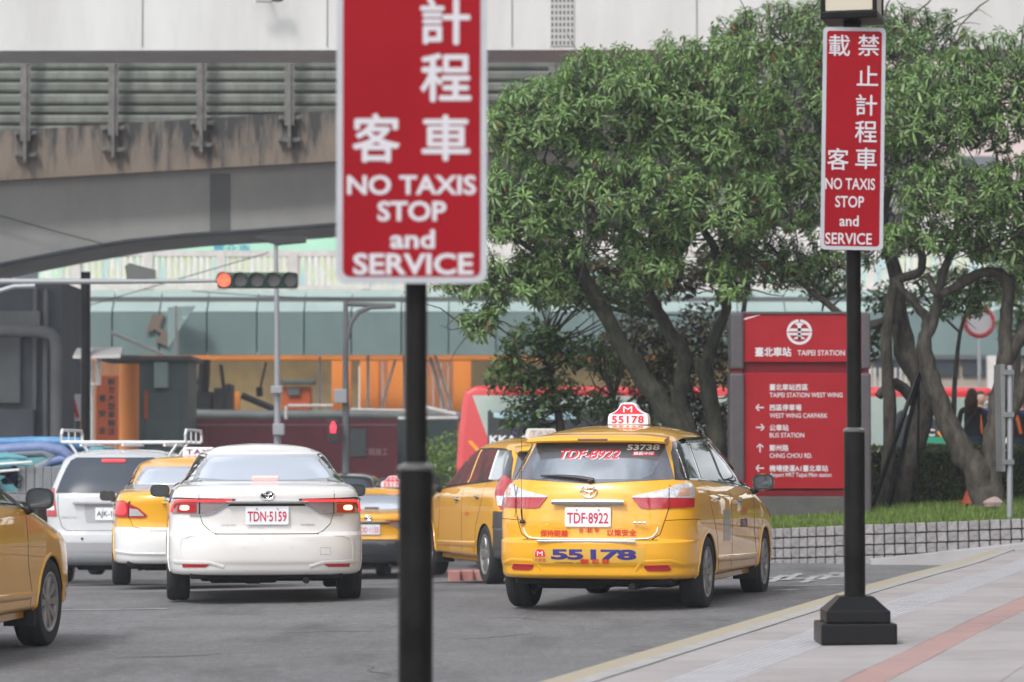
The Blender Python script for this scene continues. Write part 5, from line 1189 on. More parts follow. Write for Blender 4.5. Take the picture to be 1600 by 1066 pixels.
def stained():
    m = mat('stained_concrete', (.17, .145, .125), .9); t = m.node_tree; b = t.nodes['Principled BSDF']; N = t.nodes.new; L = t.links.new
    tc = N('ShaderNodeTexCoord'); mp = N('ShaderNodeMapping'); mp.inputs['Scale'].default_value = (1, 1, .16); L(tc.outputs['Object'], mp.inputs[0])
    n = N('ShaderNodeTexNoise'); n.inputs['Scale'].default_value = 3.2; n.inputs['Detail'].default_value = 7; n.inputs['Roughness'].default_value = .7; L(mp.outputs[0], n.inputs['Vector'])
    s = N('ShaderNodeSeparateXYZ'); L(tc.outputs['Object'], s.inputs[0])
    x = N('ShaderNodeMath'); x.operation = 'MULTIPLY_ADD'; x.inputs[1].default_value = .16; L(s.outputs['Z'], x.inputs[0]); L(n.outputs[0], x.inputs[2]); x2 = N('ShaderNodeMath'); x2.inputs[1].default_value = .125; L(x.outputs[0], x2.inputs[0]); x = x2
    r = N('ShaderNodeValToRGB'); e = r.color_ramp.elements; e[0].position = .44; e[0].color = (.28, .225, .18, 1); e[1].position = .64; e[1].color = (.06, .06, .06, 1)
    q = r.color_ramp.elements.new(.56); q.color = (.17, .15, .13, 1); L(x.outputs[0], r.inputs[0]); L(r.outputs[0], b.inputs['Base Color']); return m
M['stained'] = stained()
def quad_prism(name, outline, Y, depth, m, parent=None, taper=None):
    """outline seen face-on at distance Y (image points), given real thickness away from the camera"""
    P = [at(px, py, Y) for px, py in outline]; n = len(P); Q = [p+Vector((0, depth, 0)) for p in P]
    A = sum(P[i].x*P[(i+1) % n].z-P[(i+1) % n].x*P[i].z for i in range(n))
    if A < 0: P.reverse(); Q.reverse()
    Fc = [tuple(range(n)), tuple(range(n, 2*n))[::-1]]+[(i, i+n, (i+1) % n+n, (i+1) % n) for i in range(n)]
    return mesh(name, P+Q, Fc, m, parent)
op1 = empty('overpass', label='pale grey overpass girder across the top of the picture', cat='overpass')
quad_prism('girder', [(-2200, 84), (150, 79), (900, 78), (2100, 76), (2100, -170), (-2200, -170)], 60, 1.9, M['conc_white'], op1)
quad_prism('deck_soffit', [(-2200, 52), (2100, 45), (2100, 10), (-2200, 10)], 61.9, 4.4, M['conc_under'], op1)
g = MB(); p0, p1 = at(-500, 77, 59.97), at(2100, 73, 59.97)
for k in range(9):
    x = p0.x+(p1.x-p0.x)*(k+.5)/9; g = MB(); g.box(x-.012, x+.012, 59.985, 60.0, p0.z+.05, p0.z+3.0); g.build('construction_joint', M['cover_grey'], op1)
def grille(parent, x0, y0, x1, y1, Y, nx, nz, m='cover_grey'):
    a, b = at(x0, y1, Y), at(x1, y0, Y); g = MB(); g.box(a.x, b.x, Y-.03, Y, a.z, b.z); o = g.build('joint_cover', M[m], parent)
    g = MB(); dx, dz = (b.x-a.x)/nx, (b.z-a.z)/nz
    for i in range(nx):
        for j in range(nz): g.box(a.x+dx*(i+.25), a.x+dx*(i+.75), Y-.034, Y-.028, a.z+dz*(j+.2), a.z+dz*(j+.8))
    q = g.build('slot', M['conc_dark'], o); q['kind'] = 'stuff'
M['cover_pale'] = mat('cover_pale', (.45, .44, .42), .7)
grille(op1, 860, -60, 897, 72, 60, 6, 14, 'cover_pale')
# curved left part of the underside
def camera_thing(px, py, Y, label):
    c = at(px, py, Y); r = empty('surveillance_camera', tuple(c), 0, label, 'camera')
    g = MB(); g.tube([(-.16, -.05, 0), (.16, .02, 0)], .085, 12); g.build('housing', M['ink_white'], r, True); g = MB(); g.tube([(0, 0, .05), (0, .2, .22), (0, .45, .25)], .025, 8); g.build('bracket', M['conc_mid'], r)
    g = MB(); g.lathe([(.02, 0), (.11, .02), (.13, .10), (.09, .18)], 14, c=(.27, -.02, -.08)); g.build('lens_dome', M['gloss_black'], r, True)
camera_thing(412, -2, 59.6, 'white camera under the top edge on the pale girder'); camera_thing(492, 282, 71.6, 'small camera hanging below the stained parapet')
op2 = empty('overpass', label='stained concrete overpass with green grey noise barrier and dark arch below', cat='overpass')
def py_top(px): return 205-33*px/525
def py_bot(px): return 282-30*px/525
pxs = list(range(-300, 1500, 50))
def band(name, f0, f1, Y, depth, m, parent):
    return quad_prism(name, [(x, f0(x)) for x in pxs]+[(x, f1(x)) for x in pxs[::-1]], Y, depth, m, parent)
o = band('parapet', py_top, py_bot, 68.8, .45, M['stained'], op2)
zc = (at(260, 188, 68.8).z); 
for v in o.data.vertices: v.co.z -= zc
o.location.z = zc
sp = 138/ (F/68.6)
x0 = at(40, 150, 68.6).x; zt = at(0, 84, 69).z
rows_py = [70, 90, 110, 128, 146, 165, 179, 196, 212]
for i in range(-3, 9):
    xp = x0+sp*i
    pxp = 800+xp*F/68.6
    g = MB(); zb = at(0, py_bot(pxp)-26, 68.5).z; g.box(xp-.035, xp+.035, 68.5, 68.72, zb, zt+1); g.box(xp-.11, xp+.11, 68.55, 68.62, zb+.5, zt+1); g.build('barrier_post', M['bracket'], op2)
    for q in (-.05, .45):
        g = MB(); z = zb+.18+q; g.bbox(xp-.26, xp+.26, 68.62, 68.78, z, z+.10, .01); 
        b_ = g.build('bracket', M['bracket'], op2)
        for s_ in (-1, 1): g = MB(); g.lathe([(.035, -.06), (.035, 0)], 8, c=(xp+s_*.2, 68.62, z+.05), axis='y'); g.build('bolt', M['bracket'], b_)
    for a, b in zip(rows_py[:-1], rows_py[1:]):
        z1, z0 = at(0, a, 69).z, at(0, b, 69).z; g = MB(); dd = random.uniform(0, .02)
        h = z1-z0
        V = [(xp+.04, 69+dd, z0+.03), (xp+sp-.04, 69+dd, z0+.03), (xp+sp-.04, 68.97+dd, z0+h*.3), (xp+.04, 68.97+dd, z0+h*.3), (xp+sp-.04, 68.97+dd, z1-h*.25), (xp+.04, 68.97+dd, z1-h*.25), (xp+sp-.04, 69+dd, z1-.01), (xp+.04, 69+dd, z1-.01)]
        mesh('barrier_panel', V, [(0, 1, 2, 3), (3, 2, 4, 5), (5, 4, 6, 7)], M['barrier'] if random.random() < .5 else M['barrier_b'], op2)
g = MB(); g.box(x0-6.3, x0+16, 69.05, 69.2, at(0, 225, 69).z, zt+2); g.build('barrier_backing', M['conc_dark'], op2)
arch = [(-300, 500), (-150, 452), (0, 415), (100, 395), (200, 378), (300, 368), (400, 362), (525, 352), (700, 345), (900, 340), (1450, 335)]
up = [(x, py_bot(x)-6) for x in pxs[::-1]]
o = quad_prism('girder', arch+up, 69.6, 3.6, M['conc_grey'], op2)
g = MB(); g.tube([at(px, py-1, 69.5) for px, py in arch], .055, 6); g.build('drip_edge', M['conc_dark'], op2)
grille(op2, 328, 272, 360, 362, 69.6, 7, 20)
g = MB(); g.tube([at(-60, 322, 69.3), at(0, 337, 69.3), at(80, 360, 69.3), at(165, 382, 69.3)], .012, 5); tag(g.build('cable', M['ink_black']), 'thin black cable slanting across the grey girder', 'cable')
# pier at the left, with pipe
pr = empty('bridge_pier', tuple(at(40, 690, 67)), 0, 'dark concrete bridge pier with drain pipe at the left edge', 'bridge pier'); Li = -Vector(pr.location)
def bx(name, x0, y0, x1, y1, Y, dep, m, parent, off=None, b=.02):
    a, c = at(x0, y1, Y), at(x1, y0, Y); g = MB(); g.bbox(a.x, c.x, Y, Y+dep, a.z, c.z, min(b, (c.x-a.x)*.2, (c.z-a.z)*.2, dep*.2)); o = g.build(name, M[m] if isinstance(m, str) else m, parent)
    if parent: o.location = -Vector(parent.location)
    return o
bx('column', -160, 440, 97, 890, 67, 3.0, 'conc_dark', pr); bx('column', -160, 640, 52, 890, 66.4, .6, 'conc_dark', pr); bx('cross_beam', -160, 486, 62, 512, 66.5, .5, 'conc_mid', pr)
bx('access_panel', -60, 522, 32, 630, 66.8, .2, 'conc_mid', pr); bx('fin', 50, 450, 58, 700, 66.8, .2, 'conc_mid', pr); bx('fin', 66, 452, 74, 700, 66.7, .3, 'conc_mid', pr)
g = MB(); g.tube([at(-160, 514, 66.2), at(0, 516, 66.2), at(60, 518, 66.2), at(78, 521, 66.2), at(86, 530, 66.2), at(88, 545, 66.2), at(88, 880, 66.2)], .13, 12); o = g.build('drain_pipe', M['conc_mid'], pr, True); o.location = Li

# ---------------- green footbridge with balustrade ----------------
M['teal_up'] = mat('teal_up', (.36, .46, .44), .6, noise=(.30, .39, .37), nscale=.8)  # paler copy of teal: sky light on the leaning upper cladding put into colour
M['teal'] = mat('teal', (.185, .265, .26), .6, noise=(.155, .225, .22), nscale=.9, stretch=(1, 1, .5))
M['teal_b'] = mat('teal_b', (.20, .28, .275), .6, noise=(.165, .235, .23), nscale=1.1, stretch=(1, 1, .4))
M['rust'] = mat('rust', (.20, .15, .12), .8)
M['white_rail'] = mat('white_rail', (.78, .76, .74), .6, noise=(.66, .62, .58), nscale=3)
M['mint'] = mat('mint', (.42, .80, .58), .6, noise=(.50, .84, .66), nscale=1)
fb = empty('footbridge', label='pale green footbridge with clad side and white balustrade beyond the junction', cat='footbridge')
px = 97; k = 0
while px < 1720:
    w = 74 if k % 3 else 78
    a, b = at(px+1, 555, 80), at(px+w-1, 487, 80); g = MB(); g.box(a.x, b.x, 80+.01*(k % 2), 80.3, a.z, b.z); g.build('cladding_panel', M['teal'] if k % 2 else M['teal_b'], fb)
    c = at(px+w-1, 454, 80.7); z2 = c.z
    V = [(a.x, 80.0, b.z), (b.x, 80.0, b.z), (b.x, 80.75, z2), (a.x, 80.75, z2), (a.x, 80.3, b.z), (b.x, 80.3, b.z), (b.x, 80.8, z2), (a.x, 80.8, z2)]
    mesh('cladding_panel', V, [(0, 1, 2, 3), (5, 4, 7, 6), (1, 5, 6, 2), (4, 0, 3, 7), (3, 2, 6, 7)], M['teal_up'], fb)
    px += w; k += 1
a, b = at(90, 553, 80.3), at(1725, 458, 80.3); g = MB(); g.box(a.x, b.x, 80.35, 82.0, a.z+.1, b.z-.1); g.build('deck', M['conc_mid'], fb)
g = MB(); g.box(a.x, b.x, 80.7, 80.95, b.z-.2, b.z+.02); g.build('coping', M['white_rail'], fb)
zr0, zr1 = at(0, 452, 81).z, at(0, 399, 81).z
g = MB(); g.box(a.x, b.x, 81, 81.14, zr1-.03, zr1+.13); g.build('top_rail', M['white_rail'], fb); g = MB(); g.box(a.x, b.x, 81, 81.14, zr0-.02, zr0+.10); g.build('bottom_rail', M['white_rail'], fb)
g = MB(); x = a.x
while x < b.x: g.box(x, x+.07, 81.03, 81.11, zr0+.1, zr1); x += .17
q = g.build('baluster', M['white_rail'], fb); q['kind'] = 'stuff'
for i in range(15): x = at(232+113*(i-1), 400, 81).x; g = MB(); g.box(x-.12, x+.12, 80.97, 81.17, zr0, zr1+.10); g.build('balustrade_post', M['white_rail'], fb)
# banner behind the balustrade: pale stripes; green hoarding above
def streaks():
    m = mat('streaks', (.7, .8, .7), .7); t = m.node_tree; b = t.nodes['Principled BSDF']; N = t.nodes.new; L = t.links.new
    tc = N('ShaderNodeTexCoord'); mp = N('ShaderNodeMapping'); mp.inputs['Scale'].default_value = (3.5, 1, .5); L(tc.outputs['Object'], mp.inputs[0]); n = N('ShaderNodeTexNoise'); n.inputs['Scale'].default_value = 1; n.inputs['Detail'].default_value = 5; L(mp.outputs[0], n.inputs['Vector'])
    r = N('ShaderNodeValToRGB'); e = r.color_ramp.elements; e[0].position = .38; e[0].color = (.38, .72, .78, 1); e[1].position = .66; e[1].color = (.84, .82, .74, 1)
    for p, c in ((.46, (.55, .80, .55, 1)), (.53, (.86, .86, .84, 1)), (.58, (.62, .80, .42, 1))): q = r.color_ramp.elements.new(p); q.color = c
    L(n.outputs[0], r.inputs[0]); L(r.outputs[0], b.inputs['Base Color']); return m
M['streaks'] = streaks()
hb = empty('hoarding', label='bright printed hoarding with green top band behind the white balustrade', cat='hoarding')
quad_prism('printed_panel', [(60, 470), (1800, 470), (1800, 400), (60, 400)], 86, .1, M['streaks'], hb); quad_prism('green_panel', [(60, 400), (760, 400), (760, 340), (60, 340)], 86, .1, M['mint'], hb); quad_prism('pale_panel', [(760, 400), (1800, 400), (1800, 340), (760, 340)], 86, .1, M['white_rail'], hb)
lettering('lettering', '臺北車', 1.05, .30, at(362, 391, 85.9), (1, 0, 0), (0, 0, 1), 'ink_blue2' if 'ink_blue2' in M else mat('ink_blue2', (.05, .35, .50), .6), hb, bold=.02)
# buildings further back, seen through the crowns
M['bld_pale'] = mat('bld_pale', (.62, .60, .60), .8, noise=(.55, .52, .52), nscale=.3); M['bld_pink'] = mat('bld_pink', (.62, .50, .48), .8); M['win_dark'] = mat('win_dark', (.05, .06, .075), .2, ior=1.8)
for (x0, x1, yt, Y, mm, lab) in ((-200, 620, 150, 122, 'bld_pale', 'pale office block far behind the left arch'), (640, 1250, 40, 118, 'bld_pale', 'pale office block far behind the left tree'), (1260, 1900, 60, 116, 'bld_pink', 'pinkish office block far behind the right trees')):
    a, b = at(x0, 640, Y), at(x1, yt, Y); r = empty('office_building', ((a.x+b.x)/2, Y, -.9), 0, lab, 'building', 'office blocks in the distance')
    cx = (a.x+b.x)/2; g = MB(); g.box(a.x-cx, b.x-cx, 0, 12, 0, b.z+.9); g.build('wall', M[mm], r)
    nx = int((b.x-a.x)/2.6); nz = int((b.z+.9-3)/3.2); wm = None
    for i in range(nx):
        for j in range(nz):
            lx, z = a.x-cx+1.3+2.6*i, 3.4+3.2*j
            if wm is None: gg = MB(); gg.box(-.8, .8, -.03, .02, -.7, .7); o = gg.build('window', M['win_dark'], r, loc=(lx, 0, z)); wm = o.data
            else: link('window', wm, r, (lx, 0, z))
# right background under the footbridge
rb = empty('station_building', tuple(at(1480, 760, 95)), 0, 'cream low building with dark windows seen between the right trunks', 'building')
bx('wall', 1330, 556, 1760, 860, 95, 6, 'bld_cream' if 'bld_cream' in M else mat('bld_cream', (.42, .36, .30), .8), rb, b=.01)
bx('band', 1330, 552, 1760, 562, 94.8, .2, 'conc_mid', rb)
for q in range(5): bx('window', 1462+46*q-4-92, 561, 1462+46*q+36-92, 588, 94.9, .12, 'win_dark', rb)
for q in (1545, 1572): bx('column', q, 556, q+12, 700, 94.2, .4, 'white_rail', rb)
for q in range(9): bx('railing_bar', 1350+8*q, 575, 1353+8*q, 612, 90, .1, 'white_rail', rb)
c = at(1530, 503, 70); r = empty('round_sign', tuple(c), 0, 'round white road sign with red ring among the right leaves', 'road sign')
g = MB(); g.lathe([(.32, -.01), (.32, .01)], 32, axis='y'); g.build('plate', M['ink_white'], r); g = MB(); P = [(.33*math.cos(t), -.02, .33*math.sin(t)) for t in np.linspace(0, 6.283, 33)]; g.tube(P, .05, 8, cap=False); g.build('ring', M['bus_red'], r); g = MB(); g.tube([(0, .05, .3), (0, .05, -4.4)], .04, 8); g.build('pole', M['dullmetal'], r)

# ---------------- works below the footbridge ----------------
M['orange'] = mat('orange', (.92, .31, .045), .6, noise=(.82, .25, .045), nscale=1.2, stretch=(1, 1, .3)); M['orange_sign'] = mat('orange_sign', (.55, .10, .02), .6); M['tarp'] = mat('tarp', (.42, .30, .12), .8, noise=(.27, .21, .12), nscale=1.2, bump=.4, bscale=2); M['wood'] = mat('wood', (.46, .19, .07), .7, noise=(.30, .12, .06), nscale=3, stretch=(1, 1, .15)); M['wood_b'] = mat('wood_b', (.56, .24, .08), .7, noise=(.36, .15, .07), nscale=4, stretch=(1, 1, .15))
M['hoard_red'] = mat('hoard_red', (.24, .03, .05), .55, noise=(.19, .026, .042), nscale=1); M['kiosk'] = mat('kiosk', (.10, .14, .13), .6, noise=(.08, .115, .11), nscale=1.5); M['pipe_grey'] = mat('pipe_grey', (.16, .175, .17), .6, noise=(.12, .13, .13), nscale=2)
def solo(name, label, cat, x0, y0, x1, y1, Y, dep, m, group=None, b=.02):
    a, c = at(x0, y1, Y), at(x1, y0, Y); o = empty(name, ((a.x+c.x)/2, Y, a.z), 0, label, cat, group); return o
def thing1(name, label, cat, x0, y0, x1, y1, Y, dep, m, group=None, b=.02):
    o = bx(name, x0, y0, x1, y1, Y, dep, m, None, b=b); return tag(o, label, cat, group)
t = thing1('tarpaulin', 'ochre tarpaulin hanging below the footbridge', 'tarpaulin', 285, 558, 560, 860, 88, .15, 'tarp')
thing1('tarpaulin', 'ochre tarpaulin piece left of the red bus', 'tarpaulin', 728, 556, 1240, 860, 88, .15, 'tarp')
thing1('ceiling_beam', 'orange lit beam along the underside of the footbridge', 'beam', 100, 555, 1200, 563, 84, .5, 'orange')
pw = empty('plank_wall', tuple(at(655, 700, 87)), 0, 'brown timber plank wall below the footbridge beside the black pole', 'wall')
for q in range(14): bx('plank', 575+11.4*q, 556, 585.6+11.4*q, 700, 87+.02*(q % 3), .1, 'wood' if q % 2 else 'wood_b', pw, b=.005)
for k, (x0, x1, yb, lab) in enumerate(((518, 548, 650, 'orange square column right of the ochre tarpaulin'), (562, 592, 652, 'orange square column before the plank wall, left one'), (606, 634, 652, 'orange square column just left of the black pole'), (708, 736, 700, 'orange square column left of the red bus'), (357, 374, 680, 'short orange column behind the black works machines'))):
    thing1('square_column', lab, 'column', x0, 556 if k < 4 else 612, x1, yb+60, 85.5, .35, 'orange', 'orange columns below the footbridge')
c = at(203, 690, 83); thing1('timber_screen', 'dark brown timber screen behind the round orange column', 'screen', 97, 556, 290, 860, 89, .1, 'wood')
r = tag(MB().lathe([(.30, 0), (.30, 4.98)], 24, c=(c.x, c.y, -.9)).build('round_column', M['orange'], None, True), 'round bright orange column beside the orange text sign', 'column')
for k, (x0, y0, x1, y1, rr, lab) in enumerate(((500, 558, 500, 650, .035, 'white upright scaffold pole over the ochre tarpaulin'), (575, 556, 575, 650, .04, 'white upright scaffold pole on the orange column'), (632, 556, 632, 650, .04, 'white upright scaffold pole touching the black lamp post'), (618, 562, 592, 650, .035, 'slanting scaffold pole left of the lamp post'), (672, 558, 697, 645, .05, 'slanting scaffold pole right of the lamp post, nearer it'), (679, 552, 706, 640, .04, 'slanting scaffold pole right of the lamp post, further from it'))):
    g = MB(); g.tube([at(x0, y0, 82), at(x1, y1, 82)], rr, 8); tag(g.build('scaffold_pole', M['white_rail'], None, True), lab, 'pole', 'scaffold poles at the works')
g = MB(); g.tube([at(285, 648, 79), at(400, 650, 79), at(520, 649, 79), at(720, 651, 79)], .14, 12); tag(g.build('pipe', M['pipe_grey'], None, True), 'long grey pipe lying along the top of the red hoarding', 'pipe')
for a_, b_, lab in (((450, 634), (520, 634), 'white rail left of the signal pole'), ((622, 655), (716, 654), 'white bar right of the black lamp post'), ((548, 640), (640, 642), 'white bar left of the black lamp post'), ((640, 632), (712, 648), 'grey white bar slanting to the red bus')):
    g = MB(); g.tube([at(*a_, 78), at(*b_, 78)], .06 if a_[0] > 600 else .035, 8); tag(g.build('guard_rail', M['white_rail'], None, True), lab, 'rail', 'white rails at the works')
g = MB(); g.tube([at(447, 634, 78), at(447, 658, 78)], .04, 8); tag(g.build('guard_post', M['white_rail']), 'short white post at the left end of the rail', 'post')
# works machines: dark excavator-like rig and control box
r = empty('drilling_rig', tuple(at(325, 700, 81)), 0, 'black drilling rig silhouetted against the ochre tarpaulin', 'machine'); i_ = -Vector(r.location)
for nm, P, rr in (('mast', [(320, 562), (318, 600), (312, 640)], .16), ('boom', [(345, 570), (350, 610), (356, 640)], .05), ('boom', [(300, 585), (312, 602), (322, 612)], .05), ('hook_line', [(416, 566), (405, 612)], .03), ('hook', [(405, 605), (406, 620)], .09), ('arm', [(378, 618), (430, 640)], .09)):
    g = MB(); g.tube([at(*p, 81) for p in P], rr, 8); o = g.build(nm, M['blackplastic'], r, True); o.location = i_
for nm, (x0, y0, x1, y1) in (('engine_block', (302, 612, 330, 660)), ('cab', (334, 606, 352, 660)), ('counterweight', (352, 600, 362, 660))): bx(nm, x0, y0, x1, y1, 80.6, .9, 'blackplastic', r)
r = empty('control_cabinet', tuple(at(455, 640, 80)), 0, 'orange machine with grey screen beside a helmeted worker', 'machine')
bx('casing', 440, 604, 485, 640, 80, .8, 'orange_sign', r); bx('screen', 449, 606, 468, 618, 79.9, .1, 'pipe_grey', r); bx('canopy', 438, 594, 490, 600, 79.8, 1.0, 'kiosk', r)
# red hoarding
rh = empty('site_hoarding', tuple(at(455, 860, 74)), 0, 'dark red site hoarding with a white line and faded lettering behind the white car', 'hoarding')
for k in range(9): bx('hoarding_panel', 285+37.3*k, 655, 285+37.3*(k+1)+.4, 870, 74+.02*(k % 2), .06, 'hoard_red', rh, b=.004)
bx('top_strip', 285, 663, 620, 665, 73.95, .05, 'hoard_line' if 'hoard_line' in M else mat('hoard_line', (.42, .25, .27), .6), rh, b=.002)
bx('notice_board', 547, 670, 572, 714, 73.9, .06, 'pipe_grey', rh)
o = lettering('lettering', '工程施工', .62, .17, at(586, 706, 73.93), (1, 0, 0), (0, 0, 1), 'notice_pink' if 'notice_pink' in M else mat('notice_pink', (.6, .33, .35), .6), rh, bold=.02); o.location = -Vector(rh.location)
thing1('site_fence', 'dark grey fence between the red hoarding and the bus', 'fence', 620, 655, 715, 860, 76, .1, 'kiosk')
# kiosk, signs, poles at left
r = empty('kiosk', tuple(at(252, 860, 72)), 0, 'grey green site kiosk with flat roof and small pale box', 'kiosk')
bx('wall', 216, 562, 294, 870, 72, 2.0, 'kiosk', r); bx('roof', 150, 556, 300, 563, 71.6, 2.6, 'conc_mid', r); bx('door', 226, 612, 282, 870, 71.95, .06, 'kiosk', r); bx('pale_box', 240, 566, 262, 606, 71.7, .3, 'teal_up', r); bx('red_strip', 225, 610, 231, 655, 71.9, .05, 'orange_sign', r)
for P, lab in (([(172, 519), (272, 561)], 'white bar slanting up left above the kiosk'), ([(275, 478), (276, 562)], 'white upright bar above the kiosk roof')):
    g = MB(); g.tube([at(*p, 74) for p in P], .04, 8); tag(g.build('steel_bar', M['white_rail']), lab, 'bar')
r = mesh('torn_sheet', [at(*p, 79.6-q) for p, q in (((262, 478), 0), (305, 476, ), ) for q in [0]] if False else [at(262, 480, 79.5), at(306, 478, 79.2), at(290, 500, 79.0), at(262, 545, 79.4), at(262, 480, 79.7), at(306, 478, 79.4), at(290, 500, 79.2), at(262, 545, 79.6)], [(3, 2, 1, 0), (4, 5, 6, 7), (0, 1, 5, 4), (1, 2, 6, 5), (2, 3, 7, 6), (3, 0, 4, 7)], M['teal_b']); tag(r, 'bent green sheet peeling from the footbridge side', 'metal sheet')
tag(quad_prism('rust_patch', [(238, 491), (256, 492), (250, 512), (262, 520), (262, 541), (242, 534), (252, 522), (243, 515), (228, 520)], 79.9, .06, M['rust']), 'brown torn patch on the green footbridge side', 'rust patch')
r = empty('text_sign', tuple(at(168, 860, 68)), 0, 'tall orange red sign with black Chinese lettering beside the white pole', 'sign')
bx('board', 150, 587, 185, 690, 68, .08, 'orange_sign', r); bx('leg', 153, 690, 156, 860, 68.03, .05, 'dullmetal', r); bx('leg', 179, 690, 182, 860, 68.03, .05, 'dullmetal', r)
for ch, px, py in zip('前方大型車輛注意安全', [174]*7+[160]*3, [596, 609, 622, 635, 648, 661, 674, 622, 646, 672]):
    o = lettering('lettering', ch, .15, .15, at(px, py, 67.98), (1, 0, 0), (0, 0, 1), 'ink_black', r, bold=.03); o.location = -Vector(r.location)
r = empty('solar_light', tuple(at(141, 860, 65)), 0, 'white pole with tilted solar panel and battery tube', 'street lamp'); i_ = -Vector(r.location)
g = MB(); g.tube([at(141, 562, 65), at(141, 870, 65)], .085, 12); o = g.build('pole', M['white_rail'], r, True); o.location = i_
V = [at(120, 544, 64.6), at(192, 542, 64.6), at(188, 555, 64.0), at(114, 556, 64.0)]; V = V+[v+Vector((0, 0, -.06)) for v in V]
o = mesh('solar_panel', V, [(3, 2, 1, 0)[::-1], (4, 5, 6, 7)[::-1], (0, 1, 5, 4)[::-1], (1, 2, 6, 5)[::-1], (2, 3, 7, 6)[::-1], (3, 0, 4, 7)[::-1]], M['panel_pale'] if 'panel_pale' in M else mat('panel_pale', (.55, .53, .52), .3), r); o.location = i_
g = MB(); g.tube([at(154, 556, 64.5), at(154, 602, 64.5)], .055, 10); g.tube([at(154, 600, 64.5), at(141, 602, 65)], .03, 6); o = g.build('battery_tube', M['white_rail'], r, True); o.location = i_
g = MB(); g.tube([at(134, 425, 64), at(134, 880, 64)], .10, 12); tag(g.build('utility_pole', M['pole_black'], None, True), 'thick black pole behind the solar light, reaching up to the arch', 'pole')
r = empty('notice_sign', tuple(at(112, 860, 69)), 0, 'white notice board with red marks on a thin post beside the pier', 'sign'); bx('board', 95, 616, 129, 658, 69, .05, 'ink_white', r); bx('post', 113, 658, 117, 860, 69.03, .06, 'dullmetal', r)
for P in ([(112, 626), (117, 624), (124, 652), (119, 654)], [(96, 648), (108, 648), (108, 655), (96, 655)], [(98, 624), (107, 624), (107, 630), (98, 630)]): o = quad_prism('red_mark', P, 68.97, .02, M['bus_red'], r); o.location = -Vector(r.location)
r = empty('site_cabin', tuple(at(112, 640, 76)), 0, 'white framed cabin window left of the black pole', 'cabin'); bx('wall', 94, 556, 132, 640, 76, 1.2, 'white_rail', r); bx('window', 99, 566, 124, 612, 75.95, .06, 'win_dark', r)
thing1('orange_panel', 'narrow orange panel right beside the dark pier', 'panel', 96, 500, 103, 556, 78, .2, 'orange')
# traffic signal on its mast arm
M['lens_off'] = mat('lens_off', (.12, .12, .125), .35); M['signal_green'] = mat('signal_green', (.012, .055, .032), .5); M['lamp_signal'] = mat('lamp_signal', (1, .10, .045), .3, emit=1.1); M['mast'] = mat('mast', (.30, .31, .33), .5, metal=.3)
r = empty('traffic_signal', tuple(at(402, 438, 57)), 0, 'five lamp horizontal traffic signal showing red on a long grey arm', 'traffic light'); i_ = -Vector(r.location)
s_ = F/57
g = MB(); g.bbox(-63/s_, 63/s_, 0, .20, -12.5/s_, 12.5/s_, .06); g.build('housing', M['signal_green'], r, True)
for k in range(5):
    x = (-52+26*k)/s_; g = MB(); g.lathe([(.12, -.02), (.125, .0)], 20, c=(x, 0, 0), axis='y'); g.build('lens', M['lamp_signal' if k == 0 else 'lens_off'], r)
    V = []; Fc = []; n = 12
    for j in range(n+1):
        a = math.pi*(-.12+1.24*j/n); 
        for (rr, yy) in ((.145, .0), (.145, -.22 if .2 < j/n < .8 else -.12), (.135, -.22 if .2 < j/n < .8 else -.12), (.135, 0)): V.append((x+rr*math.cos(a), yy, rr*math.sin(a)))
    for j in range(n):
        for q in range(4): Fc.append((j*4+q, (j+1)*4+q, (j+1)*4+(q+1) % 4, j*4+(q+1) % 4))
    mesh('visor', V, Fc, M['signal_green'], r, True, sharp=40)
g = MB(); g.tube([at(340, 439, 57.1), at(200, 440, 57.1), at(-140, 440, 57.1)], [.035, .05, .07], 10); o = g.build('mast_arm', M['mast'], r, True); o.location = i_
g = MB(); g.tube([at(-140, 440, 57.1), at(-140, 900, 57.1)], .11, 12); o = g.build('mast', M['mast'], r, True); o.location = i_
g = MB(); g.tube([at(55, 447, 55), at(22, 448, 55), at(-5, 456, 55), at(-60, 480, 55)], .045, 8); tag(g.build('street_lamp', M['mast'], None, True), 'short pale curved street lamp arm at the left edge', 'street lamp')
r = tag(quad_prism('traffic_signal', [(195, 416), (202, 411), (243, 422), (243, 434), (198, 436)], 57.4, .25, M['gloss_black']), 'black signal head seen edge on above the mast arm', 'traffic light')
r = empty('street_lamp', tuple(at(432, 900, 60)), 0, 'slim grey pole with flat dark lamp head under the arch', 'street lamp'); i_ = -Vector(r.location)
g = MB(); g.tube([at(431, 380, 60), at(433, 520, 60), at(434, 890, 60)], [.04, .055, .085], 10); o = g.build('pole', M['mast'], r, True); o.location = i_
quad_prism('lamp_head', [(394, 371), (410, 368), (478, 369), (476, 378), (432, 382)], 59.9, .35, M['blackplastic'], r).location = i_
bx('control_box', 423, 603, 441, 615, 59.8, .2, 'mast', r); bx('control_box', 426, 662, 444, 680, 59.8, .2, 'mast', r)
r = empty('signal_pole', tuple(at(540, 900, 62)), 0, 'dark signal pole with curved arm and red pedestrian light', 'traffic light'); i_ = -Vector(r.location)
g = MB(); g.tube([at(540, 470, 62), at(540, 560, 62), at(541, 890, 62)], [.05, .06, .10], 10); o = g.build('pole', M['conc_mid'], r, True); o.location = i_
g = MB(); g.tube([at(541, 475, 62), at(590, 477, 62), at(618, 478, 62)], .05, 8); g.tube([at(543, 530, 62), at(548, 505, 62), at(560, 488, 62), at(580, 480, 62), at(612, 479, 62)], .05, 8); o = g.build('arm', M['conc_mid'], r, True); o.location = i_
bx('control_box', 522, 608, 542, 630, 61.8, .25, 'mast', r)
h = bx('pedestrian_light', 512, 655, 529, 692, 61.6, .25, 'blackplastic', r)
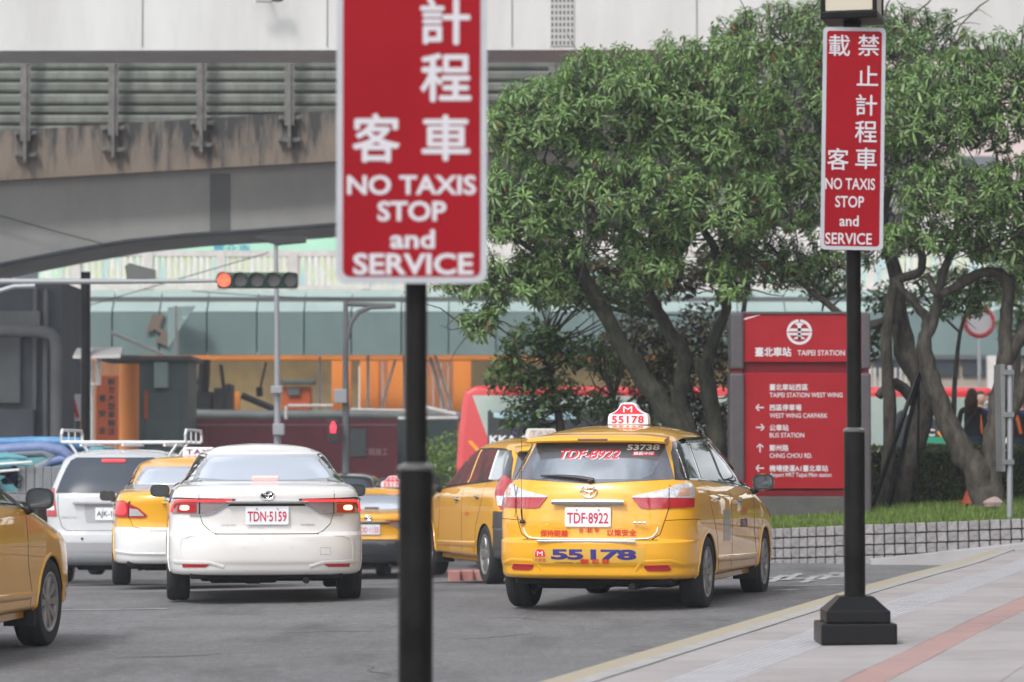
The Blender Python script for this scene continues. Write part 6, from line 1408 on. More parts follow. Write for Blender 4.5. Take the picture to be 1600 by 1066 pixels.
M['man_red'] = mat('man_red', (1, .03, .05), .3, emit=1.4)
P = [(520.5, 660.5, 3.2)]; g = MB(); c = at(520.5, 662, 61.58); k = 61.6/F
for (dx, dz, w, hh) in ((0, 6, 4, 4), (0, 0, 9, 7.5), (-2, -6, 3.6, 7), (2.2, -6, 3.6, 7)): g.bbox(c.x+(dx-w/2)*k, c.x+(dx+w/2)*k, 61.56, 61.60, c.z+(dz-5-hh/2)*k, c.z+(dz-5+hh/2)*k, .008)
o = g.build('walking_figure', M['man_red'], h); o.location = (0, 0, 0)
for P, lab in (([(300, 455), (400, 462), (640, 472)], 'thin wire sagging across the footbridge'), ([(130, 480), (300, 430), (420, 395)], 'thin wire rising to the lamp head')):
    g = MB(); g.tube([at(*p, 70) for p in P], .010, 4); tag(g.build('overhead_wire', M['ink_black']), lab, 'wire')
# ---------------- lamp posts with red signs ----------------
M['lantern_pane'] = mat('lantern_pane', (.46, .42, .33), .5)
def lamp_post(X, Y, label, zc, r_low, r_up, tilt=0, yaw=0, sign=None, top=5.2, lantern_z=None):
    zb = pz(X, Y); r = empty('lamp_post', (X, Y, zb), 0, label, 'lamp post', 'black lamp posts along the pavement'); z = lambda v: v-zb
    g = MB(); g.bbox(-.225, .225, -.225, .225, 0, .126, .012); g.build('base_block', M['gloss_post'], r)
    g = MB(); g.bbox(-.19, .19, -.19, .19, .126, .203, .01); g.build('base_block', M['gloss_post'], r)
    V = [(s*.18, t*.18, .203) for s, t in ((-1, -1), (1, -1), (1, 1), (-1, 1))]+[(s*.10, t*.10, .28) for s, t in ((-1, -1), (1, -1), (1, 1), (-1, 1))]
    mesh('base_cap', V, [(4, 5, 6, 7), (0, 1, 5, 4), (1, 2, 6, 5), (2, 3, 7, 6), (3, 0, 4, 7)], M['gloss_post'], r)
    g = MB(); g.lathe([(r_low*1.1, .26), (r_low*1.1, .285), (r_low, .29), (r_low, z(zc)-.01)], 28); g.build('lower_pole', M['pole_black'], r, True)
    g = MB(); g.lathe([(r_low, z(zc)-.012), (r_low*1.07, z(zc)-.008), (r_low*1.07, z(zc)+.002), (r_up*1.05, z(zc)+.014), (r_up, z(zc)+.016)], 28); g.build('collar', M['collar'], r, True)
    g = MB(); g.lathe([(r_up, z(zc)), (r_up, top)], 24); g.build('upper_pole', M['pole_black'], r, True)
    zl = lantern_z-zb if lantern_z else top-.1
    Mr = Matrix.Rotation(R(-14), 4, 'Z')
    g = MB(); g.bbox(-.17, .17, -.17, .17, zl, zl+.045, .008, M=Mr); g.bbox(-.05, .05, -.05, .05, zl-.07, zl, .01, M=Mr); g.build('lantern_floor', M['pole_black'], r)
    for s, t in ((-1, -1), (1, -1), (1, 1), (-1, 1)): g = MB(); g.box(s*.155-.012, s*.155+.012, t*.155-.012, t*.155+.012, zl+.045, zl+.50, M=Mr); g.build('lantern_bar', M['pole_black'], r)
    for k in range(4):
        g = MB(); g.box(-.14, .14, -.158, -.150, zl+.05, zl+.49, M=Mr @ Matrix.Rotation(R(90*k), 4, 'Z')); g.build('lantern_pane', M['lantern_pane'], r)
    g = MB(); g.lathe([(.27, zl+.50), (.26, zl+.53), (.05, zl+.66), (.02, zl+.70)], 4); g.build('lantern_roof', M['pole_black'], r)
    return r
M['gloss_post'] = mat('gloss_post', (.008, .008, .009), .32, spec=.2, bump=.04); M['collar'] = mat('collar', (.09, .088, .085), .3, coat=.4)
def sign_board(Y, cpx, cpy, wpx, hpx, label, tilt, texts, bold, post, cfg, yaw=0, tz=.02):
    s_ = F/Y; c = at(cpx, cpy, Y); w, h = wpx/s_, hpx/s_
    r = empty('taxi_sign', tuple(c), 0, label, 'sign', 'red no-taxi signs on the lamp posts'); r.rotation_euler = (0, R(tilt), R(yaw))
    g = MB(); g.prism(rrect(w, h, w*.07, 6), (0, .012, 0), (1, 0, 0), (0, 0, 1), .012); b = g.build('border_plate', M['sign_border'], r)
    g = MB(); g.prism(rrect(w*cfg[0], h-(1-cfg[0])*w, w*.05, 6), (0, 0, 0), (1, 0, 0), (0, 0, 1), .0015); b = g.build('red_field', M['sign_red'], r)
    for txt, px, py, tw, th_ in texts:
        lettering('lettering', txt, tw/s_ if tw else None, th_/s_, ((px-cpx)/s_, -.0018, (cpy-py)/s_), (1, 0, 0), (0, 0, 1), 'sign_white', b, bold=bold if ord(txt[0]) < 256 else (.022 if bold > .02 else .008))
    for z in (h*.33, -h*.33): g = MB(); g.bbox(-.05, .05, .012, .10, z-.015, z+.015, .004); g.build('clamp', M['dullmetal'], r)
    return r
lp1 = lamp_post(-.357, 11.32, 'nearest black lamp post standing before the queue of cars', 1.219, .064, .0415, lantern_z=4.2)
lp2 = lamp_post((1336-800)/262*1.0, 18.22, 'black lamp post with square lantern in front of the red direction board', 1.421, .063, .044, lantern_z=at(1340, 34, 18.2).z)
for lp in (lp1, lp2):
    pass
near = [('計', 696, 33, 76, 72), ('程', 697, 122, 77, 74), ('車', 697, 217, 73, 70), ('客', 588, 217, 72, 74), ('止', 697, -58, 74, 70), ('禁', 697, -152, 76, 74), ('載', 588, -152, 74, 74),
        ('NO TAXIS', 643.5, 291, 202, 31), ('STOP', 644, 332, 108, 32), ('and', 645, 376, 70, 30), ('SERVICE', 646, 415, 188, 34)]
sign_board(11.22, 643.5, 67, 236, 756, 'large out of focus red no-taxi sign on the nearest lamp post', 0, near, .028, lp1, (.915,))
far = [('禁', 1341+17, 70, 33, 33), ('止', 1356, 118, 33, 31), ('計', 1354, 164, 33, 33), ('程', 1353, 206, 34, 34), ('車', 1353, 248, 33, 33), ('載', 1312, 70, 33, 33), ('客', 1309, 249, 33, 34),
       ('NO TAXIS', 1328, 288, 78, 18), ('STOP', 1327, 316, 45, 18), ('and', 1326, 346, 30, 17), ('SERVICE', 1325, 374, 73, 18)]
# the board leans one degree: undo the lean in the letter positions before it is applied again
cx, cy = 1333, 216.5; tl = R(1.0)
far = [(t, cx+(px-cx)*math.cos(tl)+(py-cy)*math.sin(tl), cy+(py-cy)*math.cos(tl)-(px-cx)*math.sin(tl), w, h) for t, px, py, w, h in far]
sign_board(18.12, 1333, 216.5, 98, 350, 'sharp slim red no-taxi sign on the lamp post before the trees', 1.0, far, .012, lp2, (.88,))

# ---------------- direction board ----------------
YM = 40.5
r = empty('direction_board', tuple(at(1250, 812, YM)), 0, 'big red direction board reading TAIPEI STATION with arrows, between grey posts', 'sign'); i_ = -Vector(r.location)
M['mon_base'] = mat('mon_base', (.10, .10, .095), .9, noise=(.07, .07, .065), nscale=3, bump=.3)
def mb(name, x0, y0, x1, y1, dy, dep, m, parent=None, b=.01): return bx(name, x0, y0, x1, y1, YM+dy, dep, m, r, b=b)
mb('base', 1146, 776, 1352, 830, -.05, .55, 'mon_base')
for x0, x1 in ((1141, 1163), (1345, 1361)):
    mb('side_post', x0, 583, x1, 812, -.06, .50, 'mon_post', b=.03); mb('side_post', x0+1, 489, x1-1, 577, -.06, .50, 'mon_post', b=.03); mb('post_joint', x0+3, 576, x1-3, 584, -.03, .4, 'mon_red_dark')
hd_ = mb('header_panel', 1160, 491, 1346, 566, 0, .35, 'mon_red'); mb('recess_strip', 1160, 565, 1346, 584, .05, .25, 'mon_red_dark'); mp_ = mb('main_panel', 1160, 583, 1346, 764, 0, .35, 'mon_red'); mb('recess_strip', 1160, 763, 1346, 767, .06, .2, 'seam'); mb('bottom_panel', 1160, 767, 1346, 778, .01, .33, 'mon_red_dark'); mb('top_cap', 1160, 487, 1346, 491, -.02, .4, 'mon_post')
sM = F/YM
M['mon_white'] = mat('mon_white', (.60, .58, .60), .5)
def ml(t, px, py, w, h, bold=.02, parent=None, align='c'):
    o = lettering('lettering', t, w/sM if w else None, h/sM, at(px, py, YM-.001), (1, 0, 0), (0, 0, 1), 'mon_white', r, bold=bold, align=align, lift=.003); o.location = i_; return o
ml('臺北車站', 1180, 550, 56, 14, .03, align='l'); ml('TAIPEI STATION', 1246, 551.5, 74, 8.6, .012, align='l')
for zh, en, y1, y2, w1_, w2_ in (('臺北車站西區', 'TAIPEI STATION WEST WING', 605.2, 617.4, 59.5, 114), ('西區停車場', 'WEST WING CARPARK', 637, 649.5, 49.5, 90.5), ('公車站', 'BUS STATION', 668.4, 680.2, 29.5, 54), ('鄭州路', 'CHNG CHOU RD.', 700, 712, 29.5, 66.5), ('機場捷運A1臺北車站', 'Airport MRT Taipei Main station', 732, 743, 91, 96.5)):
    ml(zh, 1202.5, y1, w1_, 9.6, .025, align='l'); ml(en, 1202.5, y2, w2_, 7.4 if en[1] != 'i' else 8.6, .012, align='l')
for py, d in ((637, 'l'), (668, 'r'), (700.5, 'u'), (731.7, 'l')):
    c = at(1187.5, py, YM-.002); g = MB(); a = {'l': math.pi, 'r': 0, 'u': math.pi/2}[d]; ux, uz = math.cos(a), math.sin(a); k = 1/sM
    tip = (c.x+ux*6.5*k, c.z+uz*6.5*k); tail = (c.x-ux*6.3*k, c.z-uz*6.3*k)
    for (p, q) in ((tail, tip), (tip, (tip[0]-ux*5*k-uz*5*k, tip[1]-uz*5*k+ux*5*k)), (tip, (tip[0]-ux*5*k+uz*5*k, tip[1]-uz*5*k-ux*5*k))):
        dx, dz = q[0]-p[0], q[1]-p[1]; L_ = math.hypot(dx, dz); nx_, nz_ = -dz/L_*.95*k, dx/L_*.95*k
        g.add([(p[0]+nx_, YM-.004, p[1]+nz_), (p[0]-nx_, YM-.004, p[1]-nz_), (q[0]-nx_, YM-.004, q[1]-nz_), (q[0]+nx_, YM-.004, q[1]+nz_)], [(0, 1, 2, 3)])
    o = g.build('arrow', M['mon_white'], r); o.location = i_
# round emblem
c = at(1249, 519, YM-.003); k = 1/sM; g = MB()
def ringseg(r0, r1, a0, a1, n=24):
    V = []
    for j in range(n+1):
        a = a0+(a1-a0)*j/n; V += [(c.x+r0*k*math.cos(a), YM-.005, c.z+r0*k*math.sin(a)), (c.x+r1*k*math.cos(a), YM-.005, c.z+r1*k*math.sin(a))]
    g.add(V, [(2*j, 2*j+1, 2*j+3, 2*j+2)[::-1] for j in range(n)])
ringseg(15.6, 19.8, R(94), R(178)); ringseg(15.6, 19.8, R(2), R(86)); ringseg(15.6, 19.8, R(182), R(358))
def pl(P): g.add([(c.x+x*k, YM-.005, c.z+z*k) for x, z in P], [tuple(range(len(P)))])
pl([(-7, 13), (-5, 11), (-3, 10.5), (-2.5, 3), (2.5, 3), (3, 10.5), (5, 11), (7, 13), (3, 14.5), (-3, 14.5)]); pl([(-16, 1.2), (16, 1.2), (14, 5.5), (-14, 5.5)]); pl([(-16, -1.2), (-14, -5.0), (14, -5.0), (16, -1.2)]); pl([(-2.5, -11), (2.5, -11), (2.5, 6), (-2.5, 6)]); pl([(-10, -11), (10, -11), (6, -8), (2.5, -7), (-2.5, -7), (-6, -8)][::1])
o = g.build('emblem', M['mon_white'], r); o.location = i_
o = mesh('reflection_strip', [at(1161, 501, YM-.003), at(1161, 498, YM-.003), at(1186, 492, YM-.003), at(1189, 492, YM-.003)], [(0, 3, 2, 1)[::-1]], M['mon_white'], r); o.location = i_; o.name = 'reflection_edge'  # pale strip painted on the header corner in place of a reflection

# ---------------- bus ----------------
YB_ = 56.0
bus = empty('bus', tuple(at(1135, 790, YB_)), 0, 'long red bus standing crosswise behind the trees, plate number on its window', 'bus'); i_ = -Vector(bus.location)
M['bus_glass'] = mat('bus_glass', (.30, .38, .34), .12, ior=1.8, coat=.6, noise=(.42, .50, .46), nscale=.9); M['bus_dark'] = mat('bus_dark', (.035, .04, .045), .4); M['bus_blue'] = mat('bus_blue', (.45, .65, .72), .4, noise=(.30, .45, .50), nscale=2); M['bus_purple'] = mat('bus_purple', (.10, .06, .20), .5); M['bus_orange'] = mat('bus_orange', (.9, .35, .03), .5)
a, b = at(713, 600, YB_), at(1562, 600, YB_); zt_ = at(800, 603, YB_).z; zb_ = -.42
prof = []
g = MB(); X0, X1 = a.x, b.x; P = []
out = [(X0+.02, zb_), (X1, zb_), (X1+.05, zt_-.5), (X1, zt_-.15), (X1-.2, zt_-.03), (X0+.36, zt_), (X0+.16, zt_-.10), (X0+.10, zt_-.35), (X0+.04, zt_-.9), (X0, zt_-1.5)]
n = len(out); V = [(x, YB_, z) for x, z in out]+[(x, YB_+2.5, z) for x, z in out]
o = mesh('body', V, [tuple(range(n)), tuple(range(n, 2*n))[::-1]]+[(i, i+n, (i+1) % n+n, (i+1) % n) for i in range(n)], M['bus_red'], bus); o.location = i_
md = o.modifiers.new('b', 'BEVEL'); md.width = .10; md.segments = 4; md.limit_method = 'ANGLE'; md.angle_limit = R(60)
def bp(name, P, m, dy=-.012, dep=.03, par=None): o = quad_prism(name, P, YB_+dy, dep, M[m], bus); o.location = i_; return o
bp('window_band', [(738, 618), (1546, 621), (1546, 735), (786, 735), (765, 692)], 'bus_glass')
bp('picture_panel', [(762, 735), (762, 643), (766, 640), (769, 645), (785, 645), (791, 636), (797, 645), (812, 644), (817, 638), (822, 645), (900, 646), (1000, 640), (1000, 735)], 'bus_dark', -.018)
bp('picture_panel', [(1380, 735), (1380, 680), (1396, 660), (1402, 645), (1410, 640), (1425, 655), (1440, 662), (1446, 642), (1452, 640), (1460, 655), (1475, 668), (1500, 700), (1520, 735)], 'bus_dark', -.018)
bp('sky_stripe', [(771, 645), (900, 645), (900, 655), (800, 656), (771, 652)], 'bus_blue', -.022); bp('purple_patch', [(800, 662), (816, 660), (816, 676), (800, 677)], 'bus_purple', -.022)
bp('yellow_stroke', [(731, 690), (736, 688), (752, 705), (744, 705)], 'bus_orange', -.02); bp('green_patch', [(1440, 682), (1485, 684), (1480, 694), (1448, 692)], 'mint_dark' if 'mint_dark' in M else (M.update(mint_dark=mat('mint_dark', (.03, .30, .17), .5)) or 'mint_dark'), -.022)
for t, px, py, w, h, mm in (('KKA-02', 800, 687, 70, 13, 'ink_white'), ('C', 1455, 676, 11, 11, 'ink_white'), ('B', 1476, 677, 10, 10, 'ink_white')):
    o = lettering('lettering', t, w*YB_/F, h*YB_/F, at(px, py, YB_-.024), (1, 0, 0), (0, 0, 1), mm, bus, bold=.03); o.location = i_
bp('yellow_mark', [(1464, 676), (1471, 668), (1471, 684)], 'bus_orange', -.024)
for x in (870, 1400):
    c = at(x, 740, YB_); g = MB(); g.lathe([(.28, -.02), (.50, -.02), (.50, .25), (.28, .25)], 28, c=(c.x, YB_, .02-.37), axis='y'); o = g.build('wheel', M['tyre'], bus, True); o.location = i_; g = MB(); g.lathe([(.27, 0), (.05, -.01)], 16, c=(c.x, YB_, .02-.37), axis='y'); o = g.build('hub', M['alloy'], bus, True); o.location = i_
bp('skirt_line', [(716, 752), (1558, 752), (1558, 756), (716, 756)], 'bus_dark', -.012)
# ---------------- grey sign post, cone, stone ----------------
r = empty('sign_post', tuple(at(1581, 808, 36.9)), 0, 'grey steel post with a sign seen edge on, at the right', 'post'); i_ = -Vector(r.location)
g = MB(); g.tube([at(1578, 571, 36.9), at(1578, 809, 36.9)], .036, 12); o = g.build('post', M['mast'], r, True); o.location = i_
o = quad_prism('sign_plate', [(1563, 569), (1570, 569), (1571, 737), (1567, 737)], 36.85, .5, M['pipe_grey'], r); o.location = i_
for py in (582, 648, 722): bx('clamp', 1566, py-4, 1585, py+4, 36.84, .1, 'pipe_grey', r, b=.004)
c = at(1520, 788, 41.3); r = empty('traffic_cone', (c.x, c.y, c.z), 0, 'worn orange red cone against the hedge', 'cone')
g = MB(); g.lathe([(.15, .02), (.035, .34), (.03, .36)], 20); g.build('cone', M['cone_red'] if 'cone_red' in M else M.setdefault('cone_red', mat('cone_red', (.27, .04, .02), .7)), r, True); g = MB(); g.bbox(-.17, .17, -.17, .17, 0, .03, .01); g.build('foot', M['cone_red'], r)
c = at(1553, 790, 39.8); bm = bmesh.new(); bmesh.ops.create_icosphere(bm, subdivisions=3, radius=1)
for v in bm.verts: k = 1+.12*math.sin(v.co.x*5+1)*math.cos(v.co.y*4)+.06*math.sin(v.co.z*9); v.co = (v.co.x*.13*k, v.co.y*.11*k, v.co.z*.075*k)
me = bpy.data.meshes.new('rock'); bm.to_mesh(me); bm.free(); me.materials.append(M['block_pink'] if 'block_pink' in M else M.setdefault('block_pink', mat('block_pink', (.40, .29, .27), .9, noise=(.3, .24, .22), nscale=10, bump=.5))); tag(link('rock', me, None, (c.x, c.y, c.z+.03)), 'pinkish stone at the foot of the forked tree', 'stone')
# ---------------- unseen brick hall added on the right, for darker reflections in the car's flank ----------------
M['brick_wall'] = mat('brick_wall', (.24, .15, .11), .8, noise=(.30, .21, .16), nscale=1.2)
sb = empty('added_hall', (17, 20, 0), 0, 'added brown brick station hall out of view on the right, for car reflections', 'building')
g = MB(); g.box(0, 14, -30, 36, -.2, 11); g.build('wall', M['brick_wall'], sb); g = MB(); g.box(-2.5, .0, -30, 36, 4.0, 4.5); g.build('canopy', M['conc_mid'], sb)
wm = None
for i in range(16):
    for z in (6.2, 9.0):
        if wm is None: g = MB(); g.box(-.06, .0, -1.2, 1.2, -.8, .8); wm = g.build('window', M['win_dark'], sb, loc=(0, -28+4*i, z)).data
        else: link('window', wm, sb, (0, -28+4*i, z))
    if i % 2 == 0: g = MB(); g.box(-2.4, -2.0, -28+4*i, -27.6+4*i, .1, 4.0); g.build('pillar', M['conc_mid'], sb)
# ---------------- people ----------------
M['skin'] = mat('skin', (.52, .32, .23), .55); M['hair_brown'] = mat('hair_brown', (.075, .030, .016), .5, noise=(.13, .05, .025), nscale=18, stretch=(3, 3, .5)); M['hair_black'] = mat('hair_black', (.012, .011, .012), .45)
M['cloth_black'] = mat('cloth_black', (.012, .012, .014), .85, bump=.3, bscale=14); M['cloth_blue'] = mat('cloth_blue', (.02, .05, .30), .8); M['cloth_orange'] = mat('cloth_orange', (.80, .16, .03), .7); M['jeans'] = mat('jeans', (.03, .045, .08), .85); M['shoe'] = mat('shoe', (.03, .03, .03), .6)
def skin_mesh(name, joints, edges, m, parent, sub=2, root_i=0):
    me = bpy.data.meshes.new(name); me.from_pydata([j[0] for j in joints], edges, []); o = bpy.data.objects.new(name, me); COL.objects.link(o)
    sk = o.modifiers.new('s', 'SKIN'); sk.use_smooth_shade = True
    for i, j in enumerate(joints):
        v = me.skin_vertices[0].data[i]; v.radius = j[1] if hasattr(j[1], '__len__') else (j[1], j[1])
    me.skin_vertices[0].data[root_i].use_root = True
    sb_ = o.modifiers.new('u', 'SUBSURF'); sb_.levels = sub; sb_.render_levels = sub
    dg = bpy.context.evaluated_depsgraph_get(); me2 = bpy.data.meshes.new_from_object(o.evaluated_get(dg)); bpy.data.objects.remove(o); bpy.data.meshes.remove(me)
    me2.materials.clear()
    for q in (m if isinstance(m, list) else [m]): me2.materials.append(q)
    me2.name = name; o = link(name, me2, parent); me2.polygons.foreach_set('use_smooth', [True]*len(me2.polygons)); return o
def ball(name, c, r, m, parent, f=None, sub=3):
    bm = bmesh.new(); bmesh.ops.create_icosphere(bm, subdivisions=sub, radius=1)
    for v in bm.verts:
        p = v.co.copy()
        if f: p = f(p)
        v.co = Vector((c[0]+p.x*r[0], c[1]+p.y*r[1], c[2]+p.z*r[2]))
    me = bpy.data.meshes.new(name); bm.to_mesh(me); bm.free(); me.materials.append(m); me.polygons.foreach_set('use_smooth', [True]*len(me.polygons)); return link(name, me, parent)
def person(loc, rz, label, h=1.62, top='cloth_black', legs='jeans', hair='hair_black', long_hair=False, arms=((-.02, .0), (.0, .02)), extra=None, mask=False):
    """standing figure, facing local -y"""
    r = empty('person', loc, rz, label, 'person', 'people waiting behind the hedge'); k = h/1.62
    J = [((0, 0, .90*k), (.145, .105)), ((0, 0, 1.05*k), (.125, .09)), ((0, .0, 1.22*k), (.15, .10)), ((0, .01, 1.33*k), (.12, .075)), ((0, 0, 1.41*k), (.048, .05)), ((0, -.01, 1.455*k), (.045, .048))]
    E = [(0, 1), (1, 2), (2, 3), (3, 4), (4, 5)]
    def add(p, rr, par): J.append((p, rr)); E.append((par, len(J)-1)); return len(J)-1
    for s in (1, -1):
        a = add((s*.17, .01, 1.32*k), (.05, .05), 3); fw = arms[0 if s > 0 else 1]
        a = add((s*.215, .02-fw[0]*.5, 1.06*k), (.042, .042), a); a = add((s*(.225), -.06-fw[0], .84*k), (.030, .028), a); a = add((s*.22, -.08-fw[0], .78*k), (.032, .018), a)
        b = add((s*.085, 0, .82*k), (.088, .09), 0); b = add((s*.09, -.01, .47*k), (.055, .058), b); b = add((s*.095, .015, .09*k), (.036, .038), b); b = add((s*.10, -.06, .04*k), (.038, .03), b); b = add((s*.10, -.13, .03*k), (.034, .022), b)
    o = skin_mesh('body', J, E, [M[top], M[legs], M['skin'], M['shoe']], r)
    mi = []
    for p in o.data.polygons:
        c = p.center; q = 0
        if c.z < .92*k and abs(c.x) < .19: q = 1
        if c.z < .10*k: q = 3
        if c.z > 1.375*k or (abs(c.x) > .19 and c.z < .86*k): q = 2
        mi.append(q)
    o.data.polygons.foreach_set('material_index', mi)
    for s in (1, -1):        # fingers
        fw = arms[0 if s > 0 else 1]; bx_, by_, bz_ = s*.22, -.08-fw[0], .77*k
        for q, (dy, L_) in enumerate(((-.026, .062), (-.009, .072), (.008, .068), (.024, .052))):
            g = MB(); g.tube([(bx_, by_+dy*.8, bz_), (bx_-s*.004, by_+dy, bz_-L_*.5), (bx_-s*.014, by_+dy, bz_-L_*.85), (bx_-s*.022, by_+dy, bz_-L_)], [.0095, .009, .008, .005], 6); g.build('finger', M['skin'], r, True)
        g = MB(); g.tube([(bx_-s*.005, by_-.02, bz_+.03), (bx_-s*.015, by_-.045, bz_), (bx_-s*.02, by_-.05, bz_-.03)], [.011, .010, .006], 6); g.build('thumb', M['skin'], r, True)
    hz = 1.535*k
    def face(p):
        q = p.copy()
        if p.y < 0: q.x *= 1-.12*max(0, -p.z); q.y *= 1.0+.06*max(0, -p.z)
        return q
    hd_ = ball('head', (0, -.005, hz), (.074, .092, .112), M['skin'], r, face)
    g = MB(); g.add([(-.010, -.090, hz+.018), (.010, -.090, hz+.018), (-.016, -.093, hz-.022), (.016, -.093, hz-.022), (0, -.115, hz-.018)], [(0, 1, 4), (0, 4, 2), (1, 3, 4), (2, 4, 3)]); g.build('nose', M['skin'], hd_, True)
    for s in (1, -1): ball('eye', (s*.030, -.083, hz+.012), (.013, .010, .007), M['ink_white'], hd_, sub=2); ball('pupil', (s*.030, -.091, hz+.012), (.006, .004, .006), M['hair_black'], hd_, sub=2); ball('ear', (s*.075, .005, hz), (.010, .018, .030), M['skin'], hd_, sub=2)
    g = MB(); g.tube([(-.024, -.088, hz-.048), (0, -.095, hz-.046), (.024, -.088, hz-.048)], [.003, .005, .003], 5); g.build('mouth', M['ink_red'], hd_)
    if mask: ball('face_mask', (0, -.035, hz-.035), (.070, .070, .055), M['ink_white'], hd_)
    def hf(p):
        q = p.copy()
        if p.y < -.15 and p.z < .45: q = q*.80
        return q
    ball('hair', (0, .008, hz+.018), (.086, .100, .112), M[hair], r, hf)
    if long_hair:
        g = MB(); g.tube([(0, .05, hz+.09), (0, .10, hz+.06), (.0, .12, hz-.05), (0.01, .11, hz-.16), (.0, .10, hz-.24)], [.04, .07, .092, .088, .04], 14)
        for q in range(9): a_ = q/9*6.28; g.tube([(math.cos(a_)*.05, .10+math.sin(a_)*.04, hz+.05), (math.cos(a_)*.09, .12+math.sin(a_)*.05, hz-.08), (math.cos(a_+.3)*.085, .11+math.sin(a_+.3)*.05, hz-.18), (math.cos(a_)*.06, .10+math.sin(a_)*.03, hz-.29)], [.02, .022, .02, .004], 6); g.build('ponytail', M[hair], r, True)
    if extra: extra(r, k)
    return r
def strap(r, k):
    g = MB(); g.tube([(-.12, .085, 1.36*k), (0.02, .125, 1.20*k), (.15, .11, .98*k)], .013, 6); g.build('bag_strap', M['shoe'], r)
    g = MB(); g.bbox(.13, .26, .02, .12, .80*k, .98*k, .02); g.build('shoulder_bag', M['shoe'], r)
def vest(r, k):
    g = MB(); g.tube([(-.13, -.06, 1.35*k), (-.10, -.12, 1.2*k), (-.06, -.13, 1.0*k)], .03, 8); g.tube([(.13, -.06, 1.35*k), (.10, -.12, 1.2*k), (.06, -.13, 1.0*k)], .03, 8); g.build('orange_trim', M['cloth_orange'], r, True)
    g = MB(); g.tube([(-.06, .02, 1.42*k), (-.08, -.05, 1.38*k), (0, -.10, 1.32*k), (.08, -.05, 1.38*k), (.06, .02, 1.42*k)], .022, 8); g.build('collar', M['cloth_blue'], r, True)
pg = .655
def pp(px, Y): return ((px-800)/F*Y, Y, pg)
person(pp(1519, 47.6), R(165), 'person in a black top with long brown ponytail, seen from behind', 1.66, hair='hair_brown', long_hair=True, extra=strap)
person(pp(1548, 48.1), R(-70), 'person with short black hair, white mask and orange trimmed dark vest, facing left', 1.60, hair='hair_black', extra=vest, mask=True)
person(pp(1532, 49.6), R(20), 'person whose dark hair shows between the two others', 1.66, top='cloth_blue')
person(pp(1596, 48.3), R(10), 'person in black with an orange lanyard at the right edge', 1.60, extra=vest)
# scooter rider waiting beyond the far taxi
sx, sy, sz = PX_(600, 52) if 'PX_' in globals() else ((600-800)/F*52, 52, gz(-2, 52))
r = person((sx, sy-.1, sz-.05), R(180), 'scooter rider with a black helmet between the far taxi and the red hoarding', 1.6); 
ball('helmet', (0, .0, 1.56), (.135, .155, .14), M['gloss_black'], r)
s = empty('scooter', (sx, sy, sz), 0, 'dark scooter under the rider beyond the far taxi', 'scooter')
for y in (-.62, .62):
    g = MB(); g.lathe([(.12, -.05), (.24, -.05), (.25, 0), (.24, .05), (.12, .05)], 24, c=(0, y, .25), axis='x'); g.build('wheel', M['tyre'], s, True); g = MB(); g.lathe([(.125, -.03), (.125, .03)], 20, c=(0, y, .25), axis='x'); g.build('rim', M['alloy'], s)
g = MB(); g.bbox(-.15, .15, -.80, -.1, .38, .72, .06); g.bbox(-.14, .14, -.15, .35, .24, .32, .03); g.bbox(-.16, .16, .30, .46, .28, .95, .05); g.build('body', M['black_paint'], s)
g = MB(); g.bbox(-.13, .13, -.75, .0, .72, .80, .03); g.build('seat', M['blackplastic'], s); g = MB(); g.tube([(-.33, .30, 1.02), (0, .42, .96), (.33, .30, 1.02)], .02, 8); g.build('handlebar', M['blackplastic'], s)
g = MB(); g.bbox(-.08, .08, -.84, -.80, .55, .62, .01); g.build('tail_light', M['lamp_red'], s)
# ---------------- truck with pipes and blue hoses ----------------
TY = 44.0
def gt(px, py, Y=TY): return at(px, py, Y)
zt = gz(-7, TY); tx0, tx1 = gt(-70, 0).x, gt(112, 0).x; cxx = (tx0+tx1)/2
t = empty('flatbed_truck', (cxx, TY, zt), 0, 'grey sided flatbed truck loaded with hoses behind the left taxi', 'truck'); hw = (tx1-tx0)/2
M['bed_grey'] = mat('bed_grey', (.16, .165, .175), .6, noise=(.22, .22, .23), nscale=3, stretch=(4, 1, .5)); M['blue_tarp'] = mat('blue_tarp', (.06, .19, .40), .5, noise=(.10, .28, .50), nscale=4, bump=.6, bscale=9); M['hose_blue'] = mat('hose_blue', (.11, .16, .34), .5, noise=(.17, .22, .38), nscale=5); M['hose_grey'] = mat('hose_grey', (.18, .22, .25), .5); M['teal_tarp'] = mat('teal_tarp', (.10, .30, .34), .6, bump=.5, bscale=8)
zb = gt(0, 772).z-zt; zt2 = gt(0, 729).z-zt
g = MB(); g.bbox(-hw, hw, 0, 3.4, zb-.12, zb, .02); g.build('bed_floor', M['bed_grey'], t)
xl = gt(32, 0).x-cxx
for k in range(6): g = MB(); x = xl+(hw-xl)*k/6; g.bbox(x+.005, x+(hw-xl)/6-.005, 0, .05, zb, zt2, .01); g.build('side_board', M['bed_grey'], t)
for s_ in (-1, 1): g = MB(); g.bbox(s_*hw-.03, s_*hw+.03, 0, 3.4, zb, zt2, .01); g.build('side_board', M['bed_grey'], t)
g = MB(); g.bbox(-.9, .9, 3.5, 5.0, .45, 2.0, .12); g.build('cab', M['teal_tarp'], t)
for s_ in (-1, 1):
    for y in (.7, 4.2): wheel(t, s_*(hw-.15), y, .38, .22, .22, 6, s_, 'wide')
g = MB(); g.bbox(-.4, .4, .1, 3.4, .35, zb-.12, .02); g.build('chassis', M['blackplastic'], t)
g = MB(); P = [gt(-60, 692), gt(0, 691), gt(40, 690), gt(90, 691), gt(112, 693), gt(132, 698)]
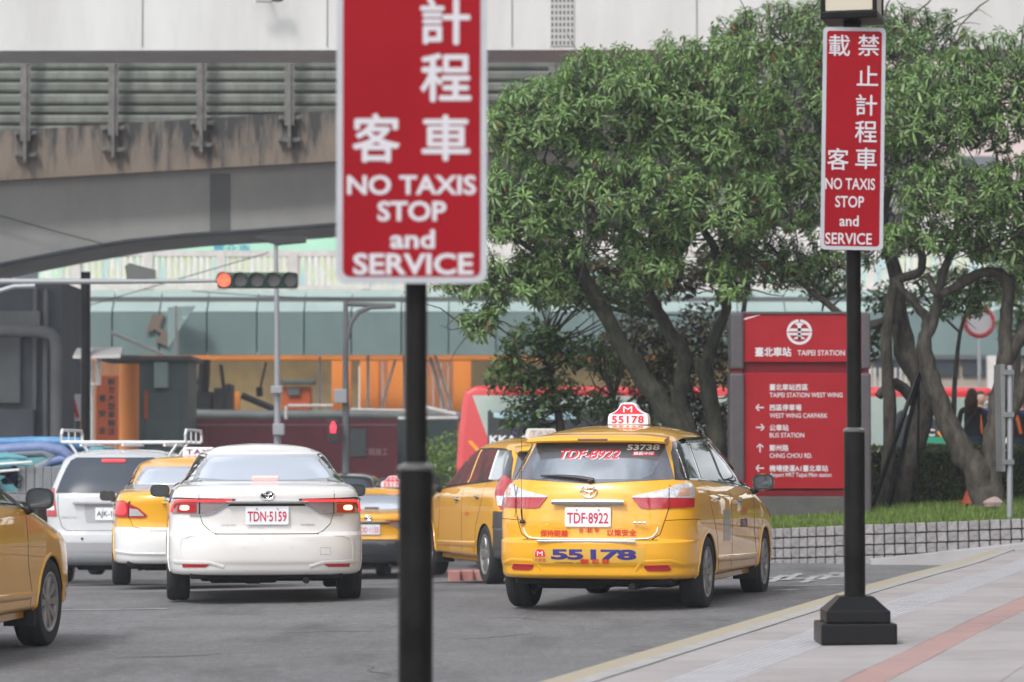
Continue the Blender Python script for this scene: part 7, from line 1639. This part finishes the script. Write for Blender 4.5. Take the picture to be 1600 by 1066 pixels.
tb = MB(); tb.tube([p+Vector((0, .6, 0)) for p in P], [.07, .075, .08, .085, .10, .03], 10); tb.tube([p+Vector((0, .8, -.08)) for p in P[:-1]]+[gt(122, 708)+Vector((0, .8, 0))], [.09, .10, .11, .12, .11, .05], 10)
tag(tb.build('tarpaulin', M['blue_tarp'], None, True), 'bright blue rolled tarpaulin topmost on the truck load', 'tarpaulin')
for pts, rr, mm, lab in (([(-40, 706), (20, 701), (60, 699), (90, 704), (106, 716), (112, 735)], .085, 'hose_blue', 'thick dull blue hose arching under the rolled tarpaulin'), ([(-20, 712), (30, 708), (62, 706), (76, 714), (68, 724), (50, 732), (30, 738)], .075, 'hose_grey', 'grey green hose looping in the middle of the load'), ([(50, 735), (72, 722), (90, 718), (110, 720)], .075, 'hose_blue', 'short blue hose end over the side board')):
    g = MB(); g.tube([gt(x, y)+Vector((0, .35, 0)) for x, y in pts], rr, 12); tag(g.build('hose', M[mm], None, True), lab, 'hose', 'hoses on the truck')
g = MB(); g.tube([gt(-20, 716, TY+.2), gt(10, 714, TY+.2), gt(42, 716, TY+.2)], [.06, .07, .02], 8); g.tube([gt(-20, 726, TY+.2), gt(20, 724, TY+.2), gt(52, 728, TY+.2)], [.07, .08, .03], 8); tag(g.build('tarpaulin', M['teal_tarp'], None, True), 'crumpled turquoise sheet at the left of the truck load', 'tarpaulin')
for px, py, rr in ((3, 738, .05), (12, 741, .06), (22, 733, .05), (20, 750, .055), (29, 747, .05), (7, 752, .05), (27, 757, .05)):
    c = gt(px, py, TY-.06); g = MB(); g.lathe([(rr, 0), (rr, 1.8)], 16, c=tuple(c), axis='y', cap=False); g.lathe([(rr*.82, 1.8), (rr*.82, 0)], 16, c=tuple(c), axis='y', cap=False); g.lathe([(rr*.8, .5), (.001, .5)], 16, c=tuple(c), axis='y', cap=False); tag(g.build('pipe', M['hose_grey'] if px % 2 else M['hose_blue'], None, True), 'open pipe in the truck bundle, '+{3: 'leftmost of the upper row', 12: 'second from left in the upper row', 22: 'highest one beside the grey boards', 20: 'lower middle one', 29: 'lower one touching the grey boards', 7: 'lowest one at the left', 27: 'lowest one at the right'}[px], 'pipe', 'pipe bundle on the truck')
g = MB(); g.tube([gt(-40, 728, TY-.1), gt(50, 722, TY-.1)], .02, 6); g.tube([gt(-40, 740, TY-.1), gt(30, 734, TY-.1)], .02, 6)
o = g.build('load_rail', M['white_rail'], t); o.location = -Vector(t.location)

# ---------------- thin air haze over the whole junction ----------------
hm = bpy.data.materials.new('haze'); hm.use_nodes = True; hn = hm.node_tree; hn.nodes.clear(); pv = hn.nodes.new('ShaderNodeVolumePrincipled'); ho = hn.nodes.new('ShaderNodeOutputMaterial')
pv.inputs['Color'].default_value = (.88, .93, 1, 1); pv.inputs['Density'].default_value = .0010; pv.inputs['Anisotropy'].default_value = .2; hn.links.new(pv.outputs[0], ho.inputs['Volume'])
g = MB(); g.box(-206, 206, -66, 256, -2.2, 26)
tag(g.build('haze', hm), kind='stuff')
# ---------------- vehicles ----------------
GR_W = 'yellow taxi wagons'; 
def PX(px, d): return (px-800)/F*d
w1, _ = wagon((.60, 24.6, gz(.6, 25)), R(-14.5), 'yellow taxi wagon with 55178 in big blue numbers on its rear bumper', GR_W, style='main', sides=('right', 'left')); w1.scale = (1, 1, .972)
w2, _ = wagon((.717, 33.04, -.13), R(14.5), 'yellow taxi wagon with grey taped rear bumper and open side windows, behind the black pole', GR_W, style='dented', sides=('left', 'right')); w2.scale = (1, 1, 1.035)
# left one, only its front right quarter is in the picture: front axle at px 65, 21.3 m ahead
hd = R(7); fx, fy = PX(60, 21.3), 21.3; cx, cy = fx-.735*math.cos(hd)-3.62*math.sin(hd), fy+.735*math.sin(hd)-3.62*math.cos(hd)
w3, _ = wagon((cx, cy, gz(fx, fy)), -hd, 'yellow taxi wagon cut off by the left edge, only its front wheel and mirror showing', GR_W, style='left', sides=('right', 'left')); w3.scale = (1, 1, .972)
GR_S = 'saloon cars waiting in the road'
sedan((PX(418, 26.9), 26.9, gz(-2.2, 27)), R(6.3), 'white saloon car with red lettered plate TDN-5159 and brake lights on', GR_S)
sedan((PX(297, 33.5), 33.5, -.165), R(7.2), 'older yellow saloon taxi with white rear bumper, half hidden by the white car', GR_S, paintm='yellow_paint', style='old', sc=(.955, 1, 1.01), lower=(lambda c: c.z < .66 and c.y < .8, 'white_paint'), text='TAX·165', cat='taxi', name='taxi_sedan')
def sedan_sign(root, kind):
    roof_sign(root, 2.0, 1.435 if kind == 'city' else 1.44, kind, .40, .19 if kind == 'city' else .11, x=.22 if kind == 'city' else .15)
t2 = [o for o in bpy.data.objects if o.name == 'taxi_sedan'][0]; sedan_sign(t2, 'plain')
t3, _ = sedan((PX(575, 48.6), 48.6, -.66), R(-3), 'yellow saloon taxi with black rear bumper, far back beside the black pole', GR_S, paintm='yellow_paint', style='new', lower=(lambda c: c.z < .63 and c.y < 1.0, 'black_paint'), text='TDD·1155', lit=False, cat='taxi', name='taxi_sedan'); sedan_sign(t3, 'city')
van((PX(172, 39), 39, -.37), R(-1.5), 'silver minivan with a chrome roof rack, behind the yellow and white taxi')
van((PX(520, 56), 56, -.76), R(-2), 'black minivan far back between the white car and the pole', paintm='black_paint', rack=False, text='BCD-1188', lit=False)
